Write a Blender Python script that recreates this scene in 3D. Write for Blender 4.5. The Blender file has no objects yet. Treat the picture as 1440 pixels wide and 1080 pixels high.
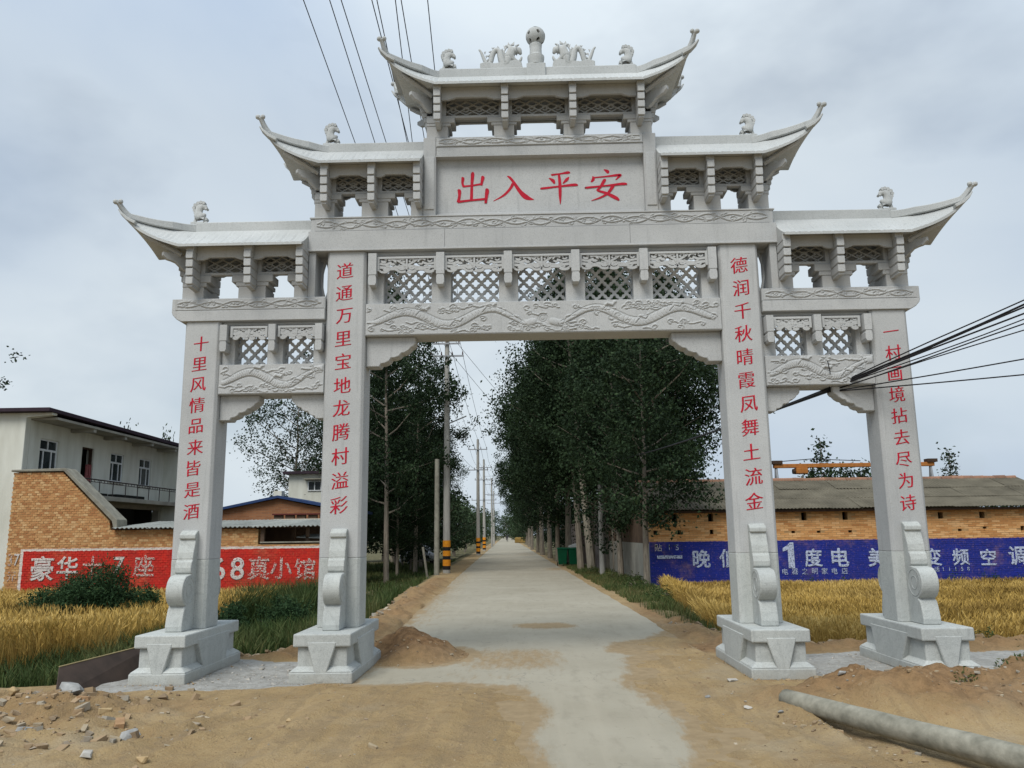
import bpy, bmesh, math, random
import numpy as np
from mathutils import Vector, Matrix, noise

PI = math.pi
random.seed(7)
rng = np.random.default_rng(7)
scene = bpy.context.scene
COL = scene.collection

# ------------------------------------------------------------------ camera
cam_d = bpy.data.cameras.new('camera')
cam = bpy.data.objects.new('camera', cam_d)
COL.objects.link(cam)
scene.camera = cam
cam_d.sensor_width = 36.0
cam_d.lens = 36.0 * 1149.7 / 1440.0
cam_d.clip_start = 0.05
cam_d.clip_end = 3000
_p, _r, _y = math.radians(10.46), math.radians(-0.71), math.radians(1.18)
_f = Vector((-math.sin(_y) * math.cos(_p), math.cos(_y) * math.cos(_p), math.sin(_p)))
_rt = Vector((math.cos(_y), math.sin(_y), 0))
_up = _rt.cross(_f)
_cr, _sr = math.cos(_r), math.sin(_r)
# image x axis = cr*r + sr*u ; image y axis = -sr*r + cr*u
_ix = _rt * _cr + _up * _sr
_iy = _up * _cr - _rt * _sr
cam.matrix_world = Matrix(((_ix.x, _iy.x, -_f.x, -0.193),
                           (_ix.y, _iy.y, -_f.y, -10.307),
                           (_ix.z, _iy.z, -_f.z, 1.6),
                           (0, 0, 0, 1)))

# ------------------------------------------------------------------ light, sky, exposure
SUN_EL, SUN_AZ = math.radians(52), math.radians(205)     # azimuth clockwise from +Y: behind the camera, a little left
sun_d = bpy.data.lights.new('sun', 'SUN')
sun_d.energy = 2.75
sun_d.angle = math.radians(30)
sun_d.color = (1.0, 0.97, 0.92)
sun = bpy.data.objects.new('sun', sun_d)
COL.objects.link(sun)
_sd = Vector((math.sin(SUN_AZ) * math.cos(SUN_EL), math.cos(SUN_AZ) * math.cos(SUN_EL), math.sin(SUN_EL)))
sun.rotation_euler = _sd.to_track_quat('Z', 'Y').to_euler()

world = bpy.data.worlds.new('World')
scene.world = world
world.use_nodes = True
wn, wl = world.node_tree.nodes, world.node_tree.links
wn.clear()
w_out = wn.new('ShaderNodeOutputWorld')
w_bg = wn.new('ShaderNodeBackground')
w_bg.inputs['Strength'].default_value = 0.1
w_sky = wn.new('ShaderNodeTexSky')
w_sky.sky_type = 'NISHITA'
w_sky.sun_disc = False
w_sky.sun_elevation = SUN_EL
w_sky.sun_rotation = SUN_AZ
w_sky.air_density = 1.0
w_sky.dust_density = 2.0
w_tc = wn.new('ShaderNodeTexCoord')
w_map = wn.new('ShaderNodeMapping')
w_map.inputs['Scale'].default_value = (1.0, 1.0, 1.8)
w_map.inputs['Location'].default_value = (0.35, 0.1, 0.2)
wl.new(w_tc.outputs['Generated'], w_map.inputs['Vector'])
w_n1 = wn.new('ShaderNodeTexNoise')
w_n1.inputs['Scale'].default_value = 1.25
w_n1.inputs['Detail'].default_value = 7
w_n1.inputs['Roughness'].default_value = 0.42
w_n1.inputs['Distortion'].default_value = 0.35
wl.new(w_map.outputs[0], w_n1.inputs['Vector'])
w_r1 = wn.new('ShaderNodeValToRGB')                       # cloud brightness
w_r1.color_ramp.elements[0].position = 0.38
w_r1.color_ramp.elements[0].color = (4.35, 5.4, 6.9, 1)
w_r1.color_ramp.elements[1].position = 0.64
w_r1.color_ramp.elements[1].color = (7.1, 7.9, 8.5, 1)
wl.new(w_n1.outputs['Fac'], w_r1.inputs['Fac'])
w_n2 = wn.new('ShaderNodeTexNoise')
w_n2.inputs['Scale'].default_value = 3.1
w_n2.inputs['Detail'].default_value = 5
wl.new(w_map.outputs[0], w_n2.inputs['Vector'])
w_r2 = wn.new('ShaderNodeValToRGB')                       # thin places where blue sky shows
w_r2.color_ramp.elements[0].position = 0.50
w_r2.color_ramp.elements[0].color = (0.95, 0.95, 0.95, 1)
w_r2.color_ramp.elements[1].position = 0.70
w_r2.color_ramp.elements[1].color = (0.62, 0.62, 0.62, 1)
wl.new(w_n2.outputs['Fac'], w_r2.inputs['Fac'])
w_mix = wn.new('ShaderNodeMix')
w_mix.data_type = 'RGBA'
wl.new(w_r2.outputs['Color'], w_mix.inputs[0])
wl.new(w_sky.outputs['Color'], w_mix.inputs[6])
wl.new(w_r1.outputs['Color'], w_mix.inputs[7])
# an overcast sky grows brighter towards the zenith all round
w_sep = wn.new('ShaderNodeSeparateXYZ')
wl.new(w_tc.outputs['Generated'], w_sep.inputs[0])
w_mr = wn.new('ShaderNodeMapRange')
w_mr.inputs['From Min'].default_value = 0.45
w_mr.inputs['From Max'].default_value = 1.0
w_mr.inputs['To Min'].default_value = 1.0
w_mr.inputs['To Max'].default_value = 1.7
wl.new(w_sep.outputs['Z'], w_mr.inputs['Value'])
w_vm = wn.new('ShaderNodeVectorMath')
w_vm.operation = 'SCALE'
wl.new(w_mix.outputs[2], w_vm.inputs[0])
wl.new(w_mr.outputs[0], w_vm.inputs['Scale'])
wl.new(w_vm.outputs[0], w_bg.inputs['Color'])
wl.new(w_bg.outputs[0], w_out.inputs['Surface'])

scene.view_settings.view_transform = 'Standard'
scene.view_settings.look = 'None'
scene.view_settings.gamma = 1.0
scene.view_settings.use_curve_mapping = False
scene.view_settings.exposure = 0.0
scene.cycles.max_bounces = 6
scene.cycles.diffuse_bounces = 2
scene.cycles.transparent_max_bounces = 8

# ------------------------------------------------------------------ helpers
def link(name, me, mat=None, parent=None, loc=None, rot=None, kind=None):
    o = bpy.data.objects.new(name, me)
    COL.objects.link(o)
    if mat is not None and me is not None and len(me.materials) == 0:
        for m in (mat if isinstance(mat, (list, tuple)) else [mat]):
            me.materials.append(m)
    if parent is not None: o.parent = parent
    if loc is not None: o.location = loc
    if rot is not None: o.rotation_euler = rot
    if kind: o['kind'] = kind
    return o

def tag(o, label=None, cat=None, group=None, kind=None):
    if label: o['label'] = label
    if cat: o['category'] = cat
    if group: o['group'] = group
    if kind: o['kind'] = kind
    return o

def empty(name, loc=(0, 0, 0), label=None, cat=None, group=None, rz=0.0):
    o = bpy.data.objects.new(name, None)
    COL.objects.link(o)
    o.location = loc
    o.rotation_euler = (0, 0, rz)
    o.empty_display_size = 0.2
    return tag(o, label, cat, group)

def bev(o, w=0.01, seg=2):
    m = o.modifiers.new('bevel', 'BEVEL')
    m.width = w; m.segments = seg; m.limit_method = 'ANGLE'; m.angle_limit = math.radians(40)
    m.harden_normals = False
    return o

class MB:
    def __init__(s): s.v = []; s.f = []
    def box(s, x0, x1, y0, y1, z0, z1):
        n = len(s.v)
        s.v += [(x0,y0,z0),(x1,y0,z0),(x1,y1,z0),(x0,y1,z0),(x0,y0,z1),(x1,y0,z1),(x1,y1,z1),(x0,y1,z1)]
        s.f += [(n,n+3,n+2,n+1),(n+4,n+5,n+6,n+7),(n,n+1,n+5,n+4),(n+1,n+2,n+6,n+5),(n+2,n+3,n+7,n+6),(n+3,n,n+4,n+7)]
        return s
    def hexa(s, p):          # 8 corners: bottom 4 ccw, top 4 ccw
        n = len(s.v); s.v += [tuple(q) for q in p]
        s.f += [(n,n+3,n+2,n+1),(n+4,n+5,n+6,n+7),(n,n+1,n+5,n+4),(n+1,n+2,n+6,n+5),(n+2,n+3,n+7,n+6),(n+3,n,n+4,n+7)]
        return s
    def prism(s, poly, a0, a1, axis='y'):   # poly ccw in (x,z) for axis y, (y,z) for x, (x,y) for z
        n = len(s.v); k = len(poly)
        def P(u, w, a):
            return (u, a, w) if axis == 'y' else ((a, u, w) if axis == 'x' else (u, w, a))
        s.v += [P(u, w, a0) for u, w in poly] + [P(u, w, a1) for u, w in poly]
        s.f.append(tuple(range(n, n+k))); s.f.append(tuple(range(n+2*k-1, n+k-1, -1)))
        for i in range(k):
            j = (i+1) % k
            s.f.append((n+j, n+i, n+k+i, n+k+j))
        return s
    def tube(s, pts, rad, seg=8, cap=True, sec=None):
        """sweep; rad number or list; sec = (w,h) multipliers for a rectangular section"""
        n0 = len(s.v); m = len(pts)
        if not hasattr(rad, '__len__'): rad = [rad]*m
        P = [Vector(p) for p in pts]
        prev = None
        for i in range(m):
            t = (P[min(i+1, m-1)] - P[max(i-1, 0)]).normalized()
            ref = Vector((0, 0, 1)) if abs(t.z) < 0.95 else Vector((0, 1, 0))
            if prev is not None and abs(t.z) >= 0.95: ref = prev
            a = t.cross(ref).normalized(); b = a.cross(t).normalized(); prev = b
            if sec:
                w, h = sec[0]*rad[i], sec[1]*rad[i]
                for u, q in ((-w,-h),(w,-h),(w,h),(-w,h)):
                    s.v.append(tuple(P[i] + a*u + b*q))
            else:
                for k in range(seg):
                    an = 2*PI*k/seg
                    s.v.append(tuple(P[i] + a*math.cos(an)*rad[i] + b*math.sin(an)*rad[i]))
        k = 4 if sec else seg
        for i in range(m-1):
            for j in range(k):
                q = (j+1) % k
                s.f.append((n0+i*k+j, n0+i*k+q, n0+(i+1)*k+q, n0+(i+1)*k+j))
        if cap:
            s.f.append(tuple(n0+j for j in range(k-1, -1, -1)))
            s.f.append(tuple(n0+(m-1)*k+j for j in range(k)))
        return s
    def lathe(s, prof, seg=20, c=(0, 0, 0)):   # prof list (r,z)
        n0 = len(s.v); m = len(prof)
        for r, z in prof:
            for k in range(seg):
                a = 2*PI*k/seg
                s.v.append((c[0]+r*math.cos(a), c[1]+r*math.sin(a), c[2]+z))
        for i in range(m-1):
            for j in range(seg):
                q = (j+1) % seg
                s.f.append((n0+i*seg+j, n0+i*seg+q, n0+(i+1)*seg+q, n0+(i+1)*seg+j))
        s.f.append(tuple(n0+j for j in range(seg-1, -1, -1)))
        s.f.append(tuple(n0+(m-1)*seg+j for j in range(seg)))
        return s
    def mesh(s, name, smooth=False):
        me = bpy.data.meshes.new(name)
        me.from_pydata(s.v, [], s.f)
        bm = bmesh.new(); bm.from_mesh(me)
        bmesh.ops.recalc_face_normals(bm, faces=bm.faces)
        bm.to_mesh(me); bm.free()
        if smooth:
            me.shade_smooth() if hasattr(me, 'shade_smooth') else None
        me.update()
        return me
    def build(s, name, mat, parent=None, bevel=0, smooth=False, loc=None, kind=None, seg=1):
        o = link(name, s.mesh(name, smooth), mat, parent, loc, None, kind)
        if bevel: bev(o, bevel, seg)
        return o

def np_mesh(name, V, F, attrs=None, smooth=False):
    """V (n,3), F (m,k) quads or tris, attrs {name: per-vertex float or (n,4)}"""
    me = bpy.data.meshes.new(name)
    V = np.asarray(V, np.float32); F = np.asarray(F, np.int32)
    me.vertices.add(len(V)); me.vertices.foreach_set('co', V.ravel())
    k = F.shape[1]
    me.loops.add(F.size); me.loops.foreach_set('vertex_index', F.ravel())
    me.polygons.add(len(F)); me.polygons.foreach_set('loop_start', np.arange(0, F.size, k, dtype=np.int32))
    if attrs:
        for an, a in attrs.items():
            a = np.asarray(a, np.float32)
            if a.ndim == 1:
                at = me.attributes.new(an, 'FLOAT', 'POINT'); at.data.foreach_set('value', a)
            else:
                at = me.attributes.new(an, 'FLOAT_COLOR', 'POINT'); at.data.foreach_set('color', a.ravel())
    me.update(calc_edges=True)
    me.validate()
    me.polygons.foreach_set('use_smooth', np.full(len(F), bool(smooth)))
    return me

def skin_mesh(name, pts, edges, radii, levels=1):
    me = bpy.data.meshes.new(name + '_cage')
    me.from_pydata([tuple(p) for p in pts], edges, [])
    o = bpy.data.objects.new(name + '_cage', me); COL.objects.link(o)
    m = o.modifiers.new('skin', 'SKIN')
    for i, r in enumerate(radii):
        sv = me.skin_vertices[0].data[i]
        sv.radius = (r, r) if not hasattr(r, '__len__') else r
    me.skin_vertices[0].data[0].use_root = True
    s = o.modifiers.new('sub', 'SUBSURF'); s.levels = levels; s.render_levels = levels
    dg = bpy.context.evaluated_depsgraph_get(); dg.update()
    out = bpy.data.meshes.new_from_object(o.evaluated_get(dg))
    out.name = name
    for pl in out.polygons: pl.use_smooth = True
    bpy.data.objects.remove(o); bpy.data.meshes.remove(me)
    return out

def catmull(pts, n=8, closed=False):
    P = [np.array(p, float) for p in pts]; out = []
    m = len(P)
    rngi = range(m if closed else m-1)
    for i in rngi:
        p0 = P[(i-1) % m] if (closed or i > 0) else P[0]
        p1 = P[i]; p2 = P[(i+1) % m]
        p3 = P[(i+2) % m] if (closed or i+2 < m) else P[-1]
        for k in range(n):
            t = k/n
            out.append(0.5*((2*p1)+(-p0+p2)*t+(2*p0-5*p1+4*p2-p3)*t*t+(-p0+3*p1-3*p2+p3)*t**3))
    if not closed: out.append(P[-1])
    return out

ORD = ['first', 'second', 'third', 'fourth', 'fifth', 'sixth', 'seventh', 'eighth', 'ninth', 'tenth']
# ------------------------------------------------------------------ materials
def _set(node, **kw):
    for k, v in kw.items(): setattr(node, k, v)
    return node

class NT:
    def __init__(s, name):
        s.m = bpy.data.materials.new(name); s.m.use_nodes = True
        s.n, s.l = s.m.node_tree.nodes, s.m.node_tree.links
        s.b = s.n['Principled BSDF']
        s.b.inputs['Specular IOR Level'].default_value = 0.15
        g = s.n.new('ShaderNodeNewGeometry'); s.pos = g.outputs['Position']; s.geo = g
    def noise(s, scale, detail=4, rough=0.55, vec=None, dist=0.0, sc3=None):
        v = vec or s.pos
        if sc3:
            mp = s.n.new('ShaderNodeMapping'); mp.inputs['Scale'].default_value = sc3
            s.l.new(v, mp.inputs[0]); v = mp.outputs[0]
        t = s.n.new('ShaderNodeTexNoise')
        t.inputs['Scale'].default_value = scale; t.inputs['Detail'].default_value = detail
        t.inputs['Roughness'].default_value = rough; t.inputs['Distortion'].default_value = dist
        s.l.new(v, t.inputs['Vector'])
        return t.outputs['Fac']
    def ramp(s, fac, stops):
        r = s.n.new('ShaderNodeValToRGB'); e = r.color_ramp.elements
        while len(e) < len(stops): e.new(0.5)
        for i, (p, c) in enumerate(stops):
            e[i].position = p; e[i].color = (*c, 1) if len(c) == 3 else c
        s.l.new(fac, r.inputs[0]); return r.outputs['Color']
    def step(s, fac, a, b):
        r = s.n.new('ShaderNodeMapRange'); r.inputs['From Min'].default_value = a; r.inputs['From Max'].default_value = b
        r.interpolation_type = 'SMOOTHSTEP'
        s.l.new(fac, r.inputs['Value']); return r.outputs[0]
    def math(s, op, a, b=None):
        r = s.n.new('ShaderNodeMath'); r.operation = op
        for i, x in enumerate((a, b)):
            if x is None: continue
            if isinstance(x, (int, float)): r.inputs[i].default_value = x
            else: s.l.new(x, r.inputs[i])
        return r.outputs[0]
    def mix(s, fac, a, b, mode='MIX'):
        r = s.n.new('ShaderNodeMix'); r.data_type = 'RGBA'; r.blend_type = mode
        for i, x in ((0, fac), (6, a), (7, b)):
            if isinstance(x, (int, float)): r.inputs[i].default_value = x
            elif isinstance(x, tuple): r.inputs[i].default_value = (*x, 1) if len(x) == 3 else x
            else: s.l.new(x, r.inputs[i])
        return r.outputs[2]
    def attr(s, name, out='Fac'):
        a = s.n.new('ShaderNodeAttribute'); a.attribute_name = name; return a.outputs[out]
    def xyz(s):
        p = s.n.new('ShaderNodeSeparateXYZ'); s.l.new(s.pos, p.inputs[0]); return p.outputs
    def bump(s, h, strength=0.3, dist=0.02):
        b = s.n.new('ShaderNodeBump'); b.inputs['Strength'].default_value = strength; b.inputs['Distance'].default_value = dist
        s.l.new(h, b.inputs['Height']); s.l.new(b.outputs[0], s.b.inputs['Normal']); return b
    def done(s, col, rough=0.8):
        if isinstance(col, tuple): s.b.inputs['Base Color'].default_value = (*col, 1)
        else: s.l.new(col, s.b.inputs['Base Color'])
        s.b.inputs['Roughness'].default_value = rough
        return s.m

def simple(name, c1, c2=None, scale=6, rough=0.8, bump=0.0, detail=4, metallic=0.0, obj_var=0.0, sc3=None, bs=None):
    t = NT(name); c2 = c2 or tuple(x*0.8 for x in c1)
    f = t.noise(scale, detail, sc3=sc3)
    c = t.ramp(f, [(0.3, c2), (0.7, c1)])
    if obj_var:
        oi = t.n.new('ShaderNodeObjectInfo')
        k = t.math('MULTIPLY_ADD', oi.outputs['Random'], obj_var*2); t.n[-1].inputs[2].default_value = 1-obj_var
        vm = t.n.new('ShaderNodeVectorMath'); vm.operation = 'SCALE'
        t.l.new(c, vm.inputs[0]); t.l.new(k, vm.inputs['Scale']); c = vm.outputs[0]
    if bump: t.bump(t.noise(bs or scale*4, 5), bump, 0.01)
    t.b.inputs['Metallic'].default_value = metallic
    return t.done(c, rough)

def stone_mat(name, light, dark, vein=0.0):
    t = NT(name)
    big = t.noise(1.3, 5, 0.6)
    c = t.ramp(big, [(0.32, dark), (0.62, light)])
    sp = t.noise(105, 2, 0.7)
    c = t.mix(t.math('MULTIPLY', t.step(sp, 0.53, 0.66), 0.7), c, tuple(x*0.70 for x in dark))
    sp2 = t.noise(90, 2, 0.7)
    c = t.mix(t.math('MULTIPLY', t.step(sp2, 0.58, 0.72), 0.5), c, tuple(min(1, x*1.15) for x in light))
    st = t.noise(3.0, 4, 0.6, sc3=(5, 5, 0.35))
    c = t.mix(t.math('MULTIPLY', t.step(st, 0.55, 0.74), 0.30), c, tuple(x*0.62 for x in dark))
    if vein:
        v = t.noise(3.5, 6, 0.65, dist=1.6)
        vv = t.math('SUBTRACT', 1.0, t.step(t.math('ABSOLUTE', t.math('SUBTRACT', v, 0.5)), 0.0, 0.035))
        c = t.mix(t.math('MULTIPLY', vv, vein), c, tuple(x*0.6 for x in dark))
    z = t.xyz()[2]
    splash = t.math('MULTIPLY', t.math('SUBTRACT', 1.0, t.step(t.math('ADD', z, t.math('MULTIPLY', t.noise(7, 4), 0.25)), 0.02, 0.30)), 0.55)
    c = t.mix(splash, c, (0.30, 0.26, 0.19))
    oi = t.n.new('ShaderNodeObjectInfo'); mr = t.n.new('ShaderNodeMapRange'); t.l.new(oi.outputs['Random'], mr.inputs['Value'])
    mr.inputs['To Min'].default_value = 0.94; mr.inputs['To Max'].default_value = 1.05
    vm = t.n.new('ShaderNodeVectorMath'); vm.operation = 'SCALE'; t.l.new(c, vm.inputs[0]); t.l.new(mr.outputs[0], vm.inputs['Scale']); c = vm.outputs[0]
    t.bump(t.math('ADD', t.noise(60, 4, 0.6), t.math('MULTIPLY', t.noise(9, 3), 0.6)), 0.16, 0.012)
    return t.done(c, 0.78)

M = {}
M['stone'] = stone_mat('grey_granite', (0.455, 0.464, 0.456), (0.395, 0.403, 0.398))
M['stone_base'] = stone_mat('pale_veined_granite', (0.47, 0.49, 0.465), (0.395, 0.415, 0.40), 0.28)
M['roof_stone'] = stone_mat('roof_granite', (0.47, 0.485, 0.475), (0.40, 0.415, 0.405))
M['char_red'] = simple('carved_red_paint', (0.50, 0.012, 0.035), (0.34, 0.008, 0.022), 20, 0.6)
M['black_hole'] = simple('dark_inside', (0.02, 0.02, 0.018), None, 5, 0.9)  # near-black that paints shade inside hollows; also colours the stored goods
M['pole_conc'] = simple('pole_concrete', (0.42, 0.41, 0.37), (0.30, 0.29, 0.26), 3, 0.9, 0.3, sc3=(4, 4, 0.6))
M['old_conc'] = simple('old_concrete', (0.27, 0.26, 0.21), (0.17, 0.16, 0.13), 5, 0.95, 0.4)
M['cable'] = simple('black_cable', (0.015, 0.015, 0.017), None, 5, 0.5)
M['yellow'] = simple('yellow_reflective_band', (0.75, 0.30, 0.02), (0.6, 0.22, 0.02), 9, 0.55)
M['black_band'] = simple('black_band', (0.02, 0.02, 0.02), None, 9, 0.6)
M['porcelain'] = simple('insulator', (0.10, 0.05, 0.04), None, 9, 0.3)
M['steel'] = simple('galvanised_steel', (0.35, 0.36, 0.37), (0.25, 0.26, 0.27), 12, 0.5, metallic=0.4)
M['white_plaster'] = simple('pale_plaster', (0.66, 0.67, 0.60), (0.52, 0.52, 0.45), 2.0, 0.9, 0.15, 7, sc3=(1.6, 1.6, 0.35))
M['dark_plaster'] = simple('dark_grey_plaster', (0.34, 0.33, 0.28), (0.22, 0.21, 0.18), 1.6, 0.95, 0.2)
M['cream'] = simple('cream_plaster', (0.60, 0.56, 0.46), (0.48, 0.44, 0.36), 2, 0.9, 0.1)
M['roof_edge'] = simple('dark_purple_fascia', (0.045, 0.03, 0.04), (0.03, 0.02, 0.028), 4, 0.7)
M['blue_roof'] = simple('blue_tin_roof', (0.03, 0.06, 0.16), (0.025, 0.045, 0.11), 4, 0.5)
M['win_frame'] = simple('white_window_frame', (0.68, 0.70, 0.70), (0.58, 0.60, 0.60), 8, 0.5)
M['dark_wood'] = simple('dark_wood', (0.07, 0.045, 0.03), (0.04, 0.025, 0.018), 8, 0.8)
M['rail'] = simple('rusty_rail', (0.07, 0.055, 0.05), (0.04, 0.03, 0.03), 8, 0.8)
M['curtain'] = simple('pink_cloth', (0.35, 0.12, 0.12), (0.25, 0.08, 0.08), 6, 0.9)
M['sheet_grey'] = simple('weathered_asbestos_sheet', (0.145, 0.130, 0.095), (0.085, 0.076, 0.055), 1.7, 0.95, 0.4, 6, bs=14, obj_var=0.12)
M['shed_sheet'] = simple('pale_roof_sheet', (0.33, 0.34, 0.31), (0.22, 0.23, 0.21), 2.2, 0.9, 0.3, bs=10, obj_var=0.10)
M['ridge_tile'] = simple('red_ridge_tile', (0.30, 0.16, 0.10), (0.20, 0.12, 0.085), 6, 0.9, obj_var=0.2)
M['bin_green'] = simple('green_plastic', (0.006, 0.10, 0.045), (0.005, 0.075, 0.033), 4, 0.45)
M['white_plastic'] = simple('white_plastic', (0.7, 0.7, 0.68), None, 4, 0.5)
M['car_paint'] = simple('silver_paint', (0.38, 0.40, 0.42), (0.34, 0.36, 0.38), 3, 0.3, metallic=0.5)
M['tyre'] = simple('black_rubber', (0.02, 0.02, 0.02), None, 8, 0.85)
M['lamp_glass'] = simple('headlight_glass', (0.6, 0.62, 0.65), None, 8, 0.15)
M['crane_yellow'] = simple('crane_orange_paint', (0.42, 0.17, 0.04), (0.30, 0.11, 0.03), 5, 0.6)
M['bark'] = simple('poplar_bark', (0.27, 0.235, 0.185), (0.14, 0.12, 0.095), 5, 0.95, 0.5, sc3=(3, 3, 0.7))
M['bark_pale'] = simple('pale_bark', (0.30, 0.27, 0.21), (0.17, 0.15, 0.12), 5, 0.95, 0.5, sc3=(3, 3, 0.7))
M['board'] = simple('wet_brown_board', (0.075, 0.055, 0.045), (0.045, 0.035, 0.03), 5, 0.8, 0.15)
M['board_edge'] = simple('painted_lit_edge', (0.30, 0.24, 0.12), None, 9, 0.9)
M['pipe'] = simple('lichen_grey_pipe_concrete', (0.33, 0.315, 0.255), (0.17, 0.165, 0.13), 9, 0.95, 0.35, 9, bs=45)
M['cloth_dark'] = simple('dark_clothing', (0.04, 0.04, 0.05), None, 6, 0.9)
M['sign_green'] = simple('green_sign_sheet', (0.05, 0.22, 0.15), None, 6, 0.6)
M['sign_white'] = simple('white_sign_sheet', (0.6, 0.66, 0.62), None, 6, 0.6)

def glass_dark():
    t = NT('window_glass')
    c = t.ramp(t.noise(1.5, 2), [(0.3, (0.015, 0.02, 0.022)), (0.7, (0.05, 0.06, 0.065))])
    t.b.inputs['Specular IOR Level'].default_value = 0.6
    return t.done(c, 0.12)
M['glass'] = glass_dark()

def leaf_mat(name, a, b, c, rough=0.7):
    t = NT(name)
    r = t.attr('rnd')
    col = t.ramp(r, [(0.0, a), (0.55, b), (1.0, c)])
    big = t.noise(0.45, 3)
    col = t.mix(t.math('MULTIPLY', t.step(big, 0.45, 0.7), 0.35), col, c)
    t.l.new(col, t.b.inputs['Base Color'])
    t.b.inputs['Roughness'].default_value = rough
    tr = t.n.new('ShaderNodeBsdfTranslucent'); t.l.new(col, tr.inputs['Color'])
    mx = t.n.new('ShaderNodeMixShader'); mx.inputs[0].default_value = 0.15
    t.l.new(t.b.outputs[0], mx.inputs[1]); t.l.new(tr.outputs[0], mx.inputs[2])
    t.l.new(mx.outputs[0], t.n['Material Output'].inputs['Surface'])
    return t.m
M['leaf'] = leaf_mat('poplar_leaves', (0.010, 0.020, 0.009), (0.018, 0.035, 0.015), (0.044, 0.074, 0.030))
M['leaf_far'] = leaf_mat('far_leaves', (0.025, 0.045, 0.022), (0.045, 0.075, 0.035), (0.07, 0.105, 0.05))
M['leaf_bush'] = leaf_mat('bush_leaves', (0.014, 0.036, 0.014), (0.028, 0.062, 0.024), (0.055, 0.10, 0.038))
M['grass'] = leaf_mat('grass_blades', (0.035, 0.06, 0.018), (0.06, 0.095, 0.028), (0.17, 0.15, 0.06))
M['wheat'] = leaf_mat('ripe_wheat', (0.24, 0.155, 0.045), (0.45, 0.295, 0.072), (0.58, 0.42, 0.15), 0.8)

def brick_mat(name, tones, paint, zb, xr, zsoft, extra=None, mortar=False, border=None):
    """bricks with a painted band: paint colour where z < zb and x in xr"""
    t = NT(name)
    r = t.attr('rnd')
    oi = t.n.new('ShaderNodeObjectInfo')
    if mortar:
        c = t.ramp(t.noise(6, 4), [(0.3, (0.32, 0.19, 0.085)), (0.7, (0.44, 0.28, 0.13))])
    else:
        rr = t.math('FRACT', t.math('ADD', r, t.math('MULTIPLY', oi.outputs['Random'], 7.3)))
        c = t.ramp(rr, [(0.0, tones[0]), (0.35, tones[1]), (0.7, tones[2]), (1.0, tones[3])])
        c = t.mix(t.math('MULTIPLY', t.step(t.noise(30, 4), 0.5, 0.75), 0.5), c, tuple(x*0.65 for x in tones[1]))
        c = t.mix(t.math('MULTIPLY', t.step(t.noise(0.8, 4), 0.52, 0.7), 0.3), c, tuple(x*0.6 for x in tones[0]))
    X, Y, Z = t.xyz()
    wob = t.math('MULTIPLY', t.math('SUBTRACT', t.noise(14, 3), 0.5), 0.05)
    zz = t.math('ADD', Z, wob); xx = t.math('ADD', X, wob)
    m = t.math('SUBTRACT', 1.0, t.step(zz, zb-zsoft, zb+zsoft))
    m = t.math('MULTIPLY', m, t.step(xx, xr[0]-zsoft, xr[0]+zsoft))
    m = t.math('MULTIPLY', m, t.math('SUBTRACT', 1.0, t.step(xx, xr[1]-zsoft, xr[1]+zsoft)))
    wear = t.math('SUBTRACT', 1.0, t.math('MULTIPLY', t.step(t.noise(22, 6, 0.75), 0.56, 0.68), 0.35))
    wear2 = t.math('SUBTRACT', 1.0, t.math('MULTIPLY', t.step(t.noise(1.1, 5, 0.65), 0.52, 0.72), 0.22))
    mm = t.math('MULTIPLY', t.math('MULTIPLY', m, wear), wear2)
    pc = t.mix(t.step(t.noise(2.5, 6, 0.7), 0.35, 0.65), paint, tuple(x*0.75+0.008 for x in paint))
    pc = t.mix(t.math('MULTIPLY', r, 0.22), pc, tuple(x*0.6+0.02 for x in paint))
    if border:
        # painted white line along the top and left edge
        top = t.math('MULTIPLY', t.step(zz, zb-0.065, zb-0.05), m)
        lft = t.math('MULTIPLY', t.math('SUBTRACT', 1.0, t.step(xx, xr[0]+0.07, xr[0]+0.085)), m)
        bm_ = t.math('MULTIPLY', t.math('MAXIMUM', top, lft), wear)
        c = t.mix(mm, c, pc); c = t.mix(bm_, c, (0.62, 0.58, 0.52))
    else:
        c = t.mix(mm, c, pc)
    t.bump(t.noise(70, 4), 0.4, 0.008)
    return t.done(c, 0.9)
ORANGE = [(0.44, 0.20, 0.07), (0.56, 0.29, 0.11), (0.62, 0.34, 0.14), (0.68, 0.42, 0.20)]
M['brick_left'] = brick_mat('red_painted_bricks', [(0.34, 0.15, 0.06), (0.44, 0.22, 0.09), (0.50, 0.28, 0.12), (0.58, 0.38, 0.19)], (0.55, 0.028, 0.018), 1.38, (-14.02, 3), 0.012, border=True)
M['mortar_left'] = brick_mat('red_painted_mortar', ORANGE, (0.46, 0.025, 0.018), 1.38, (-14.02, 3), 0.012, mortar=True, border=True)
M['brick_right'] = brick_mat('blue_painted_bricks', ORANGE, (0.018, 0.030, 0.25), 1.335, (3.0, 40), 0.012)
M['mortar_right'] = brick_mat('blue_painted_mortar', ORANGE, (0.010, 0.026, 0.20), 1.335, (3.0, 40), 0.012, mortar=True)
M['brick_plain'] = brick_mat('plain_orange_bricks', [(0.22, 0.09, 0.04), (0.34, 0.15, 0.06), (0.40, 0.19, 0.08), (0.44, 0.24, 0.12)], (0.3, 0.1, 0.05), -50, (-1, 0), 0.01)

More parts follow.
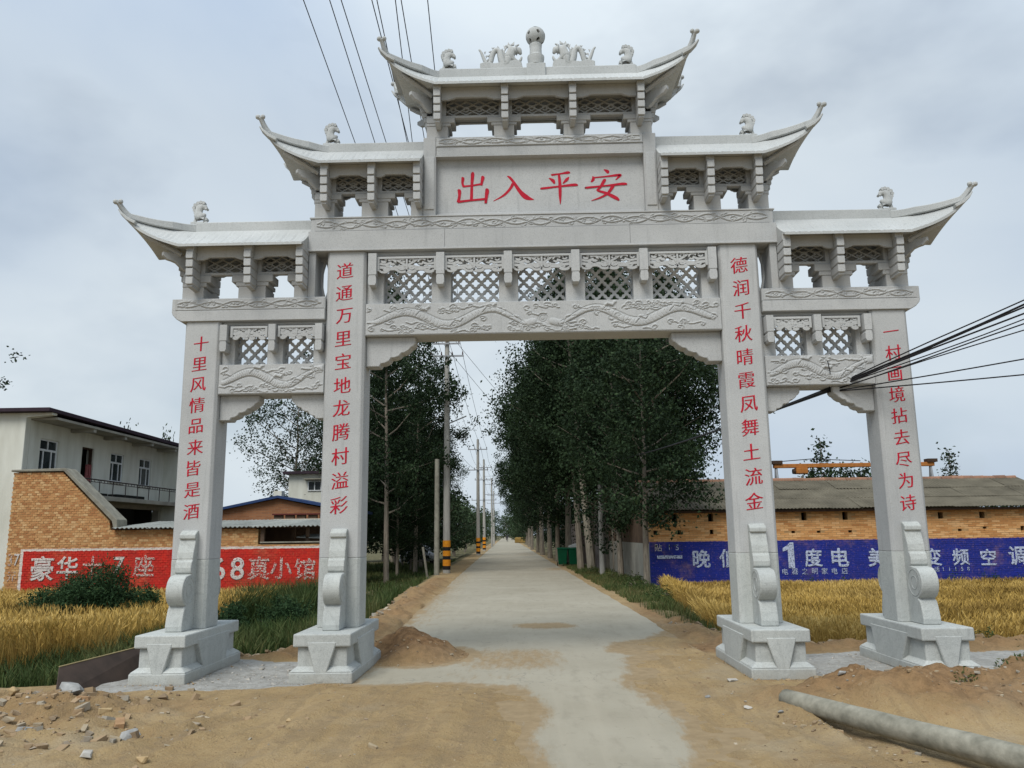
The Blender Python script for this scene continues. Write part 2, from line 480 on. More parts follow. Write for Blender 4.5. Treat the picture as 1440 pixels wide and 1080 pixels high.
def wall_paint(name, col, wear_lo, wear_hi, sc=26):
    t = NT(name)
    t.b.inputs['Roughness'].default_value = 0.9
    c = t.ramp(t.noise(5, 4), [(0.3, tuple(x*0.85 for x in col)), (0.7, col)])
    t.l.new(c, t.b.inputs['Base Color'])
    tp = t.n.new('ShaderNodeBsdfTransparent'); mx = t.n.new('ShaderNodeMixShader')
    w = t.step(t.noise(sc, 6, 0.7), wear_lo, wear_hi)
    t.l.new(w, mx.inputs[0]); t.l.new(t.b.outputs[0], mx.inputs[1]); t.l.new(tp.outputs[0], mx.inputs[2])
    t.l.new(mx.outputs[0], t.n['Material Output'].inputs['Surface'])
    return t.m
M['white_letters'] = wall_paint('brushed_white_letters', (0.60, 0.56, 0.52), 0.52, 0.60)
M['worn_letters'] = wall_paint('flaking_white_letters', (0.60, 0.50, 0.44), 0.44, 0.53)
M['blue_wall_letters'] = wall_paint('brushed_pale_blue_letters', (0.47, 0.53, 0.66), 0.50, 0.60)

def terrain_mat():
    t = NT('sandy_soil')
    a = t.n.new('ShaderNodeAttribute'); a.attribute_name = 'zone'
    sp = t.n.new('ShaderNodeSeparateColor'); t.l.new(a.outputs['Color'], sp.inputs[0])
    grass, cem, damp = sp.outputs[0], sp.outputs[1], sp.outputs[2]
    n1, n2, n3 = t.noise(1.1, 6, 0.6), t.noise(9, 6, 0.65), t.noise(55, 4, 0.6)
    sand = t.ramp(n1, [(0.25, (0.235, 0.160, 0.078)), (0.5, (0.315, 0.225, 0.112)), (0.75, (0.37, 0.27, 0.145))])
    sand = t.mix(t.math('MULTIPLY', t.step(n2, 0.5, 0.72), 0.45), sand, (0.205, 0.125, 0.062))
    sand = t.mix(t.math('MULTIPLY', t.step(n3, 0.56, 0.7), 0.35), sand, (0.40, 0.33, 0.225))
    sand = t.mix(t.math('MULTIPLY', t.step(t.noise(38, 3), 0.60, 0.68), 0.5), sand, (0.17, 0.11, 0.06))
    sand = t.mix(t.math('MULTIPLY', t.step(t.noise(2.2, 6, 0.7, sc3=(2.6, 0.35, 1), dist=0.6), 0.48, 0.62), 0.65), sand, (0.245, 0.178, 0.097))
    sand = t.mix(t.math('MULTIPLY', t.step(t.noise(0.7, 5, 0.6), 0.5, 0.7), 0.5), sand, (0.36, 0.30, 0.205))
    tk = t.math('MULTIPLY', t.attr('track'), t.step(t.noise(6, 5, 0.7), 0.30, 0.62))
    sand = t.mix(t.math('MULTIPLY', tk, 0.60), sand, (0.215, 0.158, 0.094))
    sand = t.mix(t.math('MULTIPLY', t.step(t.noise(24, 5, 0.75, sc3=(1, 0.5, 1)), 0.60, 0.66), 0.55), sand, (0.15, 0.10, 0.055))
    sand = t.mix(t.math('MULTIPLY', t.step(t.noise(17, 5, 0.8), 0.62, 0.68), 0.6), sand, (0.43, 0.36, 0.25))
    orange = t.mix(t.step(n2, 0.35, 0.65), (0.15, 0.085, 0.04), (0.26, 0.155, 0.075))
    sand = t.mix(damp, sand, orange)
    ceme = t.ramp(t.noise(4, 7, 0.7), [(0.3, (0.23, 0.225, 0.205)), (0.55, (0.34, 0.335, 0.31)), (0.75, (0.45, 0.44, 0.41))])
    ceme = t.mix(t.math('MULTIPLY', t.step(t.noise(13, 5, 0.7), 0.52, 0.62), 0.5), ceme, (0.20, 0.18, 0.15))
    g = t.ramp(t.noise(3, 7, 0.7), [(0.3, (0.045, 0.055, 0.024)), (0.52, (0.10, 0.092, 0.045)), (0.68, (0.22, 0.165, 0.09))])
    e = t.math('MULTIPLY', t.math('SUBTRACT', t.noise(7, 6, 0.7), 0.5), 0.9)
    c = t.mix(t.step(t.math('ADD', cem, e), 0.42, 0.58), sand, ceme)
    c = t.mix(t.step(t.math('ADD', grass, e), 0.40, 0.60), c, g)
    wh = t.attr('wheatzone')
    c = t.mix(t.step(t.math('ADD', wh, t.math('MULTIPLY', e, 0.5)), 0.4, 0.6), c, (0.22, 0.14, 0.045))
    t.bump(t.math('ADD', t.math('MULTIPLY', n2, 1.0), t.math('MULTIPLY', n3, 0.6)), 0.8, 0.035)
    return t.done(c, 0.95)
M['terrain'] = terrain_mat()

def road_mat():
    t = NT('dusty_concrete_road')
    X, Y, Z = t.xyz()
    c = t.ramp(t.noise(0.6, 6, 0.6), [(0.3, (0.285, 0.258, 0.195)), (0.7, (0.35, 0.322, 0.252))])
    c = t.mix(t.math('MULTIPLY', t.step(t.noise(3.0, 6, 0.65, sc3=(1.6, 0.5, 1)), 0.5, 0.72), 0.5), c, (0.235, 0.21, 0.16))
    c = t.mix(t.math('MULTIPLY', t.step(t.noise(80, 3), 0.55, 0.7), 0.3), c, (0.27, 0.26, 0.23))
    c = t.mix(t.math('MULTIPLY', t.step(t.noise(1.6, 5, 0.6, sc3=(2.4, 0.10, 1)), 0.52, 0.70), 0.30), c, (0.37, 0.335, 0.26))
    c = t.mix(t.math('MULTIPLY', t.step(t.noise(9, 6, 0.75, sc3=(1, 0.6, 1)), 0.58, 0.68), 0.35), c, (0.17, 0.145, 0.105))
    # fine cracks
    v = t.n.new('ShaderNodeTexVoronoi'); v.feature = 'DISTANCE_TO_EDGE'; v.inputs['Scale'].default_value = 0.55
    mp = t.n.new('ShaderNodeMapping'); t.l.new(t.pos, mp.inputs[0]); t.l.new(mp.outputs[0], v.inputs['Vector'])
    dn = t.n.new('ShaderNodeTexNoise'); dn.inputs['Scale'].default_value = 2.0; t.l.new(t.pos, dn.inputs['Vector'])
    va = t.n.new('ShaderNodeVectorMath'); va.operation = 'ADD'
    t.l.new(t.pos, va.inputs[0]); t.l.new(dn.outputs['Color'], va.inputs[1]); t.l.new(va.outputs[0], mp.inputs[0])
    cr = t.math('SUBTRACT', 1.0, t.step(v.outputs['Distance'], 0.0, 0.006))
    c = t.mix(t.math('MULTIPLY', cr, 0.35), c, (0.15, 0.14, 0.12))
    d = t.attr('dust')
    e = t.math('MULTIPLY', t.math('SUBTRACT', t.noise(5.0, 8, 0.75, sc3=(2.0, 0.45, 1)), 0.5), 1.9)
    dm = t.step(t.math('ADD', d, t.math('MULTIPLY', e, 1.0)), 0.25, 0.9)
    dust = t.ramp(t.noise(8, 5), [(0.3, (0.225, 0.162, 0.088)), (0.7, (0.30, 0.22, 0.123))])
    c = t.mix(t.math('MULTIPLY', dm, 0.92), c, dust)
    t.bump(t.noise(50, 5), 0.2, 0.01)
    return t.done(c, 0.92)
M['road'] = road_mat()

# ------------------------------------------------------------------ terrain and road
def fbm(x, y, sc, octv=4):
    """cheap vectorised value noise"""
    out = np.zeros_like(x); amp = 1.0; tot = 0
    for o in range(octv):
        xs, ys = x*sc + 17.3*o, y*sc - 9.1*o
        xi, yi = np.floor(xs), np.floor(ys); fx, fy = xs-xi, ys-yi
        fx, fy = fx*fx*(3-2*fx), fy*fy*(3-2*fy)
        def h(a, b):
            n = (a*127.1 + b*311.7); s = np.sin(n)*43758.5453; return s-np.floor(s)
        v = (h(xi, yi)*(1-fx)+h(xi+1, yi)*fx)*(1-fy)+(h(xi, yi+1)*(1-fx)+h(xi+1, yi+1)*fx)*fy
        out += amp*(v-0.5); tot += amp; amp *= 0.5; sc *= 2.03
    return out/tot*2

def sdist(x, y, poly):
    """signed distance, negative inside"""
    P = np.array(poly, float); n = len(P)
    d = np.full(x.shape, 1e9); ins = np.zeros(x.shape, bool)
    for i in range(n):
        a, b = P[i], P[(i+1) % n]
        ex, ey = b-a; wx, wy = x-a[0], y-a[1]
        t = np.clip((wx*ex+wy*ey)/(ex*ex+ey*ey+1e-12), 0, 1)
        d = np.minimum(d, (wx-ex*t)**2+(wy-ey*t)**2)
        c1 = (a[1] > y) != (b[1] > y)
        with np.errstate(divide='ignore', invalid='ignore'):
            xc = (b[0]-a[0])*(y-a[1])/(b[1]-a[1]+1e-15)+a[0]
        ins ^= (c1 & (x < xc))
    return np.where(ins, -np.sqrt(d), np.sqrt(d))

def sstep(v, a, b):
    t = np.clip((v-a)/(b-a), 0, 1); return t*t*(3-2*t)

PLAT = [(-40, -2.0), (-9, -1.5), (-6.5, -0.95), (-5.6, -0.85), (-5.2, -0.5), (-5.12, 0.9), (-4.6, 1.12), (-4.05, 1.25), (-3.55, 2.4),
        (-3.2, 4.5), (-3.35, 8), (-3.8, 18), (-4.6, 35), (-6.2, 75), (-11.5, 240), (-3.6, 240), (1.5, 50), (2.6, 30), (3.4, 24), (3.3, 14),
        (2.75, 8.5), (2.55, 5), (2.8, 2.9), (3.7, 2.0), (6, 1.75), (9, 1.5), (40, 0.5), (40, -40), (-40, -40)]
def road_c(y): return -0.13 - 0.0305*y
ROAD_W = 2.28
def xw(y): return ROAD_W

def dirt_mask(x, y):
    """metres of margin inside the soil that lies over the road (positive = covered)"""
    n = fbm(x, y, 0.9, 4)*0.30 + fbm(x, y, 5.0, 3)*0.07
    dl = -sdist(x, y, [(-0.22, -14), (-0.22, -3.0), (-0.24, -1.5), (-0.42, -1.1), (-1.2, -0.98), (-2.0, -0.98), (-3.2, -1.1), (-8, -1.2), (-8, -14)])
    dr = -sdist(x, y, [(1.10, -14), (1.08, -4.0), (1.10, -2.8), (0.90, -2.0), (0.86, -0.6), (0.95, 0.6), (0.86, 1.5), (1.1, 2.35), (1.75, 3.1), (2.1, 4.0), (2.6, 4.4), (5, 4), (5, -14)])
    pile = 1.0 - np.sqrt(((x+1.85)/0.92)**2 + ((y-1.15)/0.95)**2)
    left = -sdist(x, y, [(-3.4, 1), (-2.25, 1.6), (-2.35, 3.4), (-2.62, 3.6), (-2.55, 5.5), (-2.6, 9), (-2.85, 16), (-5, 16), (-5, 1)])
    spot = 0.26 - np.sqrt(((x-0.0)/1.5)**2 + ((y-4.75)/1.3)**2)*0.8
    left2 = -sdist(x, y, [(-3.6, -1.2), (-2.2, -1.1), (-2.15, 0.4), (-3.6, 0.8)])
    return np.maximum.reduce([dl, dr+n*0.5, pile*0.8, left, spot, left2]) + n*0.55

TRK = ((-1.05, 0.10), (-2.35, 0.32), (-0.62, 0.05), (-3.3, 0.55), (-1.6, 0.22), (1.75, -0.10), (2.3, -0.02))
def ground_z(x, y):
    sd = sdist(x, y, PLAT) + fbm(x, y, 0.8, 3)*0.25*np.clip(y+10, 0, 3)/3
    left = x < road_c(y)
    low = np.where(left, -0.34, -0.42)
    z = low*sstep(sd, -0.05, 1.1)
    # right verge slopes gently from road edge
    fl = 1-sstep(sd, -0.3, 0.6)
    z = z + fl*(fbm(x, y, 0.5, 4)*0.03 + fbm(x, y, 3.0, 4)*0.016) + (1-fl)*fbm(x, y, 0.6, 3)*0.05
    # sand heap left of the road, mound behind the pipe, rubble bank bottom left, bank left of the road
    r = np.sqrt(((x+1.85)/0.72)**2 + ((y-1.20)/0.80)**2)
    z = z + 0.33*np.clip(1-r, 0, 1)**0.85*(1+0.30*fbm(x, y, 3, 3)+0.16*fbm(x, y, 11, 3)) + 0.03*np.clip(1.5-r, 0, 1)
    r = np.sqrt(((x-3.65)/1.75)**2 + ((y+2.25)/0.95)**2)
    z = z + 0.25*sstep(1.25-r, 0, 0.9)*(1+0.5*fbm(x, y, 1.6, 4)) + 0.10*sstep(1.3-r, 0, .8)*fbm(x, y, 4.5, 4)
    r = np.sqrt(((x-5.6)/1.6)**2 + ((y+2.1)/0.75)**2)
    z = z + 0.24*sstep(1.2-r, 0, 0.9)*(1+0.6*fbm(x, y, 2.0, 4))
    r = np.sqrt(((x+5.7)/1.9)**2 + ((y+2.3)/0.95)**2)
    rub = sstep(1.35-r, 0, 0.9)
    z = z + rub*(0.11 + 0.17*fbm(x, y, 2.2, 5)+0.05*fbm(x, y, 9, 3))
    r2 = sstep(1.3-np.sqrt(((x+4.2)/1.5)**2 + ((y+3.2)/1.3)**2), 0, 0.9)
    z = z + r2*(0.03+0.07*fbm(x, y, 3.0, 5)+0.03*fbm(x, y, 11, 3))
    bank = sstep(0.45-np.abs(sd+0.30), 0, 0.4)*left*(y > 1.0)*(y < 20)
    z = z + bank*(0.10+0.16*fbm(x, y, 2.4, 4))
    bankr = sstep(0.5-np.abs(sd+0.2), 0, 0.4)*(~left)*(y > 0.8)*(y < 5)
    z = z + bankr*(0.07+0.16*fbm(x, y, 2.6, 4))
    nearm = (y < 6)*(y > -11)*(np.abs(x) < 9)
    dmk = dirt_mask(x, y)
    z = z + nearm*fl*(0.016*fbm(x, y, 7, 4)+0.014*np.minimum(0, fbm(x+5, y, 3.1, 2)+0.25))
    # wheel tracks in the foreground sand
    for k, (x0, sl) in enumerate(((-1.05, 0.10), (-2.35, 0.32), (-0.62, 0.05), (-3.3, 0.55), (-1.6, 0.22), (1.75, -0.10), (2.3, -0.02))):
        u = x-(x0+sl*(y+1.0)); a = sstep(-0.9-y, 0, 0.8)*sstep(dmk, 0.25, 0.9)
        z = z - a*0.016*np.exp(-(u/0.10)**2) + a*0.016*np.exp(-((np.abs(u)-0.19)/0.06)**2)
        z = z + a*0.005*np.sin(y*34+u*20)*np.exp(-(u/0.11)**2)
    # level ground under the four plinths
    flat = np.zeros_like(z)
    for px in (-4.375, -2.55, 2.55, 4.375):
        dx = np.maximum(np.abs(x-px)-0.34, 0); dy = np.maximum(np.abs(y)-0.92, 0)
        flat = np.maximum(flat, 1-sstep(np.sqrt(dx*dx+dy*dy), 0.02, 0.35))
    z = z*(1-flat) + 0.012*flat
    # under the road slab the soil lies lower, over it where sand was spilled
    off = np.abs(x-road_c(y)) - ROAD_W
    on = 1-sstep(off, -0.05, 0.03)
    dm = dirt_mask(x, y)
    cov = sstep(dm, -0.05, 0.35)
    zr = -0.05 + cov*0.065 + cov*(z - 0) * (dm > 0)
    zr = np.where(dm > 0, -0.05+0.0575*sstep(dm, -0.05, 0.10)+ z*sstep(dm, 0, 0.3)+0.034*sstep(dm, 0.05, 0.9), -0.05)
    edge = 0.004 - 0.02*sstep(-np.abs(off), -0.15, 0)*0
    z = z*(1-on) + zr*on
    return z, sd

def axis(segs):
    out = [segs[0][0]]
    for a, b, s in segs:
        n = max(1, int(round((b-a)/s))); out += list(np.linspace(a, b, n+1)[1:])
    return np.array(out)
gx = axis([(-1500, -300, 300), (-300, -60, 40), (-60, -20, 4), (-20, -8, 0.35), (-8, 8, 0.042), (8, 20, 0.3), (20, 60, 4), (60, 300, 40), (300, 1500, 300)])
gy = axis([(-60, -14, 6), (-14, -9, 0.25), (-9, -5, 0.06), (-5, 5.5, 0.045), (5.5, 14, 0.09), (14, 30, 0.3), (30, 80, 1.5), (80, 300, 15), (300, 2500, 200)])
GX, GY = np.meshgrid(gx, gy)
zz, sdv = ground_z(GX, GY)
nx, ny = len(gx), len(gy)
V = np.stack([GX, GY, zz], -1).reshape(-1, 3)
ii = np.arange(nx*ny).reshape(ny, nx)
F = np.stack([ii[:-1, :-1], ii[:-1, 1:], ii[1:, 1:], ii[1:, :-1]], -1).reshape(-1, 4)
# zones: r grass, g cement, b damp orange soil
left = GX < road_c(GY)
grassz = sstep(sdv, 0.05, 0.5)
vg = (~left)*sstep(GY, 3.4, 5)*sstep(GX-road_c(GY)-ROAD_W, 0.0, 0.5)*0.85
vg2 = left*sstep(GY, 14, 20)*sstep(-(GX-road_c(GY))-ROAD_W, 0.5, 1.3)
grassz = np.maximum(grassz, np.maximum(vg, vg2)*0.62)
ap = lambda p, s=0.15: 1-sstep(sdist(GX, GY, p), -s, s)
cem = np.maximum.reduce([ap([(-5.05, -1.25), (-2.75, -1.02), (-2.2, -0.6), (-2.25, 0.1), (-2.8, 0.7), (-3.9, 0.98), (-5.1, 1.0)]),
                         ap([(2.95, 0.9), (2.9, -0.6), (3.9, -1.05), (5.0, -1.45), (9, -1.6), (9, 1.0), (4, 1.15)]),
                         ap([(-40, -13), (-39, -13), (-39, -12)])])
damp = np.maximum.reduce([1.35-np.sqrt(((GX+1.85)/0.85)**2+((GY-1.25)/0.9)**2),
                          0.75*sstep(1.3-np.sqrt(((GX-4.4)/2.4)**2+((GY+2.0)/1.0)**2), 0, 0.6),
                          0.9*sstep(0.8-np.sqrt(((GX-2.45)/0.9)**2+((GY-1.9)/0.9)**2), 0, 0.5),
                          0.6*sstep(0.6-np.abs(sdv+0.3), 0, 0.5)*(GY > 1)*(GY < 22),
                          0.35*sstep(1.3-np.sqrt(((GX+5.5)/2)**2+((GY+2.2)/1.0)**2), 0, 0.6)])
damp = np.clip(damp + 0.3*fbm(GX, GY, 1.5, 3)*(damp > 0.05), 0, 1)
LW = [(-60, -0.4), (-9, 0.1), (-7.9, 0.8), (-7.2, 1.8), (-6.8, 3.0), (-6.6, 7.0), (-6.4, 9.5), (-6.3, 11.8), (-60, 11.8)]
RW = [(2.95, 4.6), (3.6, 3.1), (4.6, 2.6), (6.3, 2.4), (6.9, 2.9), (60, 2.2), (60, 15.3), (3.6, 15.3), (3.1, 12)]
wz = np.maximum(1-sstep(sdist(GX, GY, LW), -0.2, 0.2), 1-sstep(sdist(GX, GY, RW), -0.2, 0.2))
far = sstep(GY, 34, 60)*sstep(np.abs(GX-road_c(GY)), 3.2, 4)
zone = np.stack([np.maximum(grassz, far), cem, damp, np.ones_like(cem)], -1).reshape(-1, 4)
trk = np.zeros_like(GX)
for x0, sl in TRK:
    u = GX-(x0+sl*(GY+1.0)); a = sstep(-0.7-GY, 0, 0.8)*(0.6+0.8*np.clip(fbm(GX, GY, 1.3, 3)+0.3, 0, 1))
    trk = np.maximum(trk, a*np.exp(-(u/0.10)**4)*(0.72+0.28*np.sin(GY*42+np.abs(u)*55)))
    u2 = u+0.28; trk = np.maximum(trk, 0.55*a*np.exp(-(u2/0.07)**4))
me = np_mesh('ground', V, F, {'zone': zone, 'wheatzone': wz.ravel(), 'track': trk.ravel()}, smooth=True)
ground = link('ground', me, M['terrain'], kind='structure')

# road slab: a thin sheet with a real edge
ry = axis([(-60, -10, 10), (-10, 8, 0.12), (8, 30, 0.5), (30, 100, 3), (100, 700, 30)])
rx = np.linspace(-1, 1, 41)
RXg, RYg = np.meshgrid(rx, ry)
wob = fbm(RYg*0+3.3, RYg, 1.2, 3)*0.05
Xr = road_c(RYg) + RXg*ROAD_W + np.sign(RXg)*(np.abs(RXg) > 0.99)*wob
Zr = np.full_like(Xr, 0.006) + 0.004*np.sin(RYg*0.7)*(RYg < 20)*0
Vr = np.stack([Xr, RYg, Zr], -1).reshape(-1, 3)
n2, m2 = len(rx), len(ry)
jj = np.arange(n2*m2).reshape(m2, n2)
Fr = np.stack([jj[:-1, :-1], jj[:-1, 1:], jj[1:, 1:], jj[1:, :-1]], -1).reshape(-1, 4)
Vb = Vr.copy(); Vb[:, 2] = -0.12
e0, e1 = jj[:, 0], jj[:, -1]
nb = len(Vr)
Fe = np.concatenate([np.stack([e0[1:], e0[:-1], e0[:-1]+nb, e0[1:]+nb], -1), np.stack([e1[:-1], e1[1:], e1[1:]+nb, e1[:-1]+nb], -1)])
dm = dirt_mask(Xr, RYg)
dust = np.clip(1.0*np.exp(-np.clip(-dm, 0, 9)/0.10), 0, 1)
band = np.exp(-(((Xr+0.45)/0.75)**4+((RYg-0.9)/1.0)**4))*0.75
band2 = np.exp(-(((Xr+0.7)/0.9)**2+((RYg+0.5)/0.5)**2))*0.35
lr = sstep(-(Xr-road_c(RYg)), 1.0, 2.3)*sstep(RYg, 2, 6)*(1-sstep(RYg, 20, 40))*0.55
spots = np.exp(-(((Xr-1.1)/0.9)**2+((RYg-29)/2.0)**2))*0.8 + np.exp(-(((Xr+0.6)/1.5)**2+((RYg-60)/10.0)**2))*0.5
dust = np.maximum.reduce([dust, band, band2, lr, spots, 0.05*np.ones_like(dust)])
me = np_mesh('road', np.concatenate([Vr, Vb]), np.concatenate([Fr, Fe]), {'dust': np.concatenate([dust.ravel(), dust.ravel()])}, smooth=False)
road = link('road', me, M['road'], kind='structure')

# ------------------------------------------------------------------ the stone gate
gate = empty('memorial_archway', (0, 0, 0), 'grey stone village gateway of four posts carrying five curled-eave roofs across the road', 'gateway')

def plinth(cx, hw, label=None):
    """stepped base with a draped triangular cloth carved on each face"""
    g = MB()
    D = 0.86
    g.box(cx-hw, cx+hw, -D, D, 0.395, 0.537)
    g.box(cx-hw+0.045, cx+hw-0.045, -D+0.045, D-0.045, 0.16, 0.396)
    b = 0.03
    g.hexa([(cx-hw-b, -D-b, 0.0), (cx+hw+b, -D-b, 0.0), (cx+hw+b, D+b, 0.0), (cx-hw-b, D+b, 0.0),
            (cx-hw-b, -D-b, 0.13), (cx+hw+b, -D-b, 0.13), (cx+hw+b, D+b, 0.13), (cx-hw-b, D+b, 0.13)])
    g.hexa([(cx-hw-b, -D-b, 0.1301), (cx+hw+b, -D-b, 0.1301), (cx+hw+b, D+b, 0.1301), (cx-hw-b, D+b, 0.1301),
            (cx-hw+0.042, -D+0.042, 0.185), (cx+hw-0.042, -D+0.042, 0.185), (cx+hw-0.042, D-0.042, 0.185), (cx-hw+0.042, D-0.042, 0.185)])
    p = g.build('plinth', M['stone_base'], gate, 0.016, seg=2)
    if label: p['label'] = label
    # cloth triangles
    c = MB(); e = 0.004
    for s in (-1, 1):
        y0, y1 = s*(D+0.002+e), s*(D-0.06)
        yb = s*(D+b+0.004)
        c.hexa([(cx-0.035, yb, 0.02), (cx+0.035, yb, 0.02), (cx+0.035, y1, 0.02), (cx-0.035, y1, 0.02),
                (cx-hw*0.52, y0, 0.45), (cx+hw*0.52, y0, 0.45), (cx+hw*0.52, y1, 0.45), (cx-hw*0.52, y1, 0.45)])
        x0, x1 = cx+s*(hw+0.006), cx+s*(hw-0.06)
        xb = cx+s*(hw+b+0.004)
        c.hexa([(xb, -0.30, 0.015), (xb, 0.30, 0.015), (x1, 0.30, 0.015), (x1, -0.30, 0.015),
                (x0, -0.52, 0.45), (x0, 0.52, 0.45), (x1, 0.52, 0.45), (x1, -0.52, 0.45)])
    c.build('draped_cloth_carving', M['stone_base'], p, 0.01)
    return p

for cx, hw in ((-4.376, 0.29), (-2.548, 0.325), (2.548, 0.325), (4.376, 0.29)):
    plinth(cx, hw)

# posts
posts = {}
for cx, w, zt in ((-4.36, 0.463, 4.34), (-2.524, 0.508, 5.246), (2.524, 0.508, 5.246), (4.36, 0.463, 4.34)):
    h = w/2; c = 0.035; D = 0.22
    poly = [(-h+c, -D), (h-c, -D), (h, -D+c), (h, D-c), (h-c, D), (-h+c, D), (-h, D-c), (-h, -D+c)]
    g = MB(); g.prism([(cx+a, b) for a, b in poly], 1.352, zt, 'z')
    posts[cx] = g.build('post', M['stone'], gate, 0.006)
    g = MB(); g.prism([(cx+a*1.004, b*1.004) for a, b in poly], 0.5372, 1.3505, 'z')
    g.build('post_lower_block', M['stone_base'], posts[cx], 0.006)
    # shallow groove framing the face
# drum stones in front of and behind every post
prof = [(-0.21, 0.5375), (-0.56, 0.5375), (-0.565, 0.60), (-0.545, 0.70), (-0.515, 0.79), (-0.475, 0.822)]
for k in range(15):
    a = math.radians(-65 + k*(130/14.0))
    prof.append((-0.42-0.185*math.cos(a), 1.0+0.185*math.sin(a)))
prof += [(-0.355, 1.185), (-0.385, 1.205), (-0.39, 1.26), (-0.372, 1.325), (-0.345, 1.355), (-0.35, 1.37), (-0.34, 1.44), (-0.31, 1.52), (-0.288, 1.597),
         (-0.316, 1.60), (-0.316, 1.652), (-0.285, 1.672), (-0.24, 1.70), (-0.21, 1.70)]
g = MB(); g.prism([(y, z) for y, z in prof][::-1], -0.10, 0.10, 'x')
drum_me = g.mesh('drum_stone')
# carved rings on the drum cheeks
rings = []
for s in (-1, 1):
    for r in (0.15, 0.075):
        gr = MB()
        gr.tube([(s*0.1005, -0.42+r*math.cos(a), 1.0+r*math.sin(a)) for a in np.linspace(0, 2*PI, 25)], 0.0045, 5, cap=False)
        rings.append(gr.mesh('drum_carving'))
for cx in (-4.36, -2.524, 2.524, 4.36):
    for rz in (0, PI):
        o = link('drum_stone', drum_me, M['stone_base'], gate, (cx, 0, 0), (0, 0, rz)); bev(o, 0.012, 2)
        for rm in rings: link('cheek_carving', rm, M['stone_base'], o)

# ---- relief panels (real geometry height fields)
def draw(h, pts, res, width, amp, mode='add'):
    H, W = h.shape
    for (x0, y0), (x1, y1) in zip(pts[:-1], pts[1:]):
        r = width*2.2
        i0, i1 = int((min(x0, x1)-r)/res), int((max(x0, x1)+r)/res)+2
        j0, j1 = int((min(y0, y1)-r)/res), int((max(y0, y1)+r)/res)+2
        i0, j0, i1, j1 = max(i0, 0), max(j0, 0), min(i1, W), min(j1, H)
        if i1 <= i0 or j1 <= j0: continue
        X, Y = np.meshgrid(np.arange(i0, i1)*res, np.arange(j0, j1)*res)
        ex, ey = x1-x0, y1-y0
        t = np.clip(((X-x0)*ex+(Y-y0)*ey)/(ex*ex+ey*ey+1e-9), 0, 1)
        d = np.sqrt((X-x0-ex*t)**2+(Y-y0-ey*t)**2)
        if mode == 'groove':
            v = -amp*np.exp(-(d/width)**2)
            h[j0:j1, i0:i1] = np.minimum(h[j0:j1, i0:i1], v)
        else:
            v = amp*np.sqrt(np.clip(1-(d/width)**2, 0, 1))
            h[j0:j1, i0:i1] = np.maximum(h[j0:j1, i0:i1], v)

def spiral(cx, cy, r, a0, turns, flip=1, n=14):
    return [(cx+r*(1-0.75*k/n)*math.cos(a0+flip*turns*2*PI*k/n), cy+0.75*r*(1-0.75*k/n)*math.sin(a0+flip*turns*2*PI*k/n)) for k in range(n+1)]

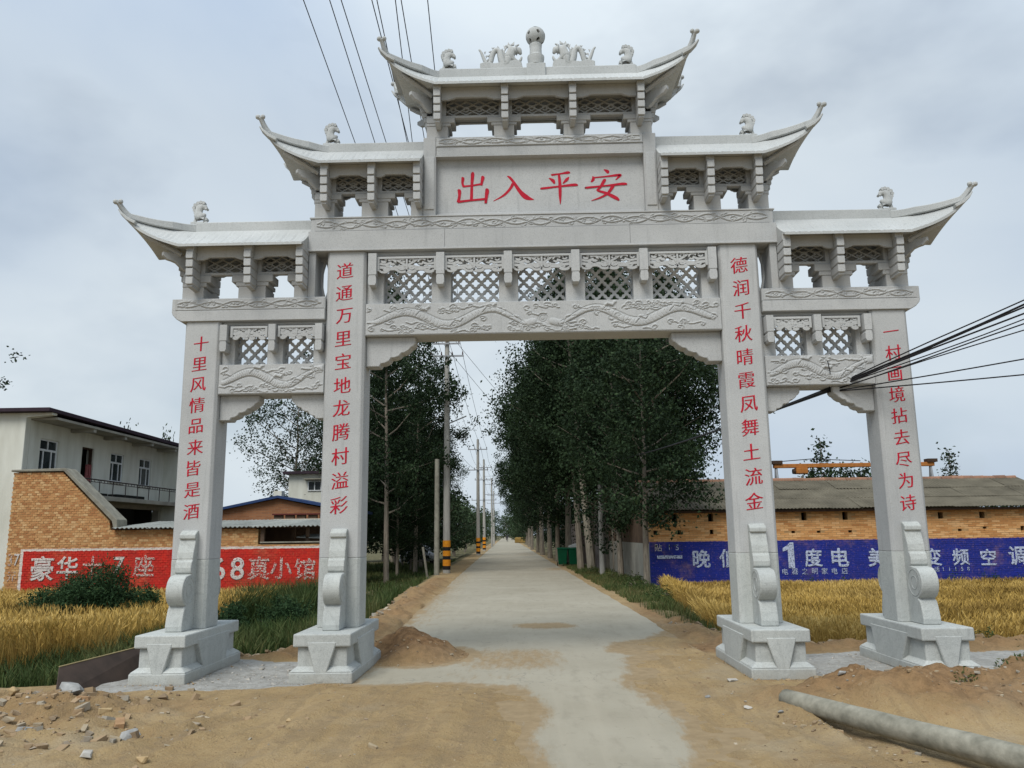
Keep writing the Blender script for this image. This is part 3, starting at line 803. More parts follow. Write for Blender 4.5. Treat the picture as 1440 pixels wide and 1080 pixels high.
def relief(W, H, kind, seed, res=0.0095):
    R = random.Random(seed)
    nxx, nyy = int(W/res)+1, int(H/res)+1
    up = np.zeros((nyy, nxx)); gr = np.zeros((nyy, nxx))
    if kind == 'vine':
        k = 0
        x = 0.12
        L = 0.62
        for ph, amp in ((0, 0.30), (0.5, 0.22)):
            pts = [(t, H*(0.5+amp*math.sin(2*PI*(t/L+ph)))) for t in np.arange(0.04, W-0.04, 0.03)]
            draw(up, pts, res, 0.016, 0.010)
            draw(gr, [(a, b-0.014) for a, b in pts], res, 0.006, 0.012, 'groove')
        while x < W-0.1:
            for q in range(2):
                sp = spiral(x+R.uniform(-.03, .03), H*R.uniform(0.2, 0.8), R.uniform(0.025, 0.05), R.uniform(0, 6), 0.8, R.choice((-1, 1)))
                draw(up, sp, res, 0.012, 0.009); draw(gr, [(a+0.004, b-0.010) for a, b in sp], res, 0.005, 0.010, 'groove')
            x += 0.13
    else:
        # clouds first
        for q in range(int(W*H*48)):
            cx, cy = R.uniform(0.04, W-0.04), R.choice((R.uniform(0.03, 0.3*H), R.uniform(0.7*H, H-0.03), R.uniform(0.05, H-0.05)))
            sp = spiral(cx, cy, R.uniform(0.025, 0.055), R.uniform(0, 6), R.uniform(0.7, 1.2), R.choice((-1, 1)))
            draw(up, sp, res, 0.015, 0.011); draw(gr, [(a, b-0.013) for a, b in sp], res, 0.006, 0.013, 'groove')
            if R.random() < 0.6:
                tl = [(cx+t*R.uniform(0.8, 1.2), cy-0.02+0.012*math.sin(t*40)) for t in np.linspace(0, R.uniform(0.1, 0.28)*R.choice((-1, 1)), 8)]
                draw(up, tl, res, 0.013, 0.009); draw(gr, [(a, b-0.012) for a, b in tl], res, 0.005, 0.012, 'groove')
        dragons = [(0.10, W/2-0.22), (W-0.10, W/2+0.22)] if kind == 'dragons' else [(0.06, W-0.08)]
        for a, b in dragons:
            pts = []; rad = []
            n = 90; per = 1.35 if kind == 'dragons' else 1.1
            for i in range(n):
                t = i/(n-1); xx = a+(b-a)*t
                yy = H*(0.50+0.27*math.sin(2*PI*abs(xx-a)/per*1.25-0.8)*(0.7+0.3*t))
                pts.append((xx, yy)); rad.append(H*(0.055+0.085*math.sin(PI*min(1, t*0.9+0.12))))
            for i in range(n-1):
                draw(up, pts[i:i+2], res, rad[i], 0.015)
            for s in (-1, 1):
                ed = []
                for i in range(1, n-1):
                    dx, dy = pts[i+1][0]-pts[i-1][0], pts[i+1][1]-pts[i-1][1]; l = math.hypot(dx, dy)
                    ed.append((pts[i][0]-dy/l*rad[i]*s*1.0, pts[i][1]+dx/l*rad[i]*s*1.0))
                draw(gr, ed, res, 0.007, 0.016, 'groove')
            # scales
            for i in range(3, n-6):
                if i % 2 == 0:
                    x0, y0 = pts[i]; r = rad[i]*0.8
                    dx, dy = pts[i+1][0]-pts[i-1][0], pts[i+1][1]-pts[i-1][1]; l = math.hypot(dx, dy)
                    nx_, ny_ = -dy/l, dx/l; sg = 1 if b > a else -1
                    arc = [(x0+nx_*r*u - sg*0.02*u*u, y0+ny_*r*u) for u in np.linspace(-1, 1, 5)]
                    draw(gr, arc, res, 0.0045, 0.006, 'groove')
            # legs and head
            for t in (0.28, 0.5, 0.72):
                i = int(t*n); x0, y0 = pts[i]; sd_ = R.choice((-1, 1))
                lg = [(x0, y0), (x0+0.06, y0+sd_*0.07), (x0+0.13, y0+sd_*0.05), (x0+0.16, y0+sd_*0.09)]
                draw(up, lg, res, 0.022, 0.018); draw(gr, [(p, q-0.02) for p, q in lg], res, 0.006, 0.014, 'groove')
            hx, hy = pts[-1]; s = 1 if b > a else -1
            draw(up, [(hx-0.05*s, hy), (hx+0.03*s, hy+0.01), (hx+0.10*s, hy+0.03)], res, 0.045, 0.018)
            for q in range(5):
                an = 2.2+q*0.35
                mn = [(hx-0.04*s, hy), (hx-s*(0.04+0.12*abs(math.cos(an*0.6))), hy+0.11*math.sin(q-2)), (hx-s*0.2, hy+0.10*math.sin(q-2)+0.02)]
                draw(up, mn, res, 0.014, 0.014); draw(gr, [(p, r_-0.011) for p, r_ in mn], res, 0.005, 0.012, 'groove')
        if kind == 'dragons':
            for r in (0.055, 0.03):
                c = [(W/2+r*math.cos(t), H*0.45+r*math.sin(t)) for t in np.linspace(0, 2*PI, 20)]
                draw(gr, c, res, 0.006, 0.014, 'groove')
    h = np.where(up > 0.004, up+gr*0.9, gr)
    e = np.ones_like(h)
    xs = np.arange(nxx)*res; ys = np.arange(nyy)*res
    ex = np.minimum(xs, xs[-1]-xs); ey = np.minimum(ys, ys[-1]-ys)
    m = np.clip(np.minimum(ex[None, :], ey[:, None])/0.02, 0, 1)
    return h*m, res

def relief_panel(name, x0, x1, z0, z1, y, kind, seed, parent, mat='stone'):
    """slab whose front (towards -y) face carries the carving; sides closed"""
    h, res = relief(x1-x0, z1-z0, kind, seed)
    nyy, nxx = h.shape
    X = np.linspace(x0, x1, nxx); Z = np.linspace(z0, z1, nyy)
    XX, ZZ = np.meshgrid(X, Z); YY = y-h
    V = np.stack([XX, YY, ZZ], -1).reshape(-1, 3)
    ii = np.arange(nxx*nyy).reshape(nyy, nxx)
    F = np.stack([ii[:-1, :-1], ii[:-1, 1:], ii[1:, 1:], ii[1:, :-1]], -1).reshape(-1, 4)
    rim = np.concatenate([ii[0, :], ii[1:, -1], ii[-1, -2::-1], ii[-2:0:-1, 0]])
    nb = len(V); Vr_ = V[rim].copy(); Vr_[:, 1] = y+0.03
    k = len(rim); a = np.arange(k); b = (a+1) % k
    Fr_ = np.stack([rim[b], rim[a], nb+a, nb+b], -1)
    me = np_mesh(name, np.concatenate([V, Vr_]), np.concatenate([F, Fr_]), smooth=False)
    return link(name, me, M[mat], parent)

# ---- main beam over the road
g = MB(); g.box(-1.248, 1.148, -0.25, 0.25, 5.275, 5.521); o = g.build('main_beam', M['stone'], gate, 0.004)
MB().box(-3.03, -1.2505, -0.2506, 0.2494, 5.275, 5.521).build('beam_block', M['stone'], o, 0.004); MB().box(1.1505, 3.03, -0.2494, 0.2506, 5.275, 5.521).build('beam_block', M['stone'], o, 0.004)
MB().box(-3.04, 3.04, -0.262, 0.262, 5.2462, 5.2748).build('beam_lip', M['stone'], o, 0.005)
g = MB(); g.box(-3.0, 3.0, -0.235, 0.235, 5.5212, 5.716); o = g.build('upper_frieze_beam', M['stone'], gate, 0.006)
MB().box(-3.02, 3.02, -0.25, 0.25, 5.6962, 5.7164).build('frieze_lip', M['stone'], o, 0.004)
relief_panel('frieze_carving', -2.95, 2.95, 5.53, 5.692, -0.240, 'vine', 3, o)
# ---- lower beams over the side openings
for s in (-1, 1):
    pf = [(2.785, 4.3402), (4.63, 4.3402), (4.70, 4.375), (4.75, 4.43), (4.765, 4.48), (2.785, 4.48)]
    g = MB(); g.prism([(s*a, b) for a, b in (pf if s > 0 else pf[::-1])], -0.25, 0.25, 'y')
    o = g.build('side_beam', M['stone'], gate, 0.006)
    g = MB(); g.box(min(s*2.785, s*4.765), max(s*2.785, s*4.765), -0.24, 0.24, 4.4802, 4.641); o = g.build('side_frieze_beam', M['stone'], gate, 0.006)
    x0, x1 = sorted((s*2.80, s*4.72))
    relief_panel('frieze_carving', x0, x1, 4.492, 4.628, -0.246, 'vine', 11+s, o)
    # thin jamb and pierced panel between the inner post and the side tier
    g = MB(); g.box(min(s*2.93, s*3.02), max(s*2.93, s*3.02), -0.22, 0.22, 4.6412, 5.246); g.build('jamb', M['stone'], gate, 0.006)
    g = MB()
    for q in (-1, 1):
            g.tube([(s*2.855+q*0.055*math.cos(PI*(t)), 0.05+0.002*q, 4.945+0.28*t*2) for t in np.linspace(-0.5, 0.5, 15)], 0.013, sec=(1, 1))
    g.box(min(s*2.785, s*2.93)+0.001, max(s*2.785, s*2.93)-0.001, 0.03, 0.07, 4.642, 4.67)
    g.box(min(s*2.785, s*2.93)+0.001, max(s*2.785, s*2.93)-0.001, 0.03, 0.07, 5.215, 5.245)
    g.build('pierced_lens_panel', M['stone'], gate)

# ---- lattice with four-petalled holes
def quatrefoil_panel(w, h, cw=0.157, ch=0.172, d=0.04, hole=1.0):
    bm = bmesh.new(); N = 20
    ni, nj = int(w/cw)+3, int(h/ch)+3
    for i in range(-ni, ni+1):
        for j in range(-nj, nj+1):
            if (i+j) % 2: continue
            cx, cz = i*cw/2, j*ch/2
            if abs(cx) > w/2+cw/2 or abs(cz) > h/2+ch/2: continue
            out, inn = [], []
            for k in range(N):
                a = 2*PI*k/N
                ca, sa = math.cos(a), math.sin(a)
                r = 1/(abs(ca)/(cw/2)+abs(sa)/(ch/2))
                q = (0.026+0.030*abs(math.cos(2*a))**0.8)*hole
                out.append((cx+r*ca, cz+r*sa)); inn.append((cx+q*ca, cz+q*sa))
            vo = [bm.verts.new((x, -d/2, z)) for x, z in out]; vi = [bm.verts.new((x, -d/2, z)) for x, z in inn]
            wo = [bm.verts.new((x, d/2, z)) for x, z in out]; wi = [bm.verts.new((x, d/2, z)) for x, z in inn]
            for k in range(N):
                q = (k+1) % N
                bm.faces.new((vo[k], vi[k], vi[q], vo[q])); bm.faces.new((wo[q], wi[q], wi[k], wo[k])); bm.faces.new((vi[k], wi[k], wi[q], vi[q]))
    for co, no in (((w/2, 0, 0), (1, 0, 0)), ((-w/2, 0, 0), (-1, 0, 0)), ((0, 0, h/2), (0, 0, 1)), ((0, 0, -h/2), (0, 0, -1))):
        bmesh.ops.bisect_plane(bm, geom=bm.verts[:]+bm.edges[:]+bm.faces[:], plane_co=co, plane_no=no, clear_outer=True)
    bmesh.ops.remove_doubles(bm, verts=bm.verts, dist=0.0005)
    bmesh.ops.recalc_face_normals(bm, faces=bm.faces)
    me = bpy.data.meshes.new('quatrefoil_lattice'); bm.to_mesh(me); bm.free(); return me

def valance(w, h, parent, loc, name='pierced_valance'):
    """scrollwork board: rails, stiles and interlaced curls, scalloped lower edge"""
    g = MB()
    g.box(-w/2, w/2, -0.022, 0.022, h-0.028, h)
    for s in (-1, 1): g.box(min(s*w/2, s*(w/2-0.03)), max(s*w/2, s*(w/2-0.03)), -0.022, 0.0219, 0.0, h-0.0282)
    n = [0]
    def strip(pts, r=0.0135):
        n[0] += 1
        d = 0.0195 - 0.0007*(n[0] % 16)
        P = [(x, 0, z) for x, z in pts]
        g.tube(P, [1]*len(P), sec=(r, d))
    u = w-0.06
    for s in (-1, 1):
        for k, (fx, fz, r, a0, tr) in enumerate(((0.10, 0.30, 0.24, 2.5, 0.75), (0.10, 0.74, 0.17, -2.2, -0.8), (0.27, 0.60, 0.26, 0.6, 0.8), (0.36, 0.22, 0.22, -0.4, -0.8), (0.43, 0.74, 0.16, 2.4, 0.7), (0.19, 0.16, 0.15, 0.3, 0.9))):
            cx, cz, rr = s*fx*u, fz*h, r*h
            pts = [(cx+s*rr*(1.25-0.8*t)*math.cos(a0+tr*2*PI*t), cz+rr*(1-0.55*t)*math.sin(a0+tr*2*PI*t)) for t in np.linspace(0, 1, 9)]
            strip(pts)
        # lower scalloped border
        for k in range(3):
            c = s*u*(0.085+0.165*k)
            strip([(c+u*0.085*math.cos(a), 0.012+0.030*math.sin(a)*(-1 if k % 2 == 0 else 0.4)) for a in np.linspace(0, PI, 7)], 0.013)
    strip([(-u/2, 0.052), (-u*0.3, 0.036), (-u*0.1, 0.058), (u*0.1, 0.058), (u*0.3, 0.036), (u/2, 0.052)], 0.012)
    strip([(0, 0.02), (0, h-0.03)], 0.012)
    for s in (-1, 1):
        strip([(s*u*0.5, h*0.52), (s*u*0.38, h*0.46), (s*u*0.28, h*0.6)], 0.010)
        strip([(s*u*0.02, h*0.4), (s*u*0.12, h*0.62), (s*u*0.2, h-0.03)], 0.010)
    return g.mesh(name)

def hang_post_mesh(h, w=0.105):
    g = MB(); hw = w/2
    g.box(-hw, hw, -0.10, 0.09, 0.14, h)
    g.box(-hw+0.004, hw-0.004, -0.094, 0.09, 0.13, 0.1398)
    pf = [(-hw+0.015, 0.0), (hw-0.015, 0.0), (hw-0.002, 0.03), (hw-0.002, 0.10), (hw-0.012, 0.1298), (-hw+0.012, 0.1298), (-hw+0.002, 0.10), (-hw+0.002, 0.03)]
    g.prism(pf, -0.098, 0.09, 'y')
    return g.mesh('hanging_post')

# central carved beam, lattice bays, hanging posts, valances
g = MB(); g.box(-2.268, 2.268, -0.20, 0.20, 4.121, 4.543); carved = g.build('carved_beam', M['stone'], gate, 0.006)
relief_panel('dragon_carving', -2.262, 2.262, 4.135, 4.537, -0.206, 'dragons', 21, carved)
LAT = quatrefoil_panel(0.66, 0.67)
VAL = valance(0.765, 0.19, None, None)
HP = hang_post_mesh(0.425)
xs = [-2.176, -1.303, -0.432, 0.432, 1.303, 2.176]
MB().box(-2.268, 2.268, -0.16, 0.16, 5.20, 5.2458).build('head_rail', M['stone'], gate, 0.004)
for x in xs:
    a, b = x-0.125, x+0.125
    a, b = max(a, -2.268), min(b, 2.268)
    MB().box(a, b, -0.14, 0.14, 4.5432, 5.1998).build('mullion', M['stone'], gate, 0.005)
    link('hanging_post', HP, M['stone'], gate, (x, -0.20, 4.765))
for i in range(5):
    c = (xs[i]+xs[i+1])/2
    o = link('quatrefoil_lattice', LAT, M['stone'], gate, (c, 0.02, 4.86))
    link('pierced_valance', VAL, M['stone'], gate, (c, -0.235, 4.965))
# side carved beams and two bays each
LAT2 = quatrefoil_panel(0.44, 0.52)
VAL2 = valance(0.475, 0.145, None, None)
HP2 = hang_post_mesh(0.345, 0.09)
for s in (-1, 1):
    x0, x1 = sorted((s*2.781, s*4.126))
    g = MB(); g.box(x0, x1, -0.20, 0.20, 3.39, 3.775); o = g.build('side_carved_beam', M['stone'], gate, 0.006)
    relief_panel('dragon_carving', x0+0.005, x1-0.005, 3.402, 3.77, -0.206, 'dragon', 31+s, o)
    MB().box(x0, x1, -0.15, 0.15, 4.30, 4.3399).build('head_rail', M['stone'], gate, 0.004)
    xx = [s*4.06, s*3.44, s*2.845]
    for x in xx:
        a, b = max(x-0.10, x0), min(x+0.10, x1)
        MB().box(a, b, -0.13, 0.13, 3.7752, 4.2998).build('mullion', M['stone'], gate, 0.005)
        link('hanging_post', HP2, M['stone'], gate, (x, -0.20, 3.93))
    for i in range(2):
        c = (xx[i]+xx[i+1])/2
        link('quatrefoil_lattice', LAT2, M['stone'], gate, (c, 0.02, 4.035))
        link('pierced_valance', VAL2, M['stone'], gate, (c, -0.225, 4.12))

# spandrels under the carved beams
sp = [(0, 0), (0, 0.385), (0.63, 0.385), (0.63, 0.30), (0.605, 0.265), (0.575, 0.25), (0.545, 0.215), (0.49, 0.18), (0.45, 0.175), (0.42, 0.135), (0.36, 0.115), (0.32, 0.115), (0.29, 0.07), (0.235, 0.045), (0.19, 0.04), (0.17, 0.0)]
def spandrel(x, dr, zt, w, h):
    g = MB(); g.prism([(x+dr*a*w/0.63, zt-h+b*h/0.385) for a, b in (sp[::-1] if dr > 0 else sp)], -0.11, 0.11, 'y')
    g.build('spandrel', M['stone'], gate, 0.008)
for s in (-1, 1):
    spandrel(s*2.269, -s, 4.1208, 0.63, 0.385)
    spandrel(s*4.127, -s, 3.3898, 0.50, 0.32)
    spandrel(s*2.78, s, 3.3898, 0.43, 0.31)

# ---- name plaque box on top of the main beam
for s in (-1, 1):
    a, b = sorted((s*1.372, s*1.54))
    g = MB(); g.box(a, b, -0.22, 0.22, 5.7166, 6.82); o = g.build('upper_post', M['stone'], gate, 0.01)
    MB().box(a+0.02, b-0.02, -0.232, -0.2202, 5.80, 6.54).build('post_fillet', M['stone'], o, 0.006)
plaque = MB().box(-1.372, 1.372, -0.10, 0.10, 5.7166, 6.56).build('name_plaque', M['stone'], gate)
MB().box(-1.3718, 1.3718, -0.125, -0.1002, 5.7166, 5.785).build('plaque_sill', M['stone'], plaque, 0.006)
g = MB(); g.box(-1.3716, 1.3716, -0.205, 0.205, 6.5602, 6.685); o = g.build('header_beam', M['stone'], gate, 0.006)
MB().box(-1.3714, 1.3714, -0.215, 0.215, 6.5402, 6.56).build('header_lip', M['stone'], o, 0.003)
g = MB(); g.box(-1.3716, 1.3716, -0.215, 0.215, 6.6852, 6.818); o = g.build('header_frieze_beam', M['stone'], gate, 0.005)
relief_panel('frieze_carving', -1.36, 1.36, 6.695, 6.808, -0.221, 'vine', 5, o)

# ---- bracket tiers
def bracket_meshes(h):
    n = 4; bh = h/n*0.80
    blocks = []
    g = MB()
    for k in range(n):
        z0 = 0.03 + k*(h*0.80)/n; z1 = z0 + (h*0.80)/n - 0.012
        g2 = MB(); yo = -0.455-0.012*k
        g2.prism([(-0.046, z0+0.012), (-0.038, z0), (0.038, z0), (0.046, z0+0.012), (0.046, z1), (-0.046, z1)], yo, -0.212, 'y')
        blocks.append(g2.mesh('bracket_block'))
    g.box(-0.034, 0.034, -0.43, -0.206, 0.0, 0.03+0.80*h-0.013)
    g.box(-0.05, 0.05, -0.47, -0.204, 0.03+0.80*h-0.0125, h-0.004)
    return g.mesh('bracket'), blocks

def fascia(w, h):
    """rail with cusped lower edge between brackets"""
    k = w/2
    pf = [(-k, h), (-k, 0.0), (-k+0.12*w, 0.0), (-k+0.16*w, 0.012), (-k+0.20*w, 0.018), (-k+0.24*w, 0.034), (k-0.24*w, 0.034), (k-0.20*w, 0.018), (k-0.16*w, 0.012), (k-0.12*w, 0.0), (k, 0.0), (k, h)]
    g = MB(); g.prism(pf, -0.37, -0.33, 'y'); return g.mesh('cusped_rail')

def diamond_lattice(w, h, d=0.03):
    g = MB(); n = max(2, int(round(w/0.16))); st = w/n
    for i in range(-3, n+4):
        for s in (-1, 1):
            x0 = -w/2+i*st; x1 = x0+s*h/0.55
            z0, z1 = -h/2, h/2
            # clip
            def cl(xa, za, xb, zb):
                if xa > xb: xa, za, xb, zb = xb, zb, xa, za
                if xb <= -w/2 or xa >= w/2: return None
                if xa < -w/2: za += (zb-za)*(-w/2-xa)/(xb-xa); xa = -w/2
                if xb > w/2: zb = za+(zb-za)*(w/2-xa)/(xb-xa); xb = w/2
                return xa, za, xb, zb
            c = cl(x0, z0, x1, z1)
            if c and abs(c[2]-c[0]) > 0.01:
                g.tube([(c[0], 0.002*s, c[1]), (c[2], 0.002*s, c[3])], 1, sec=(d/2, 0.008))
    for k in range(n):
        cx = -w/2+(k+0.5)*st
        pts = [(cx+0.035*math.cos(a), 0, 0.0+0.035*math.sin(a)) for a in np.linspace(0, 2*PI, 13)]
        g.tube(pts, 1, cap=False, sec=(d/2-0.003, 0.008))
    return g.mesh('diamond_lattice')

def tier(xs, zb, ze, x_lo, x_hi, piers, out_ends, ph=0.17, zl=0.325):
    """xs bracket centres, zb floor, ze eave height, wall from x_lo to x_hi; piers list (x0,x1)"""
    h = ze-zb
    for a, b in piers:
        p = MB(); p.box(a, b, -0.20, 0.16, zb+0.0004, zb+ph)
        p.build('pier', M['stone'], gate, 0.006)
        c = MB()
        l = 0 if a <= x_lo+1e-6 else 1; r = 0 if b >= x_hi-1e-6 else 1
        cm = ph+(zl-ph)*0.36
        c.box(a-0.035*l, b+0.035*r, -0.205, 0.10, zb+ph+0.0004, zb+cm)
        c.box(a-0.09*l, b+0.09*r, -0.21, 0.04, zb+cm+0.0006, zb+zl)
        c.build('stepped_corbel', M['stone'], gate, 0.006)
    z1 = zb+zl+0.0004; z2 = z1+0.036
    MB().box(x_lo, x_hi, -0.195, -0.125, z1, z2).build('tier_lintel', M['stone'], gate, 0.004)
    z3 = ze+0.052
    MB().box(x_lo, x_hi, -0.17, 0.17, z3-0.05, z3).build('tier_top_plate', M['stone'], gate, 0.004)
    MB().box(x_lo, x_hi, 0.06, 0.11, z2+0.06, z3-0.0502).build('light_block_panel', M['stone'], gate, 0.004)  # added solid panel, blocks light so the recess behind the lattice stays dark
    bm_, blocks = bracket_meshes(ze+0.052-(zb+0.105))
    for x in xs:
        a, b = max(x-0.09, x_lo), min(x+0.09, x_hi)
        MB().box(a, b, -0.185, 0.055, z2+0.0002, z3-0.0502).build('stub_post', M['stone'], gate, 0.004)
        for ry in (0, PI):
            xo = min(max(x, x_lo+0.05), x_hi-0.05)
            o = link('bracket', bm_, M['stone'], gate, (xo, 0, zb+0.105), (0, 0, ry)); bev(o, 0.004, 1)
            for me in blocks:
                q = link('bracket_block', me, M['stone'], o); bev(q, 0.006, 1)
    for xa, xb in zip(xs[:-1], xs[1:]):
        w = xb-xa-0.10; c = (xa+xb)/2
        lm = diamond_lattice(xb-xa-0.18, z3-0.0502-z2)
        link('diamond_lattice', lm, M['stone'], gate, (c, -0.10, (z2+z3-0.05)/2))
        fm = fascia(w, 0.175)
        for ry in (0, PI):
            link('cusped_rail', fm, M['stone'], gate, (c, 0, ze-0.125), (0, 0, ry))
    for s in out_ends:
        xe = x_hi if s > 0 else x_lo
        # stepped end corbels and corner brace
        g = MB()
        for k in range(5):
            zz0 = zb+ph+0.01+k*(ze-0.03-zb-ph-0.01)/5; zz1 = zb+ph+0.01+(k+1)*(ze-0.03-zb-ph-0.01)/5-0.004
            a, b = sorted((xe+s*0.0008, xe+s*(0.025+0.022*k))); g.box(a, b, -0.155, 0.155, zz0, zz1)
        g.build('end_corbel', M['stone'], gate, 0.006)
        for ys in (-1, 1):
            g = MB()
            n = 7; p0 = Vector((xe-s*0.06, ys*0.19, 0)); d = Vector((s*0.7, ys*0.62, 0)).normalized()
            sd = Vector((-d.y, d.x, 0))*0.028
            up_, lo_ = [], []
            for k in range(n):
                t = k/(n-1); L = 0.34*t
                up_.append(p0+d*L+Vector((0, 0, ze-0.02+0.03*t*0))); lo_.append(p0+d*L+Vector((0, 0, ze-0.22+0.10*t+0.06*t*t-0.02*math.sin(t*9))))
            base = len(g.v)
            for sg in (-1, 1):
                for k in range(n): g.v.append(tuple(up_[k]+sd*sg)); g.v.append(tuple(lo_[k]+sd*sg))
            for k in range(n-1):
                a = base+2*k; b = base+2*n+2*k
                g.f += [(a, a+1, a+3, a+2), (b, b+2, b+3, b+1), (a, a+2, b+2, b), (a+1, b+1, b+3, a+3)]
            g.f += [(base, base+2*n, base+2*n+1, base+1), (base+2*n-2, base+2*n-1, base+4*n-1, base+4*n-2)]
            g.build('corner_brace', M['stone'], gate, 0.004)

def roof(x_in, xc, z0, xt, zt, s, both, xtt, ztt, tiptop_y=-0.55):
    """curved-eave roof; s side sign; both = flying corners at both ends"""
    e = 0.55; zr = z0+0.37; yr = 0.09
    lip = 0.028; dz_t = zt-z0
    S = []          # stations: outer-top point O, ridge point T, inner bottom I
    def ripple(u): return 0.0
    def corner(t, ys):
        x = xc+(xt-xc)*t
        y = -e+(e-0.50)*t
        z = z0+lip+dz_t*(0.62*t+0.38*t**3)
        tx, ty = x, -(yr+(0.45-yr)*t)
        tz = zr + (zt+0.05-zr)*t - 0.035*math.sin(PI*t)
        return (x, y, z), (tx, ty, tz)
    def half(xs_front):
        """list of stations from inner end to tip to mid of the end face (y=0), for the front (y<0)"""
        L = []
        for x in xs_front:
            L.append(((x, -e, z0+lip), (x, -yr, zr), (x, -0.44, z0+0.055)))
        xi = xc+0.02
        nC = 22
        for k in range(1, nC+1):
            t = k/nC; O, T = corner(t, 1)
            L.append((O, T, (xi+0.10*t, -0.44+0.10*t, z0+0.055)))
        xm = xc+(xt-xc)*0.72
        nE = 14
        for k in range(1, nE+1):
            y = -0.5*(1-k/nE); q = abs(y)/0.5
            O = (xm+(xt-xm)*q**2.0, y, z0+lip+0.02+(dz_t-0.02)*q**1.3)
            tt = max(0.0, (abs(y)*0.46/0.5-yr)/(0.46-yr))
            _, T = corner(tt, 1)
            if tt <= 0: T = (xc, y*0.46/0.5 if abs(y) < yr else -yr, zr)
            L.append((O, T, (xi+0.10, y*0.68, z0+0.055)))
        return L
    if both:
        xs_f = list(np.arange(0.0, xc, 0.03))+[xc]
    else:
        xs_f = list(np.arange(x_in, xc, 0.03))+[xc]
    H = half(xs_f)
    ring = H + [((O[0], -O[1], O[2]), (T[0], -T[1], T[2]), (I[0], -I[1], I[2])) for O, T, I in H[::-1][1:]]
    nS = 6
    Vv, Ff = [], []
    cols = nS+3
    acc = 0.0; prevO = None
    for O, T, I in ring:
        if prevO is not None: acc += math.dist(prevO, O)
        prevO = O
        rp = 0.011*abs(math.sin(acc*PI/0.075))
        for k in range(nS+1):
            t = k/nS                         # 0 ridge .. 1 eave
            p = [T[i]+(O[i]-T[i])*t for i in range(3)]
            p[2] += -0.035*math.sin(PI*t) + rp*min(1, t*3)
            Vv.append((s*p[0], p[1], p[2]))
        Vv.append((s*O[0]*1.0, O[1], O[2]-lip)); Vv.append((s*I[0], I[1], I[2]))
    n = len(ring)
    for i in range(n-1):
        for k in range(cols-1):
            a = i*cols+k
            Ff.append((a, a+1, a+cols+1, a+cols))
    # close underside and ridge with strips between front and back
    for i in range((n-1)//2):
        a, b = i, n-1-i; c, d = i+1, n-2-i
        if c >= d: continue
        Ff.append((a*cols+cols-1, c*cols+cols-1, d*cols+cols-1, b*cols+cols-1))
        Ff.append((a*cols, b*cols, d*cols, c*cols))
    if not both:
        a, b = 0, n-1
        Ff.append(tuple([k for k in range(cols)] + [b*cols+k for k in range(cols-1, -1, -1)]))
    g = MB(); g.v = Vv; g.f = Ff
    if both:
        # mirror
        off = len(g.v); g.v += [(-x, y, z) for x, y, z in Vv]; g.f += [tuple(off+q for q in f[::-1]) for f in Ff]
    me = g.mesh('roof')
    bm = bmesh.new(); bm.from_mesh(me); bmesh.ops.remove_doubles(bm, verts=bm.verts, dist=0.0008)
    bmesh.ops.recalc_face_normals(bm, faces=bm.faces); bm.to_mesh(me); bm.free()
    r = link('roof', me, M['roof_stone'], gate)
    # ridge
    a, b = (-xc, xc) if both else sorted((s*x_in, s*xc))
    g = MB(); g.box(a, b, -0.07, 0.07, zr-0.03, zr+0.14)
    rd = g.build('ridge', M['roof_stone'], r, 0.012)
    sides = (-1, 1) if both else (s,)
    for sg in sides:
        for ys in (-1, 1):
            pts, rad = [], []
            for k in range(0, 15):
                t = k/14; O, T = corner(t, 1)
                pts.append((sg*(T[0]+0.012*t), ys*abs(T[1])*(0.2+0.8*min(1, t*3)), T[2]+0.062-0.012*t)); rad.append(1.0-0.32*t)
            x1, y1, z1 = pts[-1]
            dx, dz = sg*(xtt-xt), ztt-z1
            for t, rr in ((0.18, 0.66), (0.36, 0.60), (0.60, 0.54), (0.85, 0.52), (1.0, 0.60)):
                pts.append((x1+dx*(t**0.8), y1+ys*(abs(tiptop_y)-abs(y1))*t, z1+dz*t**1.15)); rad.append(rr)
            g = MB(); g.tube(pts, rad, sec=(0.048, 0.056))
            g.build('hip_ridge', M['roof_stone'], r, 0.01)
            # curled finial at the tip and lower flick
            g = MB()
            tx, ty, tz = pts[-1]
            g.lathe([(0.012, -0.03), (0.034, -0.012), (0.036, 0.012), (0.014, 0.034)], 8, (tx+sg*0.028, ty, tz-0.005))
            g.lathe([(0.010, -0.03), (0.030, -0.012), (0.032, 0.012), (0.012, 0.034)], 8, (tx-sg*0.035, ty, tz-0.002))
            g.tube([(sg*(xt-0.10), ys*0.50, zt-0.015), (sg*(xt+0.0), ys*0.515, zt+0.035), (sg*(xt+0.07), ys*0.53, zt+0.10), (sg*(xt+0.115), ys*0.54, zt+0.165)], [1, 1, .8, .4], sec=(0.045, 0.02))
            g.build('curled_tip', M['roof_stone'], r, 0.004)
            # carved rafter end under the corner
            g = MB(); g.tube([(sg*(xc+0.06), ys*0.30, z0-0.03), (sg*(xc+(xt-xc)*0.55), ys*0.42, z0+0.06+dz_t*0.22), (sg*(xc+(xt-xc)*0.72), ys*0.45, z0+0.05+dz_t*0.42)], [0.030, 0.036, 0.028], 8)
            g.build('corner_rafter', M['stone'], r)
    return r, zr+0.205

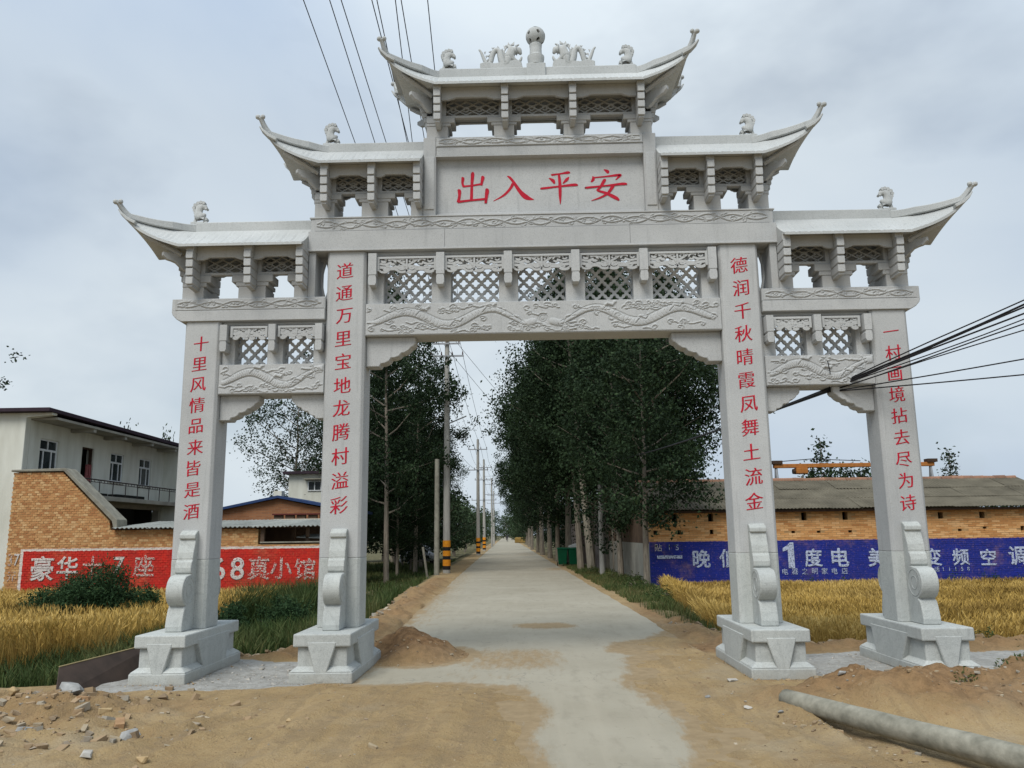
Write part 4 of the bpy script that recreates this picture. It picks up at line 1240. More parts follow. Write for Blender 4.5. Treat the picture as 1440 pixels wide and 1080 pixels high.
# outer roofs
for s in (-1, 1):
    xs = sorted([s*4.475, s*3.735, s*3.07])
    if s < 0:
        piers = [(-4.66, -4.385), (-3.93, -3.575), (-3.205, -3.021)]
        tier(xs, 4.641, 5.242, -4.66, -3.021, piers, (-1,))
    else:
        piers = [(3.021, 3.205), (3.575, 3.93), (4.385, 4.66)]
        tier(xs, 4.641, 5.242, 3.021, 4.66, piers, (1,))
    roof(3.03, 4.595, 5.242, 5.285, 5.595, s, False, 5.40, 5.86)
    xs = sorted([s*2.794, s*2.182, s*1.59])
    if s < 0:
        piers = [(-2.97, -2.71), (-2.35, -2.0), (-1.70, -1.541)]
        tier(xs, 5.7166, 6.333, -2.97, -1.541, piers, (-1,), 0.215, 0.335)
    else:
        piers = [(1.541, 1.70), (2.0, 2.35), (2.71, 2.97)]
        tier(xs, 5.7166, 6.333, 1.541, 2.97, piers, (1,), 0.215, 0.335)
    roof(1.541, 2.848, 6.333, 3.515, 6.695, s, False, 3.615, 6.99)
tier([-1.335, -0.445, 0.445, 1.335], 6.8204, 7.40, -1.50, 1.50, [(-1.50, -1.215), (-0.60, -0.33), (0.33, 0.60), (1.215, 1.50)], (-1, 1), 0.165, 0.285)
roof(0, 1.357, 7.40, 1.99, 7.785, 1, True, 2.05, 8.07)

# ---- ridge beasts: seated horned creatures, silhouettes carved in the round
def beast_mesh():
    # seated creature, head turned back over the ridge, thick mane curling down
    pts = [(0.02, 0, 0.0), (0.0, 0, 0.08), (-0.03, 0, 0.16), (-0.01, 0, 0.235), (0.035, 0, 0.275), (0.075, 0, 0.25), (0.088, 0, 0.205),
           (-0.055, 0, 0.265), (-0.085, 0, 0.225), (0.075, 0, 0.04), (0.105, 0, 0.0), (0.055, 0, 0.12), (0.085, 0, 0.155),
           (-0.06, 0, 0.07), (-0.085, 0, 0.0), (0.0, 0, 0.31)]
    ed = [(0, 1), (1, 2), (2, 3), (3, 4), (4, 5), (5, 6), (3, 7), (7, 8), (0, 9), (9, 10), (1, 11), (11, 12), (1, 13), (13, 14), (3, 15)]
    rad = [0.075, 0.07, 0.06, 0.062, 0.052, 0.045, 0.028, 0.04, 0.028, 0.055, 0.04, 0.045, 0.022, 0.035, 0.03, 0.016]
    return skin_mesh('ridge_beast', pts, ed, rad, 1)
BM = beast_mesh()
def curls():
    g = MB()
    for x, z, r in ((-0.075, 0.275, 0.030), (-0.095, 0.235, 0.026), (-0.035, 0.305, 0.028), (0.01, 0.318, 0.026), (0.05, 0.31, 0.024), (-0.085, 0.195, 0.024), (0.095, 0.225, 0.020), (-0.07, 0.155, 0.022), (0.10, 0.06, 0.024)):
        g.tube([(x, -0.045, z), (x, 0.045, z)], [r, r], 7)
    return g.mesh('mane_curls')
CURLS = curls()
for s in (-1, 1):
    for x, z in ((4.57, 5.76), (2.82, 6.85), (1.23, 7.92)):
        o = link('ridge_beast', BM, M['roof_stone'], gate, (s*x, 0, z)); o.scale = (-s*0.88, 0.75, 0.92)
        link('mane_curls', CURLS, M['roof_stone'], o, kind='stuff')
        MB().box(-0.13, 0.13, -0.05, 0.05, -0.06, 0.02).build('beast_base', M['roof_stone'], o, 0.008)

def dragon_mesh():
    # head towards +x
    body = [(-0.27, 0, 0.25), (-0.235, 0, 0.15), (-0.19, 0, 0.05), (-0.145, 0, 0.06), (-0.125, 0, 0.17), (-0.08, 0, 0.255), (-0.02, 0, 0.235), (0.0, 0, 0.13), (0.03, 0, 0.04), (0.085, 0, 0.05), (0.095, 0, 0.15), (0.13, 0, 0.225), (0.20, 0, 0.25), (0.275, 0, 0.25)]
    b = catmull(body, 2); n = len(b)
    rad = list(np.interp(np.arange(n), [0, n*0.22, n*0.45, n*0.8, n-1], [0.018, 0.038, 0.046, 0.068, 0.036]))
    pts = [tuple(p) for p in b]; ed = [(i, i+1) for i in range(n-1)]
    def add(i, p, r):
        pts.append(p); rad.append(r); ed.append((i, len(pts)-1)); return len(pts)-1
    k = add(n-2, (0.265, 0, 0.185), 0.022)
    k = add(n-4, (0.11, 0, 0.30), 0.026); add(k, (0.055, 0, 0.325), 0.014)
    k = add(n-3, (0.20, 0, 0.315), 0.018); add(k, (0.245, 0, 0.335), 0.010)
    k = add(n-6, (0.175, 0, 0.10), 0.04); k = add(k, (0.235, 0, 0.07), 0.03); k = add(k, (0.265, 0, 0.12), 0.02); add(k, (0.275, 0, 0.16), 0.010)
    k = add(0, (-0.30, 0, 0.275), 0.010)
    k = add(5, (-0.25, 0, 0.01), 0.045)
    return skin_mesh('ridge_dragon', pts, ed, rad, 1)
DM = dragon_mesh()
def fins(pts, r, size, step=1, side=1):
    g = MB()
    for i in range(1, len(pts)-1, step):
        p, a, b = Vector(pts[i]), Vector(pts[i-1]), Vector(pts[i+1]); t = (b-a).normalized(); n = Vector((-t.z, 0, t.x))*side
        q = p+n*r*0.8; k = len(g.v); e = t*size*0.5
        g.v += [tuple(q-e+Vector((0, -0.012, 0))), tuple(q+e+Vector((0, -0.012, 0))), tuple(q+e+Vector((0, 0.012, 0))), tuple(q-e+Vector((0, 0.012, 0))), tuple(q+n*size-t*size*0.6)]
        g.f += [(k, k+1, k+4), (k+1, k+2, k+4), (k+2, k+3, k+4), (k+3, k, k+4), (k, k+3, k+2, k+1)]
    return g.mesh('dorsal_fins')
_db = catmull([(-0.27, 0, 0.25), (-0.235, 0, 0.15), (-0.19, 0, 0.05), (-0.145, 0, 0.06), (-0.125, 0, 0.17), (-0.08, 0, 0.255), (-0.02, 0, 0.235), (0.0, 0, 0.13), (0.03, 0, 0.04), (0.085, 0, 0.05), (0.095, 0, 0.15), (0.13, 0, 0.225), (0.20, 0, 0.25), (0.275, 0, 0.25)], 2)
FINS = fins([tuple(p) for p in _db[:-4]], 0.045, 0.030)
MANE = fins([(0.20, 0, 0.315), (0.15, 0, 0.325), (0.10, 0, 0.31), (0.065, 0, 0.27), (0.05, 0, 0.22), (0.055, 0, 0.17), (0.07, 0, 0.12)], 0.0, 0.055, 1, -1)
for s in (-1, 1):
    o = link('ridge_dragon', DM, M['roof_stone'], gate, (s*0.50, 0, 7.945)); o.scale = (-s*1.04, 1.0, 1.04)
    link('dorsal_fins', FINS, M['roof_stone'], o, kind='stuff'); link('mane', MANE, M['roof_stone'], o, kind='stuff')
    g = MB(); g.prism([(-0.28, -0.05), (0.29, -0.05), (0.27, 0.06), (0.18, 0.09), (0.02, 0.06), (-0.10, 0.05), (-0.20, 0.075), (-0.28, 0.05)], -0.045, 0.045, 'y')
    g.build('dragon_cloud_base', M['roof_stone'], o, 0.008)

# ---- globe finial on a turned shaft
fin = empty('globe_finial', (-0.02, 0, 7.72)); fin.parent = gate
MB().box(-0.13, 0.13, -0.10, 0.10, 0.0, 0.235).build('finial_foot', M['roof_stone'], fin, 0.01)
MB().lathe([(0.10, 0.235), (0.105, 0.27), (0.115, 0.33), (0.118, 0.37), (0.10, 0.385), (0.085, 0.40), (0.082, 0.50), (0.088, 0.55), (0.07, 0.57), (0.066, 0.60)], 20).build('finial_shaft', M['roof_stone'], fin, smooth=False)
bm = bmesh.new(); bmesh.ops.create_icosphere(bm, subdivisions=4, radius=0.135)
dirs = []
for el, n, ph in ((0.05, 6, 0.26), (0.85, 5, 0.0), (-0.75, 5, 0.3)):
    for k in range(n):
        a = 2*PI*(k+ph)/n - PI/2; dirs.append(Vector((math.cos(a)*math.cos(el), math.sin(a)*math.cos(el), math.sin(el))))
kill = [f for f in bm.faces if any(f.calc_center_median().normalized().dot(d) > math.cos(0.185) for d in dirs)]
bmesh.ops.delete(bm, geom=kill, context='FACES')
me = bpy.data.meshes.new('pierced_globe'); bm.to_mesh(me); bm.free()
o = link('pierced_globe', me, M['roof_stone'], fin, (0, 0, 0.685)); sm = o.modifiers.new('solid', 'SOLIDIFY'); sm.thickness = 0.03; sm.offset = -1
bm = bmesh.new(); bmesh.ops.create_icosphere(bm, subdivisions=2, radius=0.085); me = bpy.data.meshes.new('shade_ball'); bm.to_mesh(me); bm.free()
link('shade_ball', me, M['black_hole'], fin, (0, 0, 0.685))  # added black ball, paints the shade seen through the globe's holes

# ------------------------------------------------------------------ lettering
_glyph = {}
def glyph(ch, thin=0.0, shear=0.0, bold=0.0, depth=0.006, key='k'):
    kk = (ch, key)
    if kk in _glyph: return _glyph[kk]
    cu = bpy.data.curves.new('glyph', 'FONT'); cu.body = ch; cu.size = 1.0; cu.resolution_u = 3
    to = bpy.data.objects.new('glyph', cu); COL.objects.link(to)
    dg = bpy.context.evaluated_depsgraph_get(); dg.update()
    c2 = to.evaluated_get(dg).to_curve(dg).copy()
    # thin horizontal strokes, keep vertical ones: shift outline points along y only
    if thin:
        for spn in c2.splines:
            pts = spn.bezier_points; n = len(pts)
            if n < 3: continue
            cos = [Vector(p.co) for p in pts]
            sh = []
            for i in range(n):
                t = (cos[(i+1) % n]-cos[i-1]);
                if t.length < 1e-6: sh.append(0); continue
                t.normalize(); sh.append(t.x)
            for i, p in enumerate(pts):
                # outline direction gives the side of the ink
                dy = -thin*sh[i]*GL_SIGN
                for a in ('co', 'handle_left', 'handle_right'):
                    v = getattr(p, a); setattr(p, a, (v[0], v[1]+dy, v[2]))
    c2.dimensions = '2D'; c2.fill_mode = 'BOTH'; c2.extrude = depth
    if bold > 0: c2.bevel_depth = bold; c2.bevel_resolution = 0
    else: c2.offset = bold
    o2 = bpy.data.objects.new('glyph2', c2); COL.objects.link(o2)
    dg = bpy.context.evaluated_depsgraph_get(); dg.update()
    me = bpy.data.meshes.new_from_object(o2.evaluated_get(dg)); me.name = 'character'
    co = np.empty(len(me.vertices)*3); me.vertices.foreach_get('co', co); co = co.reshape(-1, 3)
    co[:, 1] += co[:, 0]*shear
    if bold > 0: co[:, 2] *= depth/(depth+bold)
    mn, mx = co.min(0), co.max(0)
    cx, cy = (mn[0]+mx[0])/2, (mn[1]+mx[1])/2
    if ch == '一' : cy = mn[1]+0.05
    co[:, 0] -= cx; co[:, 1] -= cy
    out = np.stack([co[:, 0], -co[:, 2], co[:, 1]], -1)     # faces -y
    me.vertices.foreach_set('co', out.ravel()); me.update()
    bpy.data.objects.remove(to); bpy.data.objects.remove(o2)
    _glyph[kk] = me
    return me
GL_SIGN = -1.0

def put_char(ch, x, z, y, size, mat, parent, name='carved_character', sx=1.0, sz=1.0, **kw):
    me = glyph(ch, **kw)
    o = link(name, me, mat, parent, (x, y, z)); o.scale = (size*sx, 1.0, size*sz)
    o['label'] = 'character ' + ch
    return o

def col_text(txt, cx, ztop, zbot, size, post):
    n = len(txt)
    for i, ch in enumerate(txt):
        z = ztop+(zbot-ztop)*i/(n-1)
        put_char(ch, cx+random.uniform(-.006, .006), z, -0.2215, size, M['char_red'], post, thin=0.020, shear=0.13, bold=0.013, depth=0.003)
col_text('道通万里宝地龙腾村溢彩', -2.54, 4.985, 1.985, 0.225, posts[-2.524])
col_text('德润千秋晴霞凤舞土流金', 2.53, 4.96, 1.965, 0.225, posts[2.524])
col_text('十里风情品来皆是酒', -4.37, 4.05, 1.93, 0.205, posts[-4.36])
col_text('一村画境拈去尽为诗', 4.37, 4.05, 1.925, 0.205, posts[4.36])

# four large brush characters on the plaque; strokes as (x, y, half width) in a 100-unit box
BIG = {
 '出': [[(51, 99, 2), (53, 93, 4.5), (51, 60, 3.6), (50, 22, 3.8), (49, 11, 4)], [(25, 84, 2), (28, 80, 4), (27, 66, 3), (30, 55, 3)], [(28, 56, 3), (50, 58, 2.4), (74, 62, 3)],
        [(76, 86, 2), (79, 82, 4.5), (77, 70, 3.5), (75, 58, 3)], [(15, 46, 2), (19, 42, 4.5), (19, 26, 3.3), (16, 8, 4)], [(15, 9, 3.5), (50, 13, 2.8), (84, 16, 3)], [(86, 46, 2), (90, 42, 4.8), (88, 24, 4), (86, 3, 3)]],
 '入': [[(36, 93, 1.5), (42, 88, 3.2), (52, 70, 3.6), (66, 40, 5), (82, 18, 7), (99, 10, 1.2)], [(50, 68, 3.6), (42, 48, 3.4), (26, 26, 3), (2, 8, 0.8)]],
 '平': [[(30, 87, 2), (34, 88, 3.2), (55, 91, 2.4), (74, 94, 4.4), (78, 91, 1.5)], [(24, 78, 1.2), (34, 70, 4.6), (38, 60, 2)], [(76, 80, 1.2), (70, 72, 4.2), (60, 60, 1.4)],
        [(1, 46, 1.5), (8, 46, 3.2), (50, 51, 2.5), (90, 55, 4.2), (98, 52, 1.5)], [(50, 90, 3), (52, 60, 3.8), (52, 24, 3.6), (52, -4, 0.8)]],
 '安': [[(46, 104, 1.2), (54, 98, 4.6), (56, 90, 2.2)], [(19, 82, 1.2), (20, 72, 3.8), (15, 62, 2)], [(20, 77, 2), (50, 80, 2.4), (80, 84, 4), (84, 82, 3.8), (74, 68, 0.9)],
        [(48, 72, 1.8), (46, 66, 4), (36, 44, 3), (30, 34, 3), (50, 24, 4), (72, 8, 5), (80, -1, 2)], [(70, 54, 1.5), (66, 46, 4), (54, 24, 3.2), (36, 10, 2.6), (14, 0, 0.8)],
        [(0, 44, 1.5), (6, 44, 3.2), (50, 49, 2.5), (92, 54, 4.2), (100, 51, 1.4)]],
}
def brush_char(ch, x0, x1, z0, z1, y, parent):
    g = MB(); k = 0
    for st in BIG[ch]:
        P = catmull(st, 7); k += 1
        yy = y-0.001*k
        L, Rr = [], []
        for i, p in enumerate(P):
            a = P[max(i-1, 0)]; b = P[min(i+1, len(P)-1)]
            dx, dy = b[0]-a[0], b[1]-a[1]; l = math.hypot(dx, dy) or 1
            w = max(0.5, p[2])*1.02
            L.append((p[0]-dy/l*w, p[1]+dx/l*w)); Rr.append((p[0]+dy/l*w, p[1]-dx/l*w))
        def m(q): return (x0+(x1-x0)*q[0]/100, z0+(z1-z0)*q[1]/100)
        n0 = len(g.v); n = len(P)
        for q in L: a = m(q); g.v.append((a[0], yy, a[1]))
        for q in Rr: a = m(q); g.v.append((a[0], yy, a[1]))
        for q in L: a = m(q); g.v.append((a[0], y+0.002, a[1]))
        for q in Rr: a = m(q); g.v.append((a[0], y+0.002, a[1]))
        for i in range(n-1):
            g.f += [(n0+i, n0+n+i, n0+n+i+1, n0+i+1), (n0+i, n0+i+1, n0+2*n+i+1, n0+2*n+i), (n0+n+i, n0+3*n+i, n0+3*n+i+1, n0+n+i+1)]
        g.f += [(n0, n0+2*n, n0+3*n, n0+n), (n0+n-1, n0+2*n-1, n0+4*n-1, n0+3*n-1)]
    o = g.build('carved_character', M['char_red'], parent); o['label'] = 'large character ' + ch
brush_char('出', -1.17, -0.65, 5.91, 6.37, -0.1015, plaque)
brush_char('入', -0.63, -0.08, 5.92, 6.33, -0.1015, plaque)
brush_char('平', 0.0, 0.51, 5.91, 6.36, -0.1015, plaque)
brush_char('安', 0.60, 1.15, 5.93, 6.35, -0.1015, plaque)

# ------------------------------------------------------------------ brick walls
BL, BH, BD, CH = 0.230, 0.053, 0.11, 0.0635
def brick_unit(rnd, dl=0.0, jit=0, BL=0.230):
    R = random.Random(jit)
    c = 0.004
    x, z = (BL+dl)/2, BH/2
    V = [(-x, 0, -z), (x, 0, -z), (x, BD, -z), (-x, BD, -z), (-x, 0, z), (x, 0, z), (x, BD, z), (-x, BD, z)]
    V = [(a+R.uniform(-c, c), b+(R.uniform(-.003, .003) if b == 0 else 0), d+R.uniform(-.003, .003)) for a, b, d in V]
    F = [(0, 3, 2, 1), (4, 5, 6, 7), (0, 1, 5, 4), (1, 2, 6, 5), (2, 3, 7, 6), (3, 0, 4, 7)]
    return V, F
def brick_wall(parent, y, x0, x1, z0, top, mats, holes=(), near_x=0.0, seed=1, BL=0.230):
    PT = BL+0.014; HB = BL/2
    """top(x) gives the wall head; bricks stand proud of a recessed mortar bed"""
    R = random.Random(seed)
    units = []
    for k in range(10):
        V, F = brick_unit(0, R.uniform(-.006, .006), seed*31+k, BL)
        units.append(np_mesh('brick', V, F, {'rnd': np.full(8, R.random())}))
        units[-1].materials.append(mats[0])
    pos = []
    row = 0; z = z0
    while z < 6:
        x = x0-(PT/2 if row % 2 else 0); zc = z+CH/2
        any_ = False
        while x < x1:
            xc = x+PT/2
            if xc-HB >= x0-0.02 and xc+HB <= x1+0.02 and min(top(xc-HB), top(xc+HB)) >= zc+BH/2-0.01:
                any_ = True
                if not any(hx0 < xc+HB and hx1 > xc-HB and hz0 < zc+0.026 and hz1 > zc-0.026 for hx0, hx1, hz0, hz1 in holes):
                    pos.append((xc, zc))
            x += PT
        z += CH; row += 1
        if not any_ and row > 5: break
    vis = sorted(range(len(pos)), key=lambda i: (pos[i][1] < 0.35, abs(pos[i][0]-near_x)+abs(pos[i][1]-1.4)*0.3))
    single = set(vis[:300])
    Vs, Fs, As = [], [], []
    for i, (xc, zc) in enumerate(pos):
        yo = y+R.uniform(-0.004, 0.004)
        if i in single:
            o = link('brick', R.choice(units), None, parent, (xc, yo, zc), (R.uniform(-.01, .01), R.uniform(-.006, .006), R.uniform(-.012, .012)))
        else:
            V, F = brick_unit(0, R.uniform(-.006, .006), i, BL)
            b = len(Vs); rr = R.random()
            Vs += [(a+xc, q+yo, c+zc) for a, q, c in V]; Fs += [tuple(b+k for k in f) for f in F]; As += [rr]*8
    me = np_mesh('brickwork', Vs, Fs, {'rnd': np.array(As)})
    link('brickwork', me, mats[0], parent, kind='stuff')

# ---- left wall: ramp-topped brick wall with the red painted band
wl_ = empty('brick_wall', (-10, 12, -0.4), 'orange brick yard wall with sloping ramp end and faded red painted slogan band', 'wall')
wl_in = Matrix.Translation((10, -12, 0.4))
_wl = wl_
def under(parent, o):
    """parent keeping world placement (parents here are only translated)"""
    o.parent = parent; o.location = Vector(o.location)-Vector(parent.location) if parent.parent is None else o.location
    return o
def holder(name, *a):
    e = empty(name, (0, 0, 0), *a); return e
_wl.location = (0, 0, 0)
def topL(x):
    if x < -13.03: return 3.47
    if x < -11.62: return 3.47-(x+13.03)/(1.41)*1.33
    if x < -7.52: return 1.87
    return 1.46
brick_wall(wl_, 11.985, -14.42, -5.62, -0.42, topL, (M['brick_left'],), near_x=-9, seed=5, BL=0.113)
g = MB()
g.prism([(-14.40, -0.45), (-5.64, -0.45), (-5.64, 1.43), (-7.56, 1.43), (-7.56, 1.84), (-11.60, 1.84), (-11.66, 2.10), (-13.05, 3.43), (-14.40, 3.43)], 11.991, 12.25, 'y')
g.build('mortar_bed', M['mortar_left'], wl_)
g = MB(); g.prism([(-14.46, 3.475), (-13.0, 3.475), (-11.56, 2.10), (-11.50, 1.88), (-11.40, 1.88), (-11.42, 2.14), (-12.97, 3.56), (-14.46, 3.53)], 11.93, 12.5, 'y')
g.build('coping', M['old_conc'], wl_, 0.01)
g = MB(); g.box(-7.50, -5.60, 11.96, 12.27, 1.462, 1.50); g.build('low_coping', M['old_conc'], wl_, 0.006)
for ch, x, z, sz, mt in (('豪', -13.38, 0.86, 0.68, 'white_letters'), ('华', -12.70, 0.88, 0.62, 'white_letters'), ('十', -12.02, 0.92, 0.55, 'worn_letters'), ('7', -11.30, 0.92, 0.62, 'white_letters'), ('座', -10.62, 0.90, 0.60, 'worn_letters'),
                         ('始', -9.42, 0.88, 0.56, 'worn_letters'), ('6', -8.58, 0.80, 0.80, 'white_letters'), ('8', -8.08, 0.80, 0.80, 'white_letters'), ('真', -7.50, 0.80, 0.64, 'worn_letters'), ('小', -6.90, 0.80, 0.60, 'worn_letters'), ('馆', -6.26, 0.78, 0.60, 'worn_letters')):
    put_char(ch, x, z, 11.972, sz, M[mt], wl_, name='painted_character', bold=0.018, depth=0.002, key='b')
for ch, x, z, sz, q in (('3', -14.28, 1.10, 0.44, 0.7), ('7', -14.10, 1.10, 0.44, 0.7), ('0', -14.28, 1.10, 0, 0), ('元', -14.2, 0.66, 0.30, 0.9)):
    if sz: put_char(ch, x, z, 11.972, sz, M['worn_letters'], wl_, name='painted_character', bold=0.018, depth=0.002, key='b', sx=q)

# ---- right: long brick shed with the blue painted band
shed = holder('brick_shed', 'long low orange brick shed with grey sheet roof and blue painted slogan wall', 'shed')
HX = [(4.26, 2.07), (5.38, 2.06), (6.82, 2.055), (8.25, 2.05), (9.51, 2.04), (11.0, 2.035), (12.43, 2.03), (13.69, 2.03), (15.1, 2.03)]
SX = [(3.65, 1.615), (4.39, 1.61), (5.39, 1.60), (7.89, 1.59), (8.67, 1.58), (9.63, 1.59), (10.7, 1.59), (11.6, 1.60), (12.97, 1.59), (13.73, 1.645), (14.87, 1.60)]
holes = [(x-0.075, x+0.075, z-0.09, z+0.09) for x, z in HX]+[(x-0.05, x+0.05, z-0.026, z+0.026) for x, z in SX]
brick_wall(shed, 15.485, 3.47, 16.5, -0.48, lambda x: 2.27, (M['brick_right'],), holes, near_x=8, seed=9)
g = MB(); x0, x1 = 3.48, 16.5
g.box(x0, x1, 15.491, 15.75, -0.5, 1.545)
g.box(x0, x1, 15.491, 15.75, 1.68, 1.935); g.box(x0, x1, 15.491, 15.75, 2.175, 2.262)
def between(hs, z0, z1, hw):
    xs = [x0]+[q for x, z in hs for q in (x-hw, x+hw)]+[x1]
    for a, b in zip(xs[::2], xs[1::2]): g.box(a, b, 15.491, 15.75, z0+0.0001, z1-0.0001)
between(SX, 1.545, 1.68, 0.055); between(HX, 1.935, 2.175, 0.08)
g.build('mortar_bed', M['mortar_right'], shed)
g = MB(); g.box(3.48, 16.5, 16.3, 16.35, -0.4, 2.26); g.build('painted_dark_backing', M['black_hole'], shed)  # black sheet paints the unlit interior behind the vent holes
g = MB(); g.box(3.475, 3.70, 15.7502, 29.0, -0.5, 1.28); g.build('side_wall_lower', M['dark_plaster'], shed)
M['brown_wall'] = simple('dark_brown_brick', (0.15, 0.10, 0.065), (0.08, 0.055, 0.04), 3, 0.95, 0.4, bs=20)  # one dark brown tone for walls, posts and coping blocks
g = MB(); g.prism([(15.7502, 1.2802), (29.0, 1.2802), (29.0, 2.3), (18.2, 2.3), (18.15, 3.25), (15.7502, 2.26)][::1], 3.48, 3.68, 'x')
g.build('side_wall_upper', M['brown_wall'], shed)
# roof of overlapping sheets
slope = math.atan2(3.30-2.25, 18.25-15.22)
def sheet_mesh(w, L, waves, amp=0.022, th=0.012):
    n = waves*6; V, F = [], []
    for k, dz in ((0, 0), (1, -th)):
        for j in range(2):
            for i in range(n+1):
                V.append((-w/2+w*i/n, -L/2+L*j, amp*math.sin(2*PI*waves*i/n)+dz))
    q = n+1
    for i in range(n):
        F.append((i, i+1, q+i+1, q+i)); F.append((2*q+i, 3*q+i, 3*q+i+1, 2*q+i+1)); F.append((i, 2*q+i, 2*q+i+1, i+1)); F.append((q+i, q+i+1, 3*q+i+1, 3*q+i))
    F.append((0, q, 3*q, 2*q)); F.append((n, 2*q+n, 3*q+n, q+n))
    return np_mesh('roof_sheet', V, F, smooth=False)
SH = sheet_mesh(0.99, 1.16, 9, 0.011)
R = random.Random(4)
for r in range(3):
    for k in range(14):
        d = 0.55+r*1.03
        x = 3.9+k*0.93
        o = link('roof_sheet', SH, M['sheet_grey'], shed, (x+R.uniform(-.02, .02), 15.22+d*math.cos(slope), 2.262+d*math.sin(slope)+0.035+0.004*(k % 2)+R.uniform(0, .012)), (slope-0.012+R.uniform(-.012, .012), R.uniform(-.008, .008), R.uniform(-.01, .01)))
        o2 = link('roof_sheet', SH, M['sheet_grey'], shed, (x, 21.28-d*math.cos(slope), 2.262+d*math.sin(slope)+0.035+0.004*(k % 2)), (-slope+0.012, 0, 0))
RT = MB(); RT.tube([(-0.19, 0, 0), (0.19, 0, 0)], 0.10, 10); RTM = RT.mesh('ridge_tile')
for k in range(36):
    link('ridge_tile', RTM, M['ridge_tile'], shed, (3.65+k*0.36, 18.25+R.uniform(-.02, .02), 3.315+R.uniform(-.012, .012)), (R.uniform(-.05, .05), R.uniform(-.03, .03), R.uniform(-.05, .05)))
g = MB(); g.box(3.5, 16.5, 15.28, 15.46, 2.2, 2.262); g.build('eave_board', M['dark_wood'], shed)
# slogan
for ch, x, z, sz in (('一', 4.06, 0.86, 0.80), ('晚', 5.03, 0.81, 0.58), ('低', 5.86, 0.81, 0.58), ('至', 6.65, 0.81, 0.58), ('1', 7.69, 0.90, 0.95), ('度', 8.44, 0.80, 0.56), ('电', 9.25, 0.80, 0.60),
                     ('美', 10.38, 0.79, 0.58), ('的', 11.2, 0.79, 0.56), ('变', 12.06, 0.78, 0.54), ('频', 12.9, 0.77, 0.52), ('空', 13.73, 0.76, 0.52), ('调', 14.62, 0.79, 0.60)):
    if ch == '1':
        g = MB(); g.prism([(x-0.02, 0.50), (x+0.17, 0.50), (x+0.17, 1.27), (x+0.06, 1.27), (x-0.02, 1.19), (x-0.17, 1.10), (x-0.17, 1.00), (x-0.02, 1.05)], 15.470, 15.474, 'y')
        o = g.build('painted_character', M['blue_wall_letters'], shed); o['label'] = 'large painted digit 1'; continue
    sx = 1.0
    put_char(ch, x, z, 15.472, sz, M['blue_wall_letters'], shed, name='painted_character', bold=0.022, depth=0.002, key='bb', sx=sx)
for i, ch in enumerate('电器之明家电店'):
    put_char(ch, 7.55+i*0.30, 0.40, 15.472, 0.20, M['blue_wall_letters'], shed, name='painted_character', bold=0.0, depth=0.002, key='s')
for i, ch in enumerate('电话11158'):
    put_char(ch, 11.95+i*0.19, 0.42, 15.472, 0.16, M['blue_wall_letters'], shed, name='painted_character', bold=0.0, depth=0.002, key='s')
for i, ch in enumerate('贴15'):
    put_char(ch, 3.72+i*0.24+(0.1 if i else 0), 1.16, 15.472, 0.24, M['white_letters'], shed, name='painted_character', bold=0.0, depth=0.002, key='s')

# ------------------------------------------------------------------ left two-storey house
house = holder('two_storey_house', 'pale two-storey house with balcony railing and dark roof edge behind the ramp wall', 'house')
FX = -14.6
def wall_x_with_openings(x0, x1, ya, yb, za, zb, ops, mat, parent, name='wall'):
    """wall in the plane x, spanning y, with rectangular openings (y0,y1,z0,z1)"""
    g = MB(); ys = sorted({ya, yb, *[o[0] for o in ops], *[o[1] for o in ops]})
    for a, b in zip(ys[:-1], ys[1:]):
        cut = sorted([(o[2], o[3]) for o in ops if o[0] <= a+1e-6 and o[1] >= b-1e-6])
        z = za
        for c0, c1 in cut:
            if c0 > z: g.box(x0, x1, a, b, z, c0)
            z = c1
        if z < zb: g.box(x0, x1, a, b, z, zb)
    me = g.mesh(name)
    return link(name, me, mat, parent)
wins = [(13.38, 14.34, 3.60, 4.58), (17.50, 18.42, 3.58, 4.56), (19.60, 20.56, 3.56, 4.56)]
door = (15.66, 16.38, 3.02, 4.57)
wall_x_with_openings(FX-0.24, FX, 12.84, 22.0, 2.9, 5.1, wins+[door], M['white_plaster'], house, 'facade_wall')
wall_x_with_openings(FX-0.24, FX, 12.84, 22.0, -0.45, 2.8998, [(13.2, 16.4, 0, 2.7), (16.8, 21.4, 0, 2.7)], M['dark_plaster'], house, 'lower_facade_wall')  # lower wall coloured dark: shade under the balcony put into the plaster
g = MB(); g.prism([(-17.8, -0.45), (-14.6, -0.45), (-14.6, 5.08), (-13.85, 5.15), (-13.85, 5.22), (-17.8, 5.22)], 12.60, 12.838, 'y'); g.build('gable_wall', M['white_plaster'], house, 0.01)
g = MB(); g.box(-17.8, FX-0.2402, 13.2, 13.25, -0.4, 5.1); g.box(-16.6, -16.5, 13.25, 22, -0.4, 5.1); g.box(-15.6, -15.5, 12.86, 22.0, -0.4, 2.84); g.box(-15.4999, -14.85, 21.3, 21.4, -0.4, 2.84); g.build('painted_dark_room', M['black_hole'], house)  # black sheets added to paint the interior and the storey below the balcony dark
g = MB(); g.box(FX+0.001, -13.84, 21.6, 21.85, -0.4, 5.1); g.build('end_wall', M['white_plaster'], house)
g = MB(); g.hexa([(-18.2, 12.35, 5.2202), (-13.80, 12.35, 5.2202), (-13.80, 22.2, 5.12), (-18.2, 22.2, 5.12), (-18.2, 12.35, 5.33), (-13.80, 12.35, 5.33), (-13.80, 22.2, 5.25), (-18.2, 22.2, 5.25)])
g.build('roof_slab', M['roof_edge'], house, 0.01)
g = MB(); g.box(FX+0.001, -13.83, 12.84, 21.6, 5.04, 5.11); o = g.build('roof_soffit', M['dark_plaster'], house)
